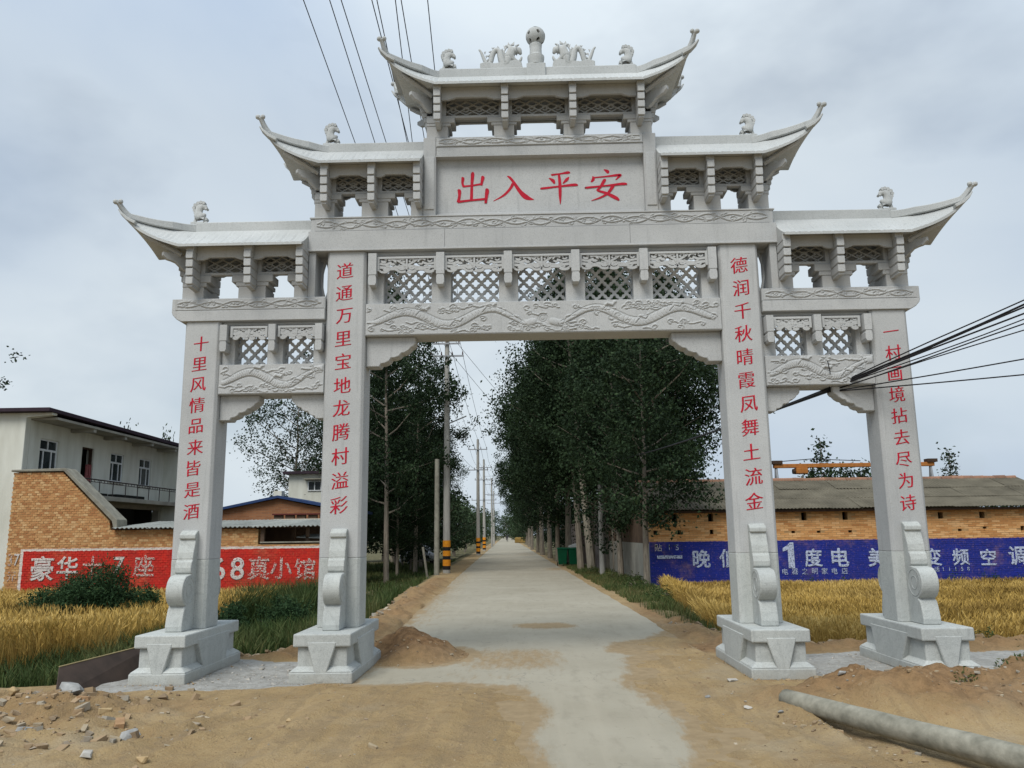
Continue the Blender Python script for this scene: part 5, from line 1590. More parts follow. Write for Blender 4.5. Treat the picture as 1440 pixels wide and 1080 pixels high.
for y in (14.9, 16.9, 18.9, 20.9): MB().box(FX+0.002, -13.86, y, y+0.16, 4.93, 5.0398).build('soffit_beam', M['dark_plaster'], house)
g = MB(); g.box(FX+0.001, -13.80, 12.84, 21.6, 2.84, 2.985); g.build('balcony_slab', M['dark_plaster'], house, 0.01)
for (a, b, c, d) in wins:
    w = MB(); t = 0.045; X0, X1 = FX-0.10, FX-0.05
    w.box(X0, X1, a, a+t, c, d); w.box(X0, X1, b-t, b, c, d); w.box(X0, X1, a+t, b-t, d-t, d); w.box(X0, X1, a+t, b-t, c, c+t)
    zm = c+(d-c)*0.64; w.box(X0, X1, a+t, b-t, zm, zm+0.06); m = (a+b)/2
    w.box(X0, X1, m-0.022, m+0.022, zm+0.06, d-t)
    w.box(X0, X1, a+(b-a)*0.26, a+(b-a)*0.26+0.045, c+t, zm); w.box(X0, X1, a+(b-a)*0.74-0.045, a+(b-a)*0.74, c+t, zm)
    o = w.build('window', M['win_frame'], house)
    for (p, q, r_, s_) in ((a+t, m-0.022, zm+0.06, d-t), (m+0.022, b-t, zm+0.06, d-t), (a+t, a+(b-a)*0.26, c+t, zm), (a+(b-a)*0.26+0.045, a+(b-a)*0.74-0.045, c+t, zm), (a+(b-a)*0.74, b-t, c+t, zm)):
        MB().box(FX-0.085, FX-0.07, p, q, r_, s_).build('pane', M['glass'], o)
    MB().box(FX-0.1, FX+0.05, a-0.05, b+0.05, c-0.05, c-0.0002).build('sill', M['white_plaster'], o)
a, b, c, d = door
w = MB(); w.box(FX-0.15, FX-0.05, a, a+0.05, c, d); w.box(FX-0.15, FX-0.05, b-0.05, b, c, d); w.box(FX-0.15, FX-0.05, a+0.05, b-0.05, d-0.05, d)
dr = w.build('door_frame', M['dark_wood'], house)
g = MB(); n = 14
for i in range(n):
    y0 = a+0.30+(b-a-0.38)*i/n; y1 = a+0.30+(b-a-0.38)*(i+1)/n; x = FX-0.02+0.02*math.sin(i*1.7)
    g.box(x, x+0.012, y0, y1+0.002, c+0.25, d-0.55-0.02*math.sin(i))
g.build('pink_door_curtain', M['curtain'], dr)
rail = MB()
RX = -13.86
rail.tube([(RX, 12.9, 3.48), (RX, 21.5, 3.46)], 0.022, 6); rail.tube([(RX, 12.9, 3.40), (RX, 21.5, 3.38)], 0.012, 6)
ro = rail.build('balcony_rail', M['rail'], house)
for k in range(11):
    y = 12.95+k*0.85
    MB().tube([(RX, y, 2.985), (RX, y, 3.46)], 0.016, 6).build('rail_post', M['rail'], ro)
g = MB()
for k in range(42): g.box(RX-0.006, RX+0.006, 12.98+k*0.2, 12.992+k*0.2, 3.385, 3.47)
g.build('rail_infill', M['rail'], ro, kind='stuff')
junk = tag(MB().box(-14.3, -14.0, 15.2, 16.3, 2.9852, 3.08).box(-14.3, -14.0, 16.9, 18.9, 2.9852, 3.10).build('stored_goods', M['black_hole']), 'dark stored goods lying along the balcony floor of the pale house', 'stored goods')

# lean-to shed roof on the yard wall
lean = holder('lean_to_shed', 'low lean-to with pale corrugated sheet roof resting on the yard wall beside the ramp', 'shed')
SH2 = sheet_mesh(0.98, 2.9, 8, 0.018)
sl = math.atan2(0.22, 2.9)
for k in range(6):
    link('roof_sheet', SH2, M['shed_sheet'], lean, (-10.98+k*0.93, 13.25+R.uniform(-.04, .04), 2.02+0.006*(k % 2)), (sl+R.uniform(-.004, .004), R.uniform(-.006, .006), R.uniform(-.01, .01)))
g = MB(); g.box(-11.5, -6.2, 11.86, 11.93, 1.875, 1.90); g.box(-11.5, -6.2, 14.5, 14.58, 2.03, 2.09); g.build('purlin', M['dark_wood'], lean)
g = MB(); g.box(-7.50, -7.40, 12.0, 12.1, 1.5002, 1.87); g.box(-6.95, -6.85, 13.0, 13.1, -0.4, 1.95); g.box(-6.35, -6.27, 12.3, 12.4, 1.5, 1.87); g.build('shed_post', M['brown_wall'], lean)
g = MB(); g.box(-11.4, -6.3, 14.6, 14.75, -0.4, 2.02); g.build('back_wall', M['brown_wall'], lean)
g = MB(); g.hexa([(-6.60, 12.3, 1.60), (-5.7, 12.3, 1.56), (-5.7, 13.6, 1.66), (-6.6, 13.6, 1.68), (-6.60, 12.3, 1.625), (-5.7, 12.3, 1.585), (-5.7, 13.6, 1.685), (-6.6, 13.6, 1.705)]); tag(g.build('tin_awning', M['shed_sheet']), 'small tin sheet awning between the lean-to and the inner left post', 'awning')

def brick_tex(name, c1, c2, mo):
    t = NT(name)
    mp = t.n.new('ShaderNodeCombineXYZ'); X, Y, Z = t.xyz()
    t.l.new(t.math('ADD', X, Y), mp.inputs[0]); t.l.new(Z, mp.inputs[1])
    b = t.n.new('ShaderNodeTexBrick'); b.inputs['Scale'].default_value = 1.0
    for k, v in (('Brick Width', 0.25), ('Row Height', 0.065), ('Mortar Size', 0.006)): b.inputs[k].default_value = v
    b.inputs['Color1'].default_value = (*c1, 1); b.inputs['Color2'].default_value = (*c2, 1); b.inputs['Mortar'].default_value = (*mo, 1)
    t.l.new(mp.outputs[0], b.inputs['Vector'])
    c = t.mix(t.math('MULTIPLY', t.step(t.noise(1.5, 5), 0.45, 0.7), 0.5), b.outputs['Color'], tuple(x*0.55 for x in c1))
    return t.done(c, 0.95)
M['far_brick'] = brick_tex('distant_brickwork', (0.34, 0.15, 0.07), (0.25, 0.105, 0.05), (0.24, 0.17, 0.11))
h2 = holder('brick_gable_house', 'orange brick gable house with thin blue roof edges behind the lean-to', 'house')
g = MB(); g.prism([(-12.9, -0.4), (-7.8, -0.4), (-7.8, 2.62), (-10.1, 3.12), (-12.9, 2.62)], 22.0, 25.5, 'y'); g.build('gable_wall', M['far_brick'], h2)
for sg in (-1, 1):
    xe = -10.1+sg*3.0
    g = MB(); g.hexa([tuple(p) for p in ((-10.1, 21.8, 3.14), (xe, 21.8, 2.55), (xe, 25.7, 2.55), (-10.1, 25.7, 3.14), (-10.1, 21.8, 3.24), (xe, 21.8, 2.65), (xe, 25.7, 2.65), (-10.1, 25.7, 3.24))])
    g.build('roof', M['blue_roof'], h2)
MB().box(-10.3, -9.98, 21.9, 22.3, 3.2, 3.42).build('ridge_cap', M['white_plaster'], h2)
h3 = holder('white_far_house', 'white flat-roofed upper storey with one small window behind the blue-edged roof', 'house')
g = MB(); g.box(-12.55, -10.2, 31.5, 35, -0.4, 4.80); g.build('wall', M['white_plaster'], h3)
MB().box(-12.8, -10.0, 31.2, 35.2, 4.8002, 4.93).build('roof', M['roof_edge'], h3)
w = MB(); t = 0.05; a, b, c, d = -11.02+0.78, -10.2, 0, 0
wx0, wx1, wz0, wz1 = -9.05+0.0, -8.1, 3.35, 4.0
def simple_window(x0, x1, y, z0, z1, parent):
    w = MB(); w.box(x0, x1, y-0.05, y-0.002, z0, z0+t); w.box(x0, x1, y-0.05, y-0.002, z1-t, z1)
    w.box(x0, x0+t, y-0.05, y-0.002, z0+t, z1-t); w.box(x1-t, x1, y-0.05, y-0.002, z0+t, z1-t); m = (x0+x1)/2; w.box(m-t/2, m+t/2, y-0.05, y-0.002, z0+t, z1-t)
    o = w.build('window', M['win_frame'], parent)
    MB().box(x0+t, m-t/2, y-0.03, y-0.01, z0+t, z1-t).build('pane', M['glass'], o); MB().box(m+t/2, x1-t, y-0.03, y-0.01, z0+t, z1-t).build('pane', M['glass'], o)
    return o
o = simple_window(-11.55, -10.85, 31.5, 3.93, 4.45, h3)
MB().box(-11.7, -10.7, 31.15, 31.499, 4.50, 4.56).build('window_hood', M['old_conc'], h3)
h4 = holder('cream_yard_wall', 'cream plaster wall with dark red coping in front of the brick gable house', 'wall')
MB().box(-9.6, -7.4, 19.8, 20.0, -0.4, 2.28).build('wall', M['cream'], h4)
g = MB()
for k in range(5): g.box(-9.6+k*0.42, -9.6+k*0.42+0.32, 19.83, 19.97, 2.2802, 2.42)
g.build('coping_blocks', M['brown_wall'], h4); MB().box(-9.65, -7.35, 19.76, 20.04, 2.4202, 2.47).build('coping', simple('dark_red_coping', (0.12, 0.03, 0.025), None, 5), h4)
h5 = holder('roadside_house', 'pinkish grey house glimpsed between the right-hand tree trunks', 'house')
M['pink_wall'] = simple('pinkish_plaster', (0.34, 0.29, 0.26), (0.22, 0.18, 0.16), 2, 0.9)
MB().box(3.4, 9, 36, 44, -0.3, 3.6).build('wall', M['pink_wall'], h5); MB().box(3.1, 9.3, 35.7, 44.3, 3.6002, 3.8).build('roof', M['brown_wall'], h5)
simple_window(4.0, 4.9, 36.0, 1.4, 2.6, h5); simple_window(5.4, 6.2, 36.0, 1.4, 2.6, h5)
sg_ = holder('shop_sign', 'small green and white sign board hung high among the right-hand trunks', 'sign')
MB().box(4.10, 4.62, 30.0, 30.05, 1.75, 2.35).build('board', M['sign_green'], sg_); MB().box(4.16, 4.50, 29.985, 29.998, 2.08, 2.32).build('white_panel', M['sign_white'], sg_)
MB().box(4.33, 4.38, 30.0502, 30.12, -0.3, 2.3).build('sign_post', M['dark_wood'], sg_)

# ------------------------------------------------------------------ poles and cables
def pole(x, y, H, r0, r1, label, bands=True, arms=(), z0=-0.02, name='utility_pole', mat='pole_conc', group=None, branch=False):
    p = empty(name, (x, y, z0), label, 'pole', group)
    MB().lathe([(r0, -0.3), (r0, 0.0), (r0*0.7+r1*0.3, H*0.3), (r0*0.35+r1*0.65, H*0.7), (r1, H)], 16).build('pole_shaft', M[mat], p, smooth=False)
    if bands:
        for k, (a, b, m) in enumerate(((0.17, 0.33, 'black_band'), (0.33, 0.60, 'yellow'), (0.60, 0.75, 'black_band'), (0.75, 0.98, 'yellow'), (0.98, 1.14, 'black_band'), (1.14, 1.42, 'yellow'))):
            MB().lathe([(r0+0.006, a+0.001), (r0+0.006, b-0.001)], 16).build('reflective_band', M[m], p)
    for (z, w, n) in arms:
        a = MB().box(-w/2, w/2, -r1-0.09, -r1-0.03, z, z+0.07).build('crossarm', M['steel'], p)
        for k in range(n):
            xx = -w/2+0.05+(w-0.1)*k/max(1, n-1)
            MB().lathe([(0.012, 0.07), (0.035, 0.10), (0.02, 0.12), (0.038, 0.15), (0.02, 0.17), (0.03, 0.2), (0.01, 0.24)], 8, (xx, -r1-0.06, z)).build('insulator', M['porcelain'], a)
    if branch:
        MB().tube([(0, 0, 6.55), (0.9, -0.4, 6.85)], 0.03, 6).build('lamp_arm', M['steel'], p)
    return p
pole(-3.89, 26.1, 10.62, 0.165, 0.10, 'tall concrete utility pole with yellow and black bands, nearest on the left verge', arms=((9.62, 1.55, 4), (10.2, 1.2, 3)), branch=True)
pole(-4.50, 57.5, 9.5, 0.165, 0.10, 'second banded utility pole on the left verge, beyond the nearest one', arms=((8.6, 1.6, 4), (6.9, 1.7, 4)))
pole(-5.05, 76, 9.5, 0.165, 0.10, 'third banded utility pole on the left verge', arms=((8.6, 1.6, 3), (7.3, 1.9, 4), (5.2, 2.6, 3)))
pole(-5.6, 105, 9.5, 0.16, 0.10, 'fourth utility pole far along the left verge', arms=((8.6, 2.2, 3), (7.2, 2.4, 4)), bands=False)
pole(-6.8, 138, 9.5, 0.16, 0.10, 'farthest utility pole on the left verge', arms=((8.6, 2.2, 3), (7.2, 2.4, 4)), bands=False)
pole(-4.12, 24.3, 4.82, 0.115, 0.095, 'short plain concrete post beside the nearest banded pole', bands=False, name='concrete_post', mat='old_conc')
pole(2.55, 22.1, 4.45, 0.115, 0.09, 'pale concrete post holding cables on the right verge', bands=False, name='concrete_post')
st = MB().tube([(-4.45, 23.9, -0.1), (-4.62, 23.7, 1.15)], 0.05, 6).build('leaning_stake', M['old_conc']); tag(st, 'short leaning stake beside the short concrete post', 'stake')

def cable(pts, r, label, group, sag=0.0, name='overhead_cable', n=14):
    P = []
    for a, b in zip(pts[:-1], pts[1:]):
        for k in range(n):
            t = k/n; P.append((a[0]+(b[0]-a[0])*t, a[1]+(b[1]-a[1])*t, a[2]+(b[2]-a[2])*t-sag*4*t*(1-t)))
    P.append(pts[-1])
    o = MB().tube(P, r, 5, cap=False).build(name, M['cable']); tag(o, label, 'cable', group); return o
def ext(p, q, y):     # extend the line p->q to depth y
    t = (y-p[1])/(q[1]-p[1]); return tuple(p[i]+(q[i]-p[i])*t for i in range(3))
OVER = [(-3.63, 1.15, 9.9, -0.72), (-3.22, 1.16, 9.9, -0.25), (-3.04, 1.17, 9.9, 0.25), (-2.56, 1.19, 9.9, 0.72), (-2.48, 1.19, 9.9, 0.1), (-2.19, 1.20, 9.9, -0.5), (-2.10, 1.21, 9.9, 0.5), (-1.72, 1.5, 10.1, 0.7)]
WN = ['leftmost', 'second from left', 'third from left', 'fourth from left', 'fifth from left', 'sixth from left', 'seventh from left', 'rightmost']
for k, (x, y, z, dx) in enumerate(OVER):
    a = (-3.89+dx, 25.95, 9.82 if k < 4 else 10.42); b = ext(a, (x, y, z), -26)
    cable([a, b], 0.0085, WN[k]+' of the thin black power lines crossing the sky above the left roofs', 'power lines over the archway')
for k, dx in enumerate((-0.7, -0.25, 0.25, 0.7)):
    cable([(-3.89+dx, 26.0, 9.82), (-4.5+dx, 57.4, 8.84), (-5.05+dx, 75.9, 8.84), (-5.6+dx*1.3, 104.9, 8.84), (-6.8+dx*1.3, 137.9, 8.84)], 0.010, ORD[k]+' thin power line from the left running pole to pole along the left verge', 'power lines along the road', 0.35)
for k, dx in enumerate((-0.3, 0.35)):
    cable([(-3.89+dx, 26.0, 10.4), (2.2+dx*2, 60.0, 7.5)], 0.010, ['left', 'right'][k]+' thin wire slanting from the nearest banded pole towards the right-hand trees', 'wires slanting across the road', 0.3)
cable([(-3.85, 26.0, 6.0), (-4.5, 57.4, 6.9)], 0.010, 'low telephone wire between the two nearest banded poles', None, 0.3)
for k, z in enumerate((4.30, 4.18)):
    cable([(-5.05, 76, 7.4+0.3*k), (2.55, 22.1, z)], 0.010, ['upper', 'lower'][k]+' thin wire crossing the road to the pale concrete post', 'wires crossing the road', 0.05)
# heavy bundle on the right: from the post, under the side beam, out over the camera's right
Q = (3.60, 0.0, 3.355); T = (2.55, 22.05, 4.33)
R = random.Random(12)
B = [((5.264, -1.5, 4.105), 0.008), ((5.264, -1.5, 4.06), 0.012), ((5.26, -1.5, 4.03), 0.010), ((5.25, -1.5, 3.985), 0.010), ((5.247, -1.5, 3.93), 0.007), ((5.24, -1.5, 3.875), 0.008), ((5.235, -1.5, 3.83), 0.007)]
for k, (p, r) in enumerate(B):
    q = (Q[0]+R.uniform(-.01, .01), 0.0, Q[2]+0.012*(3-k)*0.5)
    e = ext(q, p, -9.0)
    P = []
    for i in range(12):
        t = i/12; P.append(tuple(T[j]+(q[j]-T[j])*t - (0.12*4*t*(1-t) if j == 2 else 0) for j in range(3)))
    m = 22
    for i in range(m+1):
        t = i/m; s_ = 4*t*(1-t)
        P.append((q[0]+(e[0]-q[0])*t, q[1]+(e[1]-q[1])*t, q[2]+(e[2]-q[2])*t - s_*(0.03+0.012*k)*3.2*0.5+0.012*math.sin(t*25+k*2)*(t < 0.4)))
    o = MB().tube(P, r, 6, cap=False).build('overhead_cable', M['cable']); tag(o, ORD[k]+' cable from the top of the black bundle passing under the right side beam', 'cable', 'cable bundle through the right opening')
for k, (p, lab) in enumerate((((5.203, -1.5, 3.513), 'upper of the two slack cables hanging below the right bundle'), ((5.178, -1.5, 3.315), 'lowest slack cable hanging below the right bundle'))):
    q = (Q[0]+0.02, -0.02, Q[2]-0.02); e = ext(q, p, -7.0); P = []
    for i in range(25):
        t = i/24; P.append((q[0]+(e[0]-q[0])*t, q[1]+(e[1]-q[1])*t, q[2]+(e[2]-q[2])*t-0.30*4*t*(1-t)*(0.5-0.12*k)))
    tag(MB().tube(P, 0.008, 5, cap=False).build('overhead_cable', M['cable']), lab, 'cable')
tag(MB().tube([(3.53, -0.27, 3.68), (3.56, -0.24, 3.55), (3.60, -0.10, 3.40), (3.60, 0.0, 3.36)], 0.006, 5).build('tie_wire', M['cable']), 'short tie wire holding the cable bundle against the right carved beam', 'wire')
# slack lashing round the bundle
tag(MB().tube([(3.1, 6, 3.52), (1.6, 14, 2.95), (-1.0, 30, 2.4)], 0.007, 5).build('overhead_cable', M['cable']), 'thin slack wire dropping behind the inner right post', 'wire') if False else None

# ------------------------------------------------------------------ trees
def leaf_mesh(name, C, size, R_, elong=0.62, up_bias=0.0):
    n = len(C)
    u = R_.normal(size=(n, 3)); u /= np.linalg.norm(u, axis=1)[:, None]
    w = R_.normal(size=(n, 3)); v = np.cross(u, w); v /= np.linalg.norm(v, axis=1)[:, None]
    s = size*R_.uniform(0.65, 1.3, n)[:, None]
    nr = np.cross(u, v)
    P = np.stack([C-u*s/2, C+v*s*elong/2+nr*s*0.10, C+u*s/2, C-v*s*elong/2+nr*s*0.10], 1).reshape(-1, 3)
    F = np.arange(4*n).reshape(n, 4)
    rnd = np.repeat(np.clip(R_.beta(2.2, 2.2, n), 0, 1), 4)
    return np_mesh(name, P, F, {'rnd': rnd})

def tree_meshes(seed, H, zb, R0, nleaf, size, lean=0.02, spread=0.30, nlimb=34, trunk_r=0.16, ang=None):
    R_ = np.random.default_rng(seed); g = MB()
    tp = []
    ang = R_.uniform(0, 6.28) if ang is None else ang
    for k in range(9):
        t = k/8; tp.append(np.array([lean*H*t*math.cos(ang)+R_.normal()*0.04*t, lean*H*t*math.sin(ang)+R_.normal()*0.04*t, H*0.96*t-0.25*(1-t)]))
    g.tube(tp, [trunk_r*(1-0.86*(k/8)**0.9) for k in range(9)], 8)
    C = []
    w = []
    for k in range(nlimb):
        f = (k+R_.uniform(0, 0.8))/nlimb; z = zb+(H*0.97-zb)*f
        i = min(7, int(z/(H*0.96)*8)); tt = z/(H*0.96)*8-i; b = tp[i]*(1-tt)+tp[i+1]*tt
        az = k*2.4+R_.uniform(-0.5, 0.5)
        prof = (0.45+0.55*math.sin(PI*min(1, (f*0.92+0.16))))*(1-0.45*max(0, f-0.55)/0.45)
        L = R0*prof*R_.uniform(0.55, 1.18)
        rise = R_.uniform(0.35, 0.95)*L*(0.7+0.5*f)
        pts = [b]
        for q in (0.35, 0.7, 1.0):
            pts.append(b+np.array([math.cos(az)*L*q+R_.normal()*0.08*L*q, math.sin(az)*L*q+R_.normal()*0.08*L*q, rise*q**1.3*1.0]))
        g.tube(pts, [max(0.015, trunk_r*0.34*(1-f*0.6)), 0.028, 0.016, 0.006], 5)
        nl = int(nleaf/nlimb*(L/(R0*0.75))**1.2)
        ncl = max(4, int(L*6))
        cl = []
        for c in range(ncl):
            q = 0.22+0.82*R_.random()**0.75; j = min(2, int(q*3)); a = min(1.15, q*3-j)
            base = pts[j]*(1-a)+pts[j+1]*a
            cl.append(base+R_.normal(size=3)*np.array([0.16, 0.16, 0.14])*L)
        cl = np.array(cl)
        idx = R_.integers(0, ncl, nl)
        C.append(cl[idx]+R_.normal(size=(nl, 3))*spread*np.array([1, 1, 0.85])*R_.uniform(0.5, 1.3, (ncl, 1))[idx])
    C = np.concatenate(C); C = C[C[:, 2] > zb*0.55]
    return g.mesh('trunk'), leaf_mesh('crown', C, size, R_)
TV = {}
TV['dense1'] = tree_meshes(1, 14.6, 4.0, 3.2, 46000, 0.145, trunk_r=0.20, nlimb=46, spread=0.34)
TV['dense2'] = tree_meshes(2, 14.0, 3.6, 3.0, 44000, 0.145, trunk_r=0.17, nlimb=44, spread=0.34)
TV['dense3'] = tree_meshes(3, 14.2, 2.0, 2.8, 40000, 0.145, trunk_r=0.15, nlimb=44, spread=0.34)
TV['pale'] = tree_meshes(11, 13.8, 6.4, 2.0, 13000, 0.14, trunk_r=0.19, nlimb=26, spread=0.30, lean=0.075, ang=PI)
TV['bare'] = tree_meshes(12, 13.0, 5.4, 1.9, 13000, 0.14, trunk_r=0.17, nlimb=26, spread=0.30, lean=0.05, ang=PI)
TV['mid'] = tree_meshes(4, 13.0, 2.6, 2.5, 17000, 0.145, trunk_r=0.14, nlimb=34, spread=0.22)
TV['mid2'] = tree_meshes(6, 13.4, 2.8, 2.6, 19000, 0.145, trunk_r=0.14, nlimb=32, spread=0.22)
TV['near'] = tree_meshes(8, 9.6, 1.9, 2.1, 24000, 0.115, trunk_r=0.10, nlimb=34, spread=0.26)
TV['airy'] = tree_meshes(5, 9.8, 3.2, 3.2, 9500, 0.13, trunk_r=0.14, nlimb=26, spread=0.24)
TV['small'] = tree_meshes(7, 5.2, 0.6, 1.9, 3200, 0.22, trunk_r=0.09, nlimb=20, spread=0.30)
TV['slim'] = tree_meshes(9, 7.2, 1.6, 0.85, 1500, 0.22, trunk_r=0.09, nlimb=20, spread=0.22)
def tree(kind, x, y, z=-0.1, rz=None, sc=1.0, label='', group=None, leaf='leaf', bark='bark', sxy=None, name='poplar_tree'):
    tr, cr = TV[kind]
    t = empty(name, (x, y, z), label, 'tree', group, rz if rz is not None else (x*3.7+y*1.3) % 6.28)
    t.scale = ((sxy or sc), (sxy or sc), sc)
    a = link('trunk', tr, None, t); b = link('crown', cr, None, t)
    for o, m in ((a, bark), (b, leaf)):
        if not o.data.materials: o.data.materials.append(M[m])
        if o.data.materials[0] != M[m]:
            o.material_slots[0].link = 'OBJECT'; o.material_slots[0].material = M[m]
    return t
GR = 'poplars along the right verge'
tree('pale', 2.40, 25.4, label='tall dark poplar with pale trunk leaning left, just behind the concrete post', group=GR, bark='bark_pale', rz=0.0)
tree('bare', 2.10, 28.2, label='poplar with grey trunk leaning left behind the pale-trunked one', group=GR, rz=0.1)
tree('dense1', 3.6, 27.0, label='dense dark poplar right of the pale-trunked one', group=GR, rz=0.4, sxy=0.9)
tree('dense2', 2.15, 29.6, label='thick-trunked dark poplar just left of the pale leaning trunk', group=GR, rz=1.4, sxy=0.95)
tree('dense1', 1.75, 33.9, label='dark poplar standing beside the green bins', group=GR, rz=3.0, sxy=0.93)
tree('dense3', 3.10, 20.6, label='slimmer poplar rising in front of the shed side wall', group=GR, rz=2.2, sc=0.86, sxy=0.80)
tree('near', 3.25, 14.9, label='slim poplar at the near corner of the brick shed', group=GR, rz=5.2, sc=1.0, sxy=1.0)
tree('dense2', 5.6, 24.2, label='bushy poplar behind the shed roof, right of the row', group=GR, rz=4.0, sc=0.93, sxy=0.85)
tree('dense3', 5.5, 30.2, label='dark poplar behind the shed, second from the right edge of the row', group=GR, rz=5.0, sc=0.98)
for i_, (x, y, k, sc) in enumerate(((3.7, 31.5, 'dense1', 1.0), (3.4, 37, 'dense2', 1.0), (1.4, 40, 'dense3', 1.05), (1.1, 47, 'dense2', 1.05), (0.7, 56, 'dense1', 1.0), (0.4, 66, 'dense3', 1.05), (-0.1, 80, 'dense2', 1.05), (-0.4, 98, 'dense1', 1.0), (-0.8, 120, 'dense3', 1.0))):
    tree(k, x, y, label=ORD[i_]+' dark poplar from the near end of the receding right row', group='far poplars of the right row', sc=sc)
GL = 'poplars along the left verge'
tree('mid2', -6.3, 24.8, label='leafy poplar left of the banded pole, its branches reaching behind it', group=GL, rz=0.6, sc=1.0, sxy=0.9)
tree('mid', -8.3, 29.0, label='poplar just right of the inner left post, crown full of sky gaps', group=GL, rz=2.0, sc=1.04)
tree('mid2', -6.3, 33.5, label='poplar behind the leafy one near the banded pole', group=GL, rz=3.9, sc=1.0, sxy=0.9)
tree('dense3', -8.4, 37.0, label='dense dark poplar at the back of the left grove', group=GL, rz=1.1, sc=0.85)
for i_, (x, y, k, sc) in enumerate(((-9.4, 33.5, 'dense3', 0.70), (-7.0, 41, 'dense2', 0.74), (-9.4, 46, 'dense3', 0.7), (-11.5, 40, 'dense1', 0.55), (-6.6, 29.5, 'dense3', 0.55), (-10.6, 52, 'dense2', 0.8), (-8.0, 55, 'dense1', 0.7))):
    tree(k, x, y, label=ORD[i_]+' dark lower tree filling the back of the left grove', group='lower trees of the left grove', sc=sc)
for i_, (x, y) in enumerate(((-7.4, 52), (-7.2, 60), (-7.4, 68), (-8.3, 76), (-8.0, 88), (-8.8, 100), (-8.6, 118), (-9.8, 140), (-10.8, 165))):
    tree('small', x, y, label=ORD[i_]+' low green tree from the near end of the far left verge line', group='low trees beside the far left verge', leaf='leaf_far', sc=1.0, sxy=1.2, name='roadside_tree')
for i_, (x, y) in enumerate(((-1.2, 150), (-2.0, 175), (-3.2, 205), (-9.5, 205), (-5.2, 262), (-8.2, 258), (-12.5, 190), (-6.6, 270), (-2.8, 240))):
    tree('small', x, y, label=ORD[i_]+' distant green tree where the road vanishes, counted from the road', group='trees at the end of the road', leaf='leaf_far', sc=1.5, sxy=1.7, name='roadside_tree')
tree('airy', -13.6, 36.0, label='airy tree with sky showing through, behind the blue-edged roof', leaf='leaf', rz=1.0, sc=1.0, name='garden_tree')
tree('airy', -11.9, 38.0, label='thin-branched tree next to the airy one, above the white far house', leaf='leaf', rz=4.0, sc=0.93, name='garden_tree')
tree('airy', -24.3, 21.0, label='tree at the far left edge whose leaves show above the house roof', leaf='leaf', rz=2.0, sc=0.93, name='garden_tree')
for x, y, sc, l in ((-19.2, 27.5, 1.27, 'small dark treetop peeping over the middle of the house roof'), (-17.1, 27.5, 1.22, 'twiggy treetop peeping over the house roof near the left post'), (-15.9, 27.0, 1.12, 'lowest treetop peeping over the far end of the house roof')):
    tree('small', x, y, label=l, sc=sc, sxy=0.42, name='garden_tree')
for x, y, k, sc, l in ((19.0, 44, 'slim', 1.12, 'thin ragged tree rising over the crane rail'), (18.2, 43, 'small', 1.05, 'dark bushy tree under the crane rail'), (20.9, 45, 'small', 1.15, 'bushy tree left of the outer right post behind the shed'), (22.6, 46, 'small', 1.15, 'tree mostly hidden behind the outer right post'), (25.2, 46, 'slim', 0.80, 'short slim tree just right of the outer right post'),
                       (28.2, 46, 'slim', 1.02, 'slender upright poplar on the skyline right of the outer post'), (27.2, 46, 'slim', 0.72, 'tiny slim tree beside the slender poplar'), (30.4, 46, 'small', 0.87, 'low round bush on the skyline right of the slender poplar'), (33.0, 47, 'small', 0.86, 'second low bush on the right skyline'), (35.6, 47, 'small', 0.84, 'third low bush at the right edge of the skyline')):
    tree(k, x, y, z=-0.2, label=l, sc=sc, sxy=sc*(0.75 if k == 'small' else 1), name='skyline_tree')
for k, (x, y, sc) in enumerate(((-9.5, 58, 1.0), (-12, 56, 1.1), (-14.5, 54, 1.1), (-17, 52, 1.0), (-8.6, 44, 0.75), (-11.0, 33, 0.62), (-12.5, 46, 0.9), (-6.9, 36, 0.55))):
    tree('small', x, y, label=['leftmost', 'second', 'third', 'fourth', 'fifth', 'sixth', 'seventh', 'eighth'][k]+' dark undergrowth tree under the left grove', sc=sc, sxy=1.35*sc, name='undergrowth_tree', group='undergrowth of the left grove')
for k, (x, y, sc) in enumerate(((2.9, 62, 0.8), (3.2, 74, 0.9), (3.4, 88, 0.9), (2.6, 104, 0.9), (2.2, 125, 1.0), (5.5, 66, 1.0))):
    tree('small', x, y, label=['nearest', 'second nearest', 'third nearest', 'fourth nearest', 'farthest', 'rightmost'][k]+' low tree seen between the trunks of the far right row', sc=sc, sxy=1.3*sc, name='undergrowth_tree', group='low trees behind the far right row')
h6 = holder('grey_roadside_wall', 'low pinkish grey wall behind the trunks beside the green bins', 'wall')
MB().box(2.75, 2.95, 44, 60, -0.3, 2.3).box(2.9502, 7, 44, 44.2, -0.3, 2.3).build('wall', M['pink_wall'], h6)
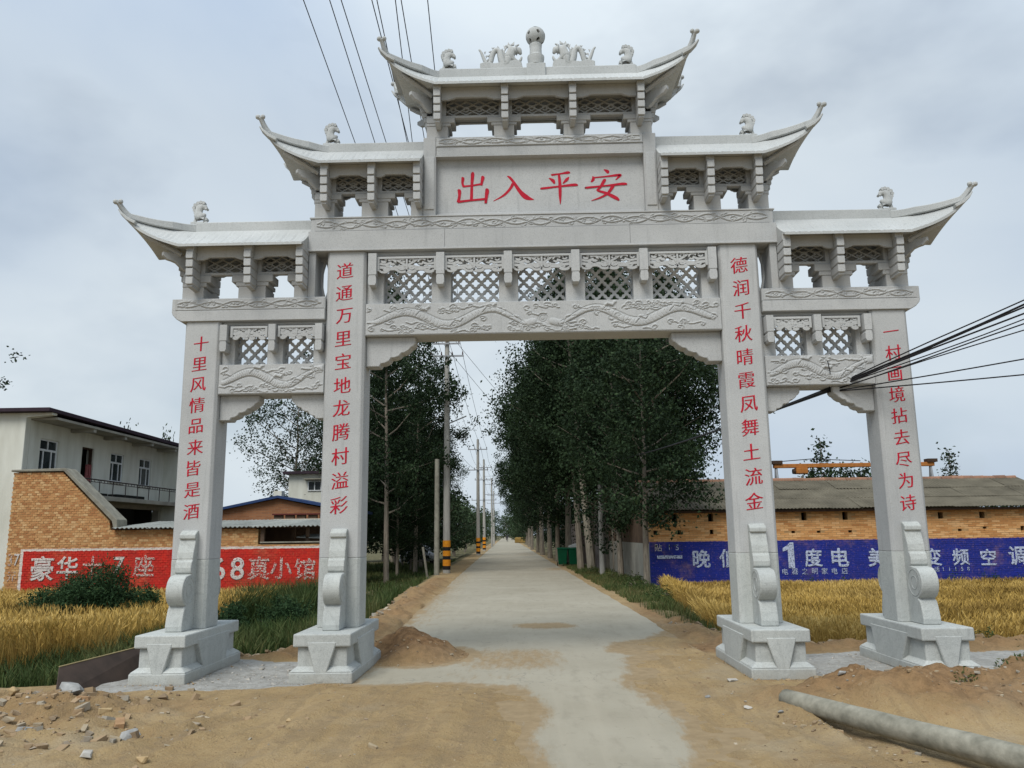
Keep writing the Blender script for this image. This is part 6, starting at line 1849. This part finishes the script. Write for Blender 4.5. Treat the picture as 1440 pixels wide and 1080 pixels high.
# dark undergrowth behind the left verge
def bush(name, x, y, z, rx, ry, rz_, n, size, label, leaf='leaf_bush', seed=0, cone=False, cat='bush', group=None):
    R_ = np.random.default_rng(seed+int(abs(x)*10)); g = MB()
    C = []; m = 60
    for k in range(m):
        az = R_.uniform(0, 2*PI); el = math.asin(R_.uniform(0.02, 1.0)); r = R_.uniform(0.62, 1.0)
        tip = np.array([rx*r*math.cos(az)*math.cos(el), ry*r*math.sin(az)*math.cos(el), rz_*r*math.sin(el)*(1-0.25*R_.random())])
        if k % 3 == 0: g.tube([(0, 0, -0.1), tuple(tip*0.5+np.array([0, 0, 0.05])), tuple(tip*0.9)], [0.014, 0.009, 0.004], 4)
        t = R_.random((n//m, 1))**0.45
        w = (1-t)*0.20+0.055
        C.append(tip*(0.25+0.80*t)+R_.normal(size=(n//m, 3))*np.array([rx, ry, rz_])*w)
    C = np.concatenate(C); C[:, 2] = np.abs(C[:, 2])
    b = empty(name, (x, y, z), label, cat, group)
    link('stems', g.mesh('stems'), M['bark'], b); link('foliage', leaf_mesh('foliage', C, size, R_, 0.35), M[leaf], b)
    return b
bush('juniper_bush', -9.05, 6.4, -0.35, 1.42, 0.9, 1.62, 36000, 0.07, 'dark green spreading bush in the wheat in front of the red slogan', seed=1)
bush('juniper_bush', -8.15, 6.8, -0.35, 0.75, 0.6, 1.0, 12000, 0.075, 'right-hand low shoulder of dark bush beside the outer left post', seed=2)
bush('leafy_shrub', -5.35, 7.4, -0.36, 0.7, 0.5, 0.85, 6000, 0.075, 'leafy green shrub beside the inner left post', seed=13)
bush('young_shrub', -6.15, 6.2, -0.36, 0.5, 0.45, 0.85, 5000, 0.075, 'small green shrub in the weeds between the left posts', seed=3)
bush('young_shrub', -7.35, 7.0, -0.36, 0.22, 0.22, 0.62, 700, 0.06, 'little upright seedling right of the outer left post', seed=4)
bush('weed_clump', 4.55, -1.95, 0.1, 0.35, 0.3, 0.42, 800, 0.05, 'leafy weed clump at the right edge beyond the pipe', seed=5, leaf='grass')
bush('weed_clump', 3.92, -2.15, 0.1, 0.22, 0.2, 0.24, 350, 0.04, 'small weed on the sand mound above the pipe', seed=6, leaf='grass')
bush('weed_clump', 6.4, 2.4, -0.35, 0.5, 0.4, 0.62, 1500, 0.06, 'green weed clump beside the outer right plinth', seed=7, leaf='grass')
for k, (x, y) in enumerate(((2.9, 14.5), (2.6, 19.5), (3.0, 11.0), (3.1, 17.5), (2.4, 24.5))):
    bush('verge_weeds', x, y, -0.05, 0.55, 0.9, 0.42, 1400, 0.07, ['second nearest', 'fourth', 'nearest', 'third', 'farthest'][k]+' low weed patch at the foot of the trees on the right verge', seed=20+k, leaf='grass', group='weeds along the right verge')
for k, (x, y) in enumerate(((8.1, 15.0), (9.2, 15.1), (12.4, 14.9), (13.4, 14.9), (14.4, 14.8))):
    bush('wall_weeds', x, y, -0.3, 0.45, 0.2, 0.72+0.1*(k > 1), 500, 0.07, ORD[k]+' clump from the left of dark weeds against the foot of the blue painted wall', seed=30+k, leaf='leaf_bush', group='weeds against the blue wall')

# ------------------------------------------------------------------ wheat and grass
def scatter_poly(poly, n, R_):
    P = np.array(poly); lo, hi = P.min(0), P.max(0); out = []; c = 0
    while c < n:
        q = R_.uniform(lo, hi, (n*2, 2)); q = q[sdist(q[:, 0], q[:, 1], poly) < 0]; out.append(q); c += len(q)
    return np.concatenate(out)[:n]
def gz(x, y):
    z, _ = ground_z(x.copy(), y.copy()); return z
def wheat(name, poly, n, h0, R_, label):
    q = scatter_poly(poly, n, R_); q = np.concatenate([q, scatter_poly(poly, n//3, R_)])
    dens = fbm(q[:, 0], q[:, 1], 0.7, 3); q = q[R_.random(len(q)) < np.clip(0.85+dens*0.5, 0, 1)]
    m = len(q); z = gz(q[:, 0], q[:, 1]); h = h0*(1+0.14*fbm(q[:, 0], q[:, 1], 1.1, 3))*R_.uniform(0.70, 1.14, m)
    az = R_.uniform(0, 2*PI, m); wx, wy = np.cos(az)*0.0045, np.sin(az)*0.0045
    lx = fbm(q[:, 0]+9, q[:, 1], 0.8, 3)*0.18+R_.normal(size=m)*0.09; ly = fbm(q[:, 0], q[:, 1]+7, 0.8, 3)*0.18+R_.normal(size=m)*0.09
    B = np.stack([q[:, 0], q[:, 1], z-0.02], -1); W = np.stack([wx, wy, 0*wx], -1)
    T = B+np.stack([lx, ly, h*0.86], -1); E = T+np.stack([lx*0.45+R_.normal(size=m)*0.02, ly*0.45+R_.normal(size=m)*0.02, h*0.16], -1)
    Mx = (T+E)/2
    V = np.stack([B-W, B+W, T+W*0.8, T-W*0.8, T, Mx+W*2.2, E, Mx-W*2.2], 1).reshape(-1, 3)
    b = np.arange(m)*8
    F = np.concatenate([np.stack([b, b+1, b+2, b+3], -1), np.stack([b+4, b+5, b+6, b+7], -1)])
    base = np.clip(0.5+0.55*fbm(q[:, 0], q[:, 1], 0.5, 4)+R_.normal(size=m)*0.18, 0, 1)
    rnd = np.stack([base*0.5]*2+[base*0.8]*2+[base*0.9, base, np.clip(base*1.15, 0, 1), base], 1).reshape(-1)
    me = np_mesh(name, V, F, {'rnd': rnd})
    return tag(link(name, me, M['wheat'], kind='stuff'), label, 'crop')
R_ = np.random.default_rng(3)
wheat('wheat_field', [(-19, -0.4), (-9, 0.1), (-7.9, 0.8), (-7.4, 1.6), (-7.0, 3.0), (-6.9, 6.0), (-6.6, 8.2), (-6.5, 10.0), (-6.3, 11.85), (-19, 11.85)], 110000, 0.66, R_, 'ripe golden wheat field left of the archway below the red slogan wall')
wheat('wheat_field', [(3.2, 4.9), (3.8, 3.5), (4.8, 2.9), (6.3, 2.8), (7.0, 3.2), (18, 2.4), (18, 15.2), (3.8, 15.2), (3.4, 12)], 130000, 0.58, R_, 'ripe golden wheat field right of the road below the blue slogan wall')
def grass(name, poly, n, h0, R_, label, w=0.007, dry=0.0, pat=(0.62, 1.3)):
    q = scatter_poly(poly, n, R_); dens = fbm(q[:, 0], q[:, 1], 1.0, 3); q = q[R_.random(len(q)) < np.clip(pat[0]+dens*pat[1], 0.03, 1)]
    m = len(q); z = gz(q[:, 0], q[:, 1]); h = h0*R_.uniform(0.4, 1.2, m)*(1+0.5*fbm(q[:, 0], q[:, 1], 1.5, 2))
    az = R_.uniform(0, 2*PI, m); W = np.stack([np.cos(az)*w, np.sin(az)*w, 0*az], -1)
    l = R_.normal(size=(m, 2))*0.35*h[:, None]
    B = np.stack([q[:, 0], q[:, 1], z-0.01], -1); Md = B+np.stack([l[:, 0]*0.35, l[:, 1]*0.35, h*0.6], -1); T = B+np.stack([l[:, 0], l[:, 1], h], -1)
    V = np.stack([B-W, B+W, Md+W*0.8, Md-W*0.8, T], 1).reshape(-1, 3); b = np.arange(m)*5
    F = np.concatenate([np.stack([b, b+1, b+2, b+3], -1), np.stack([b+3, b+2, b+4, b+4], -1)])
    me = bpy.data.meshes.new(name)
    F4 = np.stack([b, b+1, b+2, b+3], -1); F3 = np.stack([b+3, b+2, b+4], -1)
    # quads then triangles
    me.vertices.add(len(V)); me.vertices.foreach_set('co', V.astype(np.float32).ravel())
    me.loops.add(F4.size+F3.size); me.loops.foreach_set('vertex_index', np.concatenate([F4.ravel(), F3.ravel()]).astype(np.int32))
    me.polygons.add(len(F4)+len(F3)); me.polygons.foreach_set('loop_start', np.concatenate([np.arange(0, F4.size, 4), F4.size+np.arange(0, F3.size, 3)]).astype(np.int32))
    rnd = np.clip(R_.beta(1.6, 3.0, m)+dry+0.35*fbm(q[:, 0], q[:, 1], 0.9, 2), 0, 1).astype(np.float32)
    at = me.attributes.new('rnd', 'FLOAT', 'POINT'); at.data.foreach_set('value', np.repeat(rnd, 5))
    me.update(calc_edges=True)
    return tag(link(name, me, M['grass'], kind='stuff'), label, 'grass')
grass('weedy_grass', [(-16, -2.3), (-9, -1.35), (-6.8, -0.8), (-5.9, -0.75), (-5.55, -0.35), (-5.35, 1.0), (-4.4, 1.5), (-3.7, 3.0), (-3.5, 5), (-3.6, 9), (-4.0, 14), (-5.2, 14), (-5.9, 11.9), (-6.6, 11.9), (-6.8, 8.5), (-7.1, 6.0), (-7.2, 3), (-7.6, 1.6), (-8.1, 0.9), (-9, 0.3), (-16, -0.2)], 48000, 0.36, R_, 'green weeds between the wheat and the left side of the archway', 0.009)
grass('tall_weeds', [(-6.8, 7.5), (-5.2, 8.5), (-5.3, 11.9), (-7.0, 11.9)], 9000, 0.80, R_, 'tall green weeds hiding the foot of the red slogan wall', 0.011)
grass('verge_grass', [(2.35, 6.5), (2.45, 4.6), (2.9, 3.9), (3.4, 3.3), (3.9, 3.8), (3.4, 5.5), (3.7, 8), (3.6, 14), (3.3, 15.4), (3.3, 24), (2.6, 30), (1.4, 34), (1.6, 26), (1.9, 16), (2.15, 9)], 34000, 0.17, R_, 'patchy green and dry grass on the right verge', 0.007, 0.30, (0.30, 3.0))
grass('grove_grass', [(-3.9, 14), (-4.3, 22), (-4.9, 34), (-5.6, 50), (-12, 50), (-12, 24), (-6, 13)], 26000, 0.22, R_, 'dark grass under the left grove of poplars', 0.013)
grass('field_edge_grass', [(6.2, 2.0), (12, 1.7), (12, 2.3), (7.2, 2.9), (6.4, 2.8)], 5000, 0.24, R_, 'green grass strip between cement apron and right wheat', 0.008)

# ------------------------------------------------------------------ rubble, stones, boards, pipe
def rock(sx, sy, sz, seed, sub=2, rough=0.25, blocky=0.0):
    Rk = random.Random(seed*77+5)
    bm = bmesh.new(); n = 9 if blocky else 8+6*sub
    for k in range(n):
        if blocky and k < 8: p = Vector(((k & 1)*2-1, ((k >> 1) & 1)*2-1, ((k >> 2) & 1)*2-1))*0.85+Vector([Rk.uniform(-.22, .22) for _ in range(3)])
        else: p = Vector([Rk.gauss(0, 1) for _ in range(3)]).normalized()*Rk.uniform(0.75, 1.1)
        bm.verts.new((p.x*sx, p.y*sy, p.z*sz))
    r = bmesh.ops.convex_hull(bm, input=bm.verts)
    bmesh.ops.delete(bm, geom=[v for v in bm.verts if not v.link_faces], context='VERTS')
    me = bpy.data.meshes.new('rock'); bm.to_mesh(me); bm.free(); return me
M['r_grey'] = simple('broken_grey_concrete', (0.36, 0.36, 0.34), (0.20, 0.20, 0.19), 14, 0.95, 0.5)
M['r_brick'] = simple('broken_orange_brick', (0.38, 0.24, 0.13), (0.28, 0.17, 0.09), 12, 0.95, 0.5)
M['r_yellow'] = simple('yellowish_clay_lump', (0.44, 0.33, 0.18), (0.34, 0.24, 0.13), 10, 0.95, 0.5)
M['r_white'] = simple('white_stone_chip', (0.50, 0.47, 0.42), (0.34, 0.32, 0.28), 14, 0.9, 0.3)
def gz1(x, y): return float(gz(np.array([x]), np.array([y]))[0])
STONES = [('concrete_lump', -4.66, -2.12, 0.24, 0.15, 0.09, 'r_grey', 0, 'grey broken concrete slab lump leaning near the brown board'),
 ('concrete_lump', -3.52, -3.22, 0.17, 0.12, 0.055, 'r_grey', 0, 'rounded grey mortar lump in the rubble, right of the pile'),
 ('broken_brick', -4.35, -1.95, 0.085, 0.05, 0.04, 'r_brick', 1, 'whole yellow brick lying right of the concrete lump'),
 ('broken_brick', -4.35, -2.45, 0.08, 0.06, 0.04, 'r_brick', 1, 'orange brick bat just below the concrete lump'),
 ('broken_brick', -4.05, -2.62, 0.09, 0.06, 0.035, 'r_yellow', 1, 'yellow brick bat in the middle of the rubble'),
 ('broken_brick', -3.75, -2.95, 0.10, 0.06, 0.035, 'r_brick', 1, 'orange brick bat beside the mortar lump'),
 ('broken_brick', -4.4, -3.25, 0.10, 0.055, 0.03, 'r_grey', 1, 'dark grey brick bat in the lower rubble'),
 ('clay_lump', -5.1, -2.3, 0.10, 0.08, 0.06, 'r_yellow', 0, 'yellow clay lump at the left edge of the rubble'),
 ('clay_lump', -3.05, -4.0, 0.09, 0.06, 0.05, 'r_yellow', 0, 'pale clay lump near the bottom edge of the sand'),
 ('stone_chip', -3.5, -3.95, 0.10, 0.05, 0.02, 'r_white', 1, 'flat pale chip at the bottom of the rubble'),
 ('stone_chip', -2.35, -2.75, 0.07, 0.035, 0.03, 'r_yellow', 0, 'lone brown clod on the smooth sand left of centre'),
 ('stone_chip', 1.93, -1.12, 0.14, 0.035, 0.018, 'r_white', 1, 'white stone offcut by the inner right plinth corner'),
 ('stone_chip', 2.35, -1.40, 0.13, 0.03, 0.016, 'r_white', 1, 'white stone offcut in front of the inner right plinth'),
 ('stone_chip', 4.00, -1.18, 0.16, 0.04, 0.018, 'r_white', 1, 'white stone offcut at the foot of the outer right plinth'),
 ('stone_chip', 3.10, 2.55, 0.20, 0.08, 0.04, 'r_white', 1, 'pale stone slab behind the inner right plinth'),
 ('stone_chip', 1.72, -2.55, 0.075, 0.05, 0.022, 'r_white', 0, 'pale pebble on the sand left of the pipe end'),
 ('stone_chip', 1.50, -1.9, 0.06, 0.04, 0.02, 'r_grey', 0, 'small grey stone beside the concrete edge'),
 ('stone_chip', 2.75, -2.05, 0.075, 0.06, 0.035, 'r_grey', 0, 'grey stone on the mound just above the pipe'),
 ('stone_chip', 1.95, -2.75, 0.05, 0.04, 0.02, 'r_grey', 0, 'small stone touching the near side of the pipe end')]
for k, (nm, x, y, sx, sy, sz, m, blk, lab) in enumerate(STONES):
    o = link(nm, rock(sx*0.75, sy*0.75, sz*0.75, k+3, 3 if sx > 0.15 else 2, 0.22, blk), M[m], None, (x, y, gz1(x, y)+sz*0.38), (random.uniform(-.25, .25), random.uniform(-.2, .2), random.uniform(0, 3)))
    tag(o, lab, 'rubble' if 'chip' not in nm else 'stone'); bev(o, 0.004, 1)
def rubble(name, n, fx, smin, smax, mats, label, seed):
    R_ = np.random.default_rng(seed); V, F = [], []; 
    base = [rock(1, 1, 1, k, 0, 0.4) for k in range(3)]+[rock(0.8, 0.8, 0.8, k, 1, 0.3, 1) for k in range(6)]
    data = []
    for b in base:
        bm = bmesh.new(); bm.from_mesh(b); bmesh.ops.triangulate(bm, faces=bm.faces); data.append((np.array([v.co for v in bm.verts]), np.array([[v.index for v in f.verts] for f in bm.faces]))); bm.free()
    xy = fx(n, R_); z = gz(xy[:, 0], xy[:, 1]); off = 0; A = []
    for i in range(len(xy)):
        v, f = data[R_.integers(len(data))]; s = smin*(smax/smin)**(R_.random()**2.2)
        S = np.array([s*R_.uniform(.8, 1.5), s*R_.uniform(.6, 1.1), s*R_.uniform(.35, .8)]); a = R_.uniform(0, 6.28); c, sn = math.cos(a), math.sin(a)
        p = v*S; tl = R_.normal()*0.35; p = np.stack([p[:, 0]*math.cos(tl)-p[:, 2]*math.sin(tl), p[:, 1], p[:, 0]*math.sin(tl)+p[:, 2]*math.cos(tl)], -1); p = np.stack([p[:, 0]*c-p[:, 1]*sn, p[:, 0]*sn+p[:, 1]*c, p[:, 2]], -1)+np.array([xy[i, 0], xy[i, 1], z[i]+S[2]*0.15])
        V.append(p); F.append(f+off); off += len(p); A.append(np.full(len(p), R_.random()))
    me = np_mesh(name, np.concatenate(V), np.concatenate(F), {'rnd': np.concatenate(A)})
    return tag(link(name, me, mats, kind='stuff'), label, 'rubble')
t = NT('mixed_rubble'); c = t.ramp(t.attr('rnd'), [(0.0, (0.16, 0.12, 0.08)), (0.3, (0.29, 0.21, 0.125)), (0.6, (0.33, 0.235, 0.14)), (0.76, (0.25, 0.235, 0.20)), (0.92, (0.36, 0.29, 0.19)), (1.0, (0.42, 0.38, 0.31))])
c = t.mix(t.math('MULTIPLY', t.step(t.noise(30, 4), 0.45, 0.7), 0.4), c, (0.28, 0.20, 0.12)); t.bump(t.noise(80, 4), 0.4, 0.006); M['mixed'] = t.done(c, 0.95)
def gauss(cx, cy, sx, sy): return lambda n, R_: np.stack([R_.normal(cx, sx, n), R_.normal(cy, sy, n)], -1)
def edge_pts(pts, w):
    P = np.array(pts, float)
    def f(n, R_):
        i = R_.integers(0, len(P)-1, n); t_ = R_.random((n, 1)); return P[i]*(1-t_)+P[i+1]*t_+R_.normal(size=(n, 2))*w
    return f
rubble('rubble_pile', 900, gauss(-4.6, -2.7, 0.85, 0.62), 0.005, 0.075, M['mixed'], 'scattered brick and concrete rubble on the sand bottom left', 1)
rubble('rubble_pile', 380, edge_pts([(-4.9, 0.9), (-4.1, 1.25), (-3.5, 2.4), (-3.2, 4.5), (-3.3, 8), (-3.7, 15)], 0.14), 0.012, 0.10, M['mixed'], 'ridge of rubble along the edge between left dirt shoulder and weeds', 2)
rubble('rubble_pile', 260, edge_pts([(2.6, 4.8), (2.9, 2.7), (3.7, 2.0), (6.5, 1.7), (9, 1.5)], 0.22), 0.012, 0.085, M['mixed'], 'lumpy rubble behind the right plinths at the field edge', 3)
rubble('gravel', 900, lambda n, R_: np.stack([R_.uniform(-6, 6, n), R_.uniform(-6, 3.5, n)], -1)[lambda q=None: slice(None)] if False else np.stack([np.concatenate([R_.uniform(-6, -0.3, n//2), R_.uniform(1.1, 6, n-n//2)]), R_.uniform(-6, 2.5, n)], -1), 0.003, 0.016, M['mixed'], 'small loose gravel and clods on the sand', 4)
rubble('gravel', 260, lambda n, R_: np.stack([R_.uniform(-2.2, 2.2, n), R_.uniform(-4, 14, n)], -1), 0.003, 0.010, M['mixed'], 'fine grit lying on the concrete road', 5)
rubble('clods', 420, lambda n, R_: np.concatenate([np.stack([R_.uniform(-3.6, -0.4, n//2), R_.uniform(-5.5, -1.2, n//2)], -1), np.stack([R_.uniform(1.3, 2.6, n-n//2), R_.uniform(-4.5, 2.5, n-n//2)], -1)]), 0.004, 0.022, M['mixed'], 'brown clods and twigs pressed into the driven sand', 8)
rubble('stone_chips', 220, lambda n, R_: np.concatenate([np.stack([R_.uniform(-4.05, -2.9, n//2), R_.uniform(-1.0, 0.6, n//2)], -1), np.stack([R_.uniform(2.9, 4.1, n-n//2), R_.uniform(-0.9, 0.9, n-n//2)], -1)]), 0.006, 0.035, M['r_white'], 'pale stone chips on the cement between the plinths', 6)

rubble('clods', 140, edge_pts([(1.9, -2.75), (2.35, -3.7), (2.85, -4.9)], 0.07), 0.006, 0.035, M['mixed'], 'clods and crumbs gathered along the lying concrete pole', 11)
rubble('clods', 420, gauss(3.9, -2.1, 0.9, 0.45), 0.006, 0.045, M['mixed'], 'clods on the sand mound behind the lying concrete pole', 12)
rubble('clods', 260, gauss(-1.85, 1.15, 0.42, 0.45), 0.005, 0.030, M['mixed'], 'clods on the brown sand heap beside the inner left plinth', 13)
for k_, (cx_, sg_n) in enumerate(((-4.376, 'outer left'), (-2.548, 'inner left'), (2.548, 'inner right'), (4.376, 'outer right'))):
    rubble('plinth_debris', 130, edge_pts([(cx_-0.36, 0.9), (cx_-0.36, -0.93), (cx_+0.36, -0.93), (cx_+0.36, 0.9)], 0.035), 0.004, 0.020, M['mixed'], 'crumbs of stone and soil along the foot of the '+sg_n+' plinth', 40+k_)
bd = holder('brown_board', 'dark brown formwork board standing on edge left of the outer left plinth', 'board')
g = MB(); g.hexa([(-5.22, -1.38, -0.02), (-5.195, -1.40, -0.02), (-4.74, 0.35, -0.05), (-4.77, 0.36, -0.05), (-5.36, -1.10, 0.245), (-5.34, -1.12, 0.245), (-4.92, 0.42, 0.32), (-4.94, 0.43, 0.32)])
g.build('panel', M['board'], bd)
g = MB(); g.hexa([(-5.363, -1.101, 0.2452), (-5.337, -1.121, 0.2452), (-4.917, 0.42, 0.3202), (-4.943, 0.43, 0.3202), (-5.363, -1.101, 0.253), (-5.337, -1.121, 0.253), (-4.917, 0.42, 0.328), (-4.943, 0.43, 0.328)])
g.build('lit_edge_strip', M['board_edge'], bd)  # pale strip paints the light caught along the board's top edge

# concrete pipe / spare pole lying on the sand
ax0, ax1 = Vector((2.08, -2.50, 0.118)), Vector((3.36, -5.62, 0.14))
g = MB(); n = 16; d = (ax1-ax0)
P = [tuple(ax0+d*(k/n)) for k in range(n+1)]
rad = [0.083+0.014*(k/n) for k in range(n+1)]
pp = holder('concrete_pipe', 'long grey concrete pole lying on the sand across the lower right corner', 'pipe')
g.tube(P, rad, 28, cap=False)

_R = random.Random(3)
g.v = [(a+_R.uniform(-.0025, .0025), b+_R.uniform(-.0025, .0025), c_+_R.uniform(-.0025, .0025)) for a, b, c_ in g.v]
shell = g.mesh('pipe_shell', smooth=True)
o = link('pipe_shell', shell, M['pipe'], pp); sm = o.modifiers.new('solid', 'SOLIDIFY'); sm.thickness = 0.03; sm.offset = -1
g = MB(); dn = d.normalized()
g.tube([tuple(ax0+dn*0.06), tuple(ax0+dn*0.065)], 0.056, 16); g.build('dirt_plug', M['r_grey'], pp)

# ------------------------------------------------------------------ bins, car, person, crane
def wheelie(x, y, label, rz=0.0):
    b = empty('wheelie_bin', (x, y, -0.02), label, 'bin', 'green bins by the road', rz)
    g = MB(); g.hexa([(-0.20, -0.24, 0.08), (0.20, -0.24, 0.08), (0.20, 0.22, 0.08), (-0.20, 0.22, 0.08), (-0.26, -0.32, 0.86), (0.26, -0.32, 0.86), (0.26, 0.30, 0.86), (-0.26, 0.30, 0.86)]); g.build('body', M['bin_green'], b, 0.02)
    g = MB(); g.prism([(-0.35, 0.865), (0.33, 0.865), (0.33, 0.90), (0.1, 0.95), (-0.30, 0.91)], -0.28, 0.28, 'x'); g.build('lid', M['bin_green'], b, 0.012)
    MB().tube([(-0.22, 0.37, 0.88), (0.22, 0.37, 0.88)], 0.018, 6).build('handle', M['bin_green'], b)
    for s in (-1, 1): MB().tube([(s*0.22, 0.22, 0.09), (s*0.27, 0.22, 0.09)], 0.09, 12).build('wheel', M['tyre'], b)
wheelie(1.42, 33.2, 'left green wheelie bin beside the road'); wheelie(1.98, 33.1, 'right green wheelie bin against the tree trunk', 0.1)
tag(MB().hexa([(1.9, 33.5, 0.5), (2.35, 33.5, 0.4), (2.3, 33.6, 0.4), (1.9, 33.6, 0.5), (1.75, 33.5, 1.0), (2.2, 33.5, 1.15), (2.2, 33.6, 1.15), (1.75, 33.6, 1.0)]).build('white_board', M['white_plastic'], None, 0.02), 'tilted white board leaning behind the green bins', 'board')

def car(x, y, z, rz):
    c = empty('parked_car', (x, y, z), 'silver car parked facing us in the shade under the left trees', 'car', None, rz)
    sec = [(-2.1, 0.42, 0.70, 0.74), (-2.05, 0.30, 0.86, 0.80), (-1.2, 0.24, 0.98, 0.86), (0.0, 0.22, 1.00, 0.88), (1.4, 0.24, 1.00, 0.86), (2.05, 0.32, 0.90, 0.80), (2.15, 0.45, 0.78, 0.74)]
    g = MB(); m = 12
    for (yy, zb, zt, hw) in sec:
        for k in range(m):
            a = 2*PI*k/m; cx_, cz_ = math.cos(a), math.sin(a)
            g.v.append((hw*math.copysign(abs(cx_)**0.45, cx_), yy, (zb+zt)/2+(zt-zb)/2*math.copysign(abs(cz_)**0.5, cz_)))
    for i in range(len(sec)-1):
        for k in range(m): g.f.append((i*m+k, i*m+(k+1) % m, (i+1)*m+(k+1) % m, (i+1)*m+k))
    g.f.append(tuple(range(m))); g.f.append(tuple((len(sec)-1)*m+k for k in range(m)))
    g.build('body', M['car_paint'], c, 0.02)
    g = MB(); g.hexa([(-0.78, -1.1, 0.96), (0.78, -1.1, 0.96), (0.78, 1.65, 0.96), (-0.78, 1.65, 0.96), (-0.60, -0.35, 1.44), (0.60, -0.35, 1.44), (0.60, 0.95, 1.44), (-0.60, 0.95, 1.44)]); cb = g.build('cabin', M['glass'], c, 0.04)
    g = MB(); g.box(-0.60, 0.60, -0.38, 0.98, 1.425, 1.47); g.build('roof', M['car_paint'], c, 0.02)
    for s in (-1, 1):
        g = MB(); g.tube([(s*0.79, -1.1, 0.97), (s*0.61, -0.36, 1.44)], 0.03, 6); g.build('windscreen_pillar', M['car_paint'], c)
        MB().box(s*0.62-0.14, s*0.62+0.14, -2.12, -2.02, 0.62, 0.76).build('headlight', M['lamp_glass'], c, 0.02)
        MB().box(s*0.95-0.07, s*0.95+0.07, -0.95, -0.85, 0.95, 1.07).build('wing_mirror', M['car_paint'], c, 0.02)
        for yy in (-1.35, 1.35):
            w = MB().tube([(s*0.70, yy, 0.32), (s*0.88, yy, 0.32)], 0.32, 18).build('wheel', M['tyre'], c); MB().tube([(s*0.881, yy, 0.32), (s*0.89, yy, 0.32)], 0.19, 12).build('rim', M['steel'], w)
    MB().box(-0.38, 0.38, -2.13, -2.06, 0.50, 0.66).build('grille', M['black_band'], c, 0.01)
    MB().box(-0.22, 0.22, -2.16, -2.135, 0.40, 0.49).build('number_plate', simple('blue_plate', (0.03, 0.08, 0.3), None, 5), c)
car(-8.15, 47.5, -0.36, 0.35)

sk = [(0, 0, 0.92), (0, 0, 1.15), (0, 0, 1.38), (0, 0, 1.50), (0, 0, 1.64), (0.19, 0, 1.38), (0.25, 0.03, 1.12), (0.24, -0.06, 0.88), (-0.19, 0, 1.38), (-0.25, -0.03, 1.12), (-0.23, 0.08, 0.88), (0.10, 0, 0.88), (0.11, -0.12, 0.48), (0.11, -0.10, 0.06), (0.11, -0.24, 0.03), (-0.10, 0, 0.88), (-0.11, 0.10, 0.48), (-0.11, 0.22, 0.08), (-0.11, 0.12, 0.03)]
ed = [(0, 1), (1, 2), (2, 3), (3, 4), (2, 5), (5, 6), (6, 7), (2, 8), (8, 9), (9, 10), (0, 11), (11, 12), (12, 13), (13, 14), (0, 15), (15, 16), (16, 17), (17, 18)]
rd = [0.14, 0.13, 0.16, 0.06, 0.11, 0.06, 0.045, 0.035, 0.06, 0.045, 0.035, 0.09, 0.065, 0.045, 0.04, 0.09, 0.065, 0.045, 0.04]
pr = link('person', skin_mesh('person', sk, ed, rd, 1), M['cloth_dark'], None, (-5.9, 190, 0.0)); tag(pr, 'tiny figure in dark clothes walking far down the road', 'person')

cr_ = holder('gantry_crane', 'orange gantry crane beam with hoist standing behind the brick shed', 'crane')
g = MB(); g.box(14.7, 24.4, 40.0, 40.3, 5.42, 5.66); g.build('beam', M['crane_yellow'], cr_, 0.02)
for x in (14.85, 24.2):
    for s in (-1, 1):
        MB().tube([(x, 40.15, 5.42), (x+0.0, 40.15+s*1.1, -0.3)], 0.09, 6).build('leg', M['steel'], cr_)
    MB().box(x-0.25, x+0.35, 39.9, 40.4, 5.66, 5.86).build('end_truck', M['dark_wood'], cr_)
h_ = MB().box(16.0, 16.7, 39.85, 40.45, 5.05, 5.41).build('hoist', M['crane_yellow'], cr_, 0.03)
MB().tube([(15.85, 40.15, 5.2), (16.0, 40.15, 5.2)], 0.16, 10).build('motor', M['dark_wood'], h_); MB().tube([(16.5, 40.15, 5.05), (16.5, 40.15, 4.0)], 0.02, 5).build('hoist_cable', M['cable'], h_)
MB().tube([(14.85, 40.15, 5.8), (17.0, 40.15, 5.95), (20, 40.15, 5.8)], 0.025, 5).build('power_wire', M['cable'], cr_)
hay = MB().box(-3.5, 0.2, 158, 160, -0.1, 1.1).build('straw_stack', M['wheat'], None, 0.2); tag(hay, 'low pale straw-coloured bank where the road bends far away', 'straw')
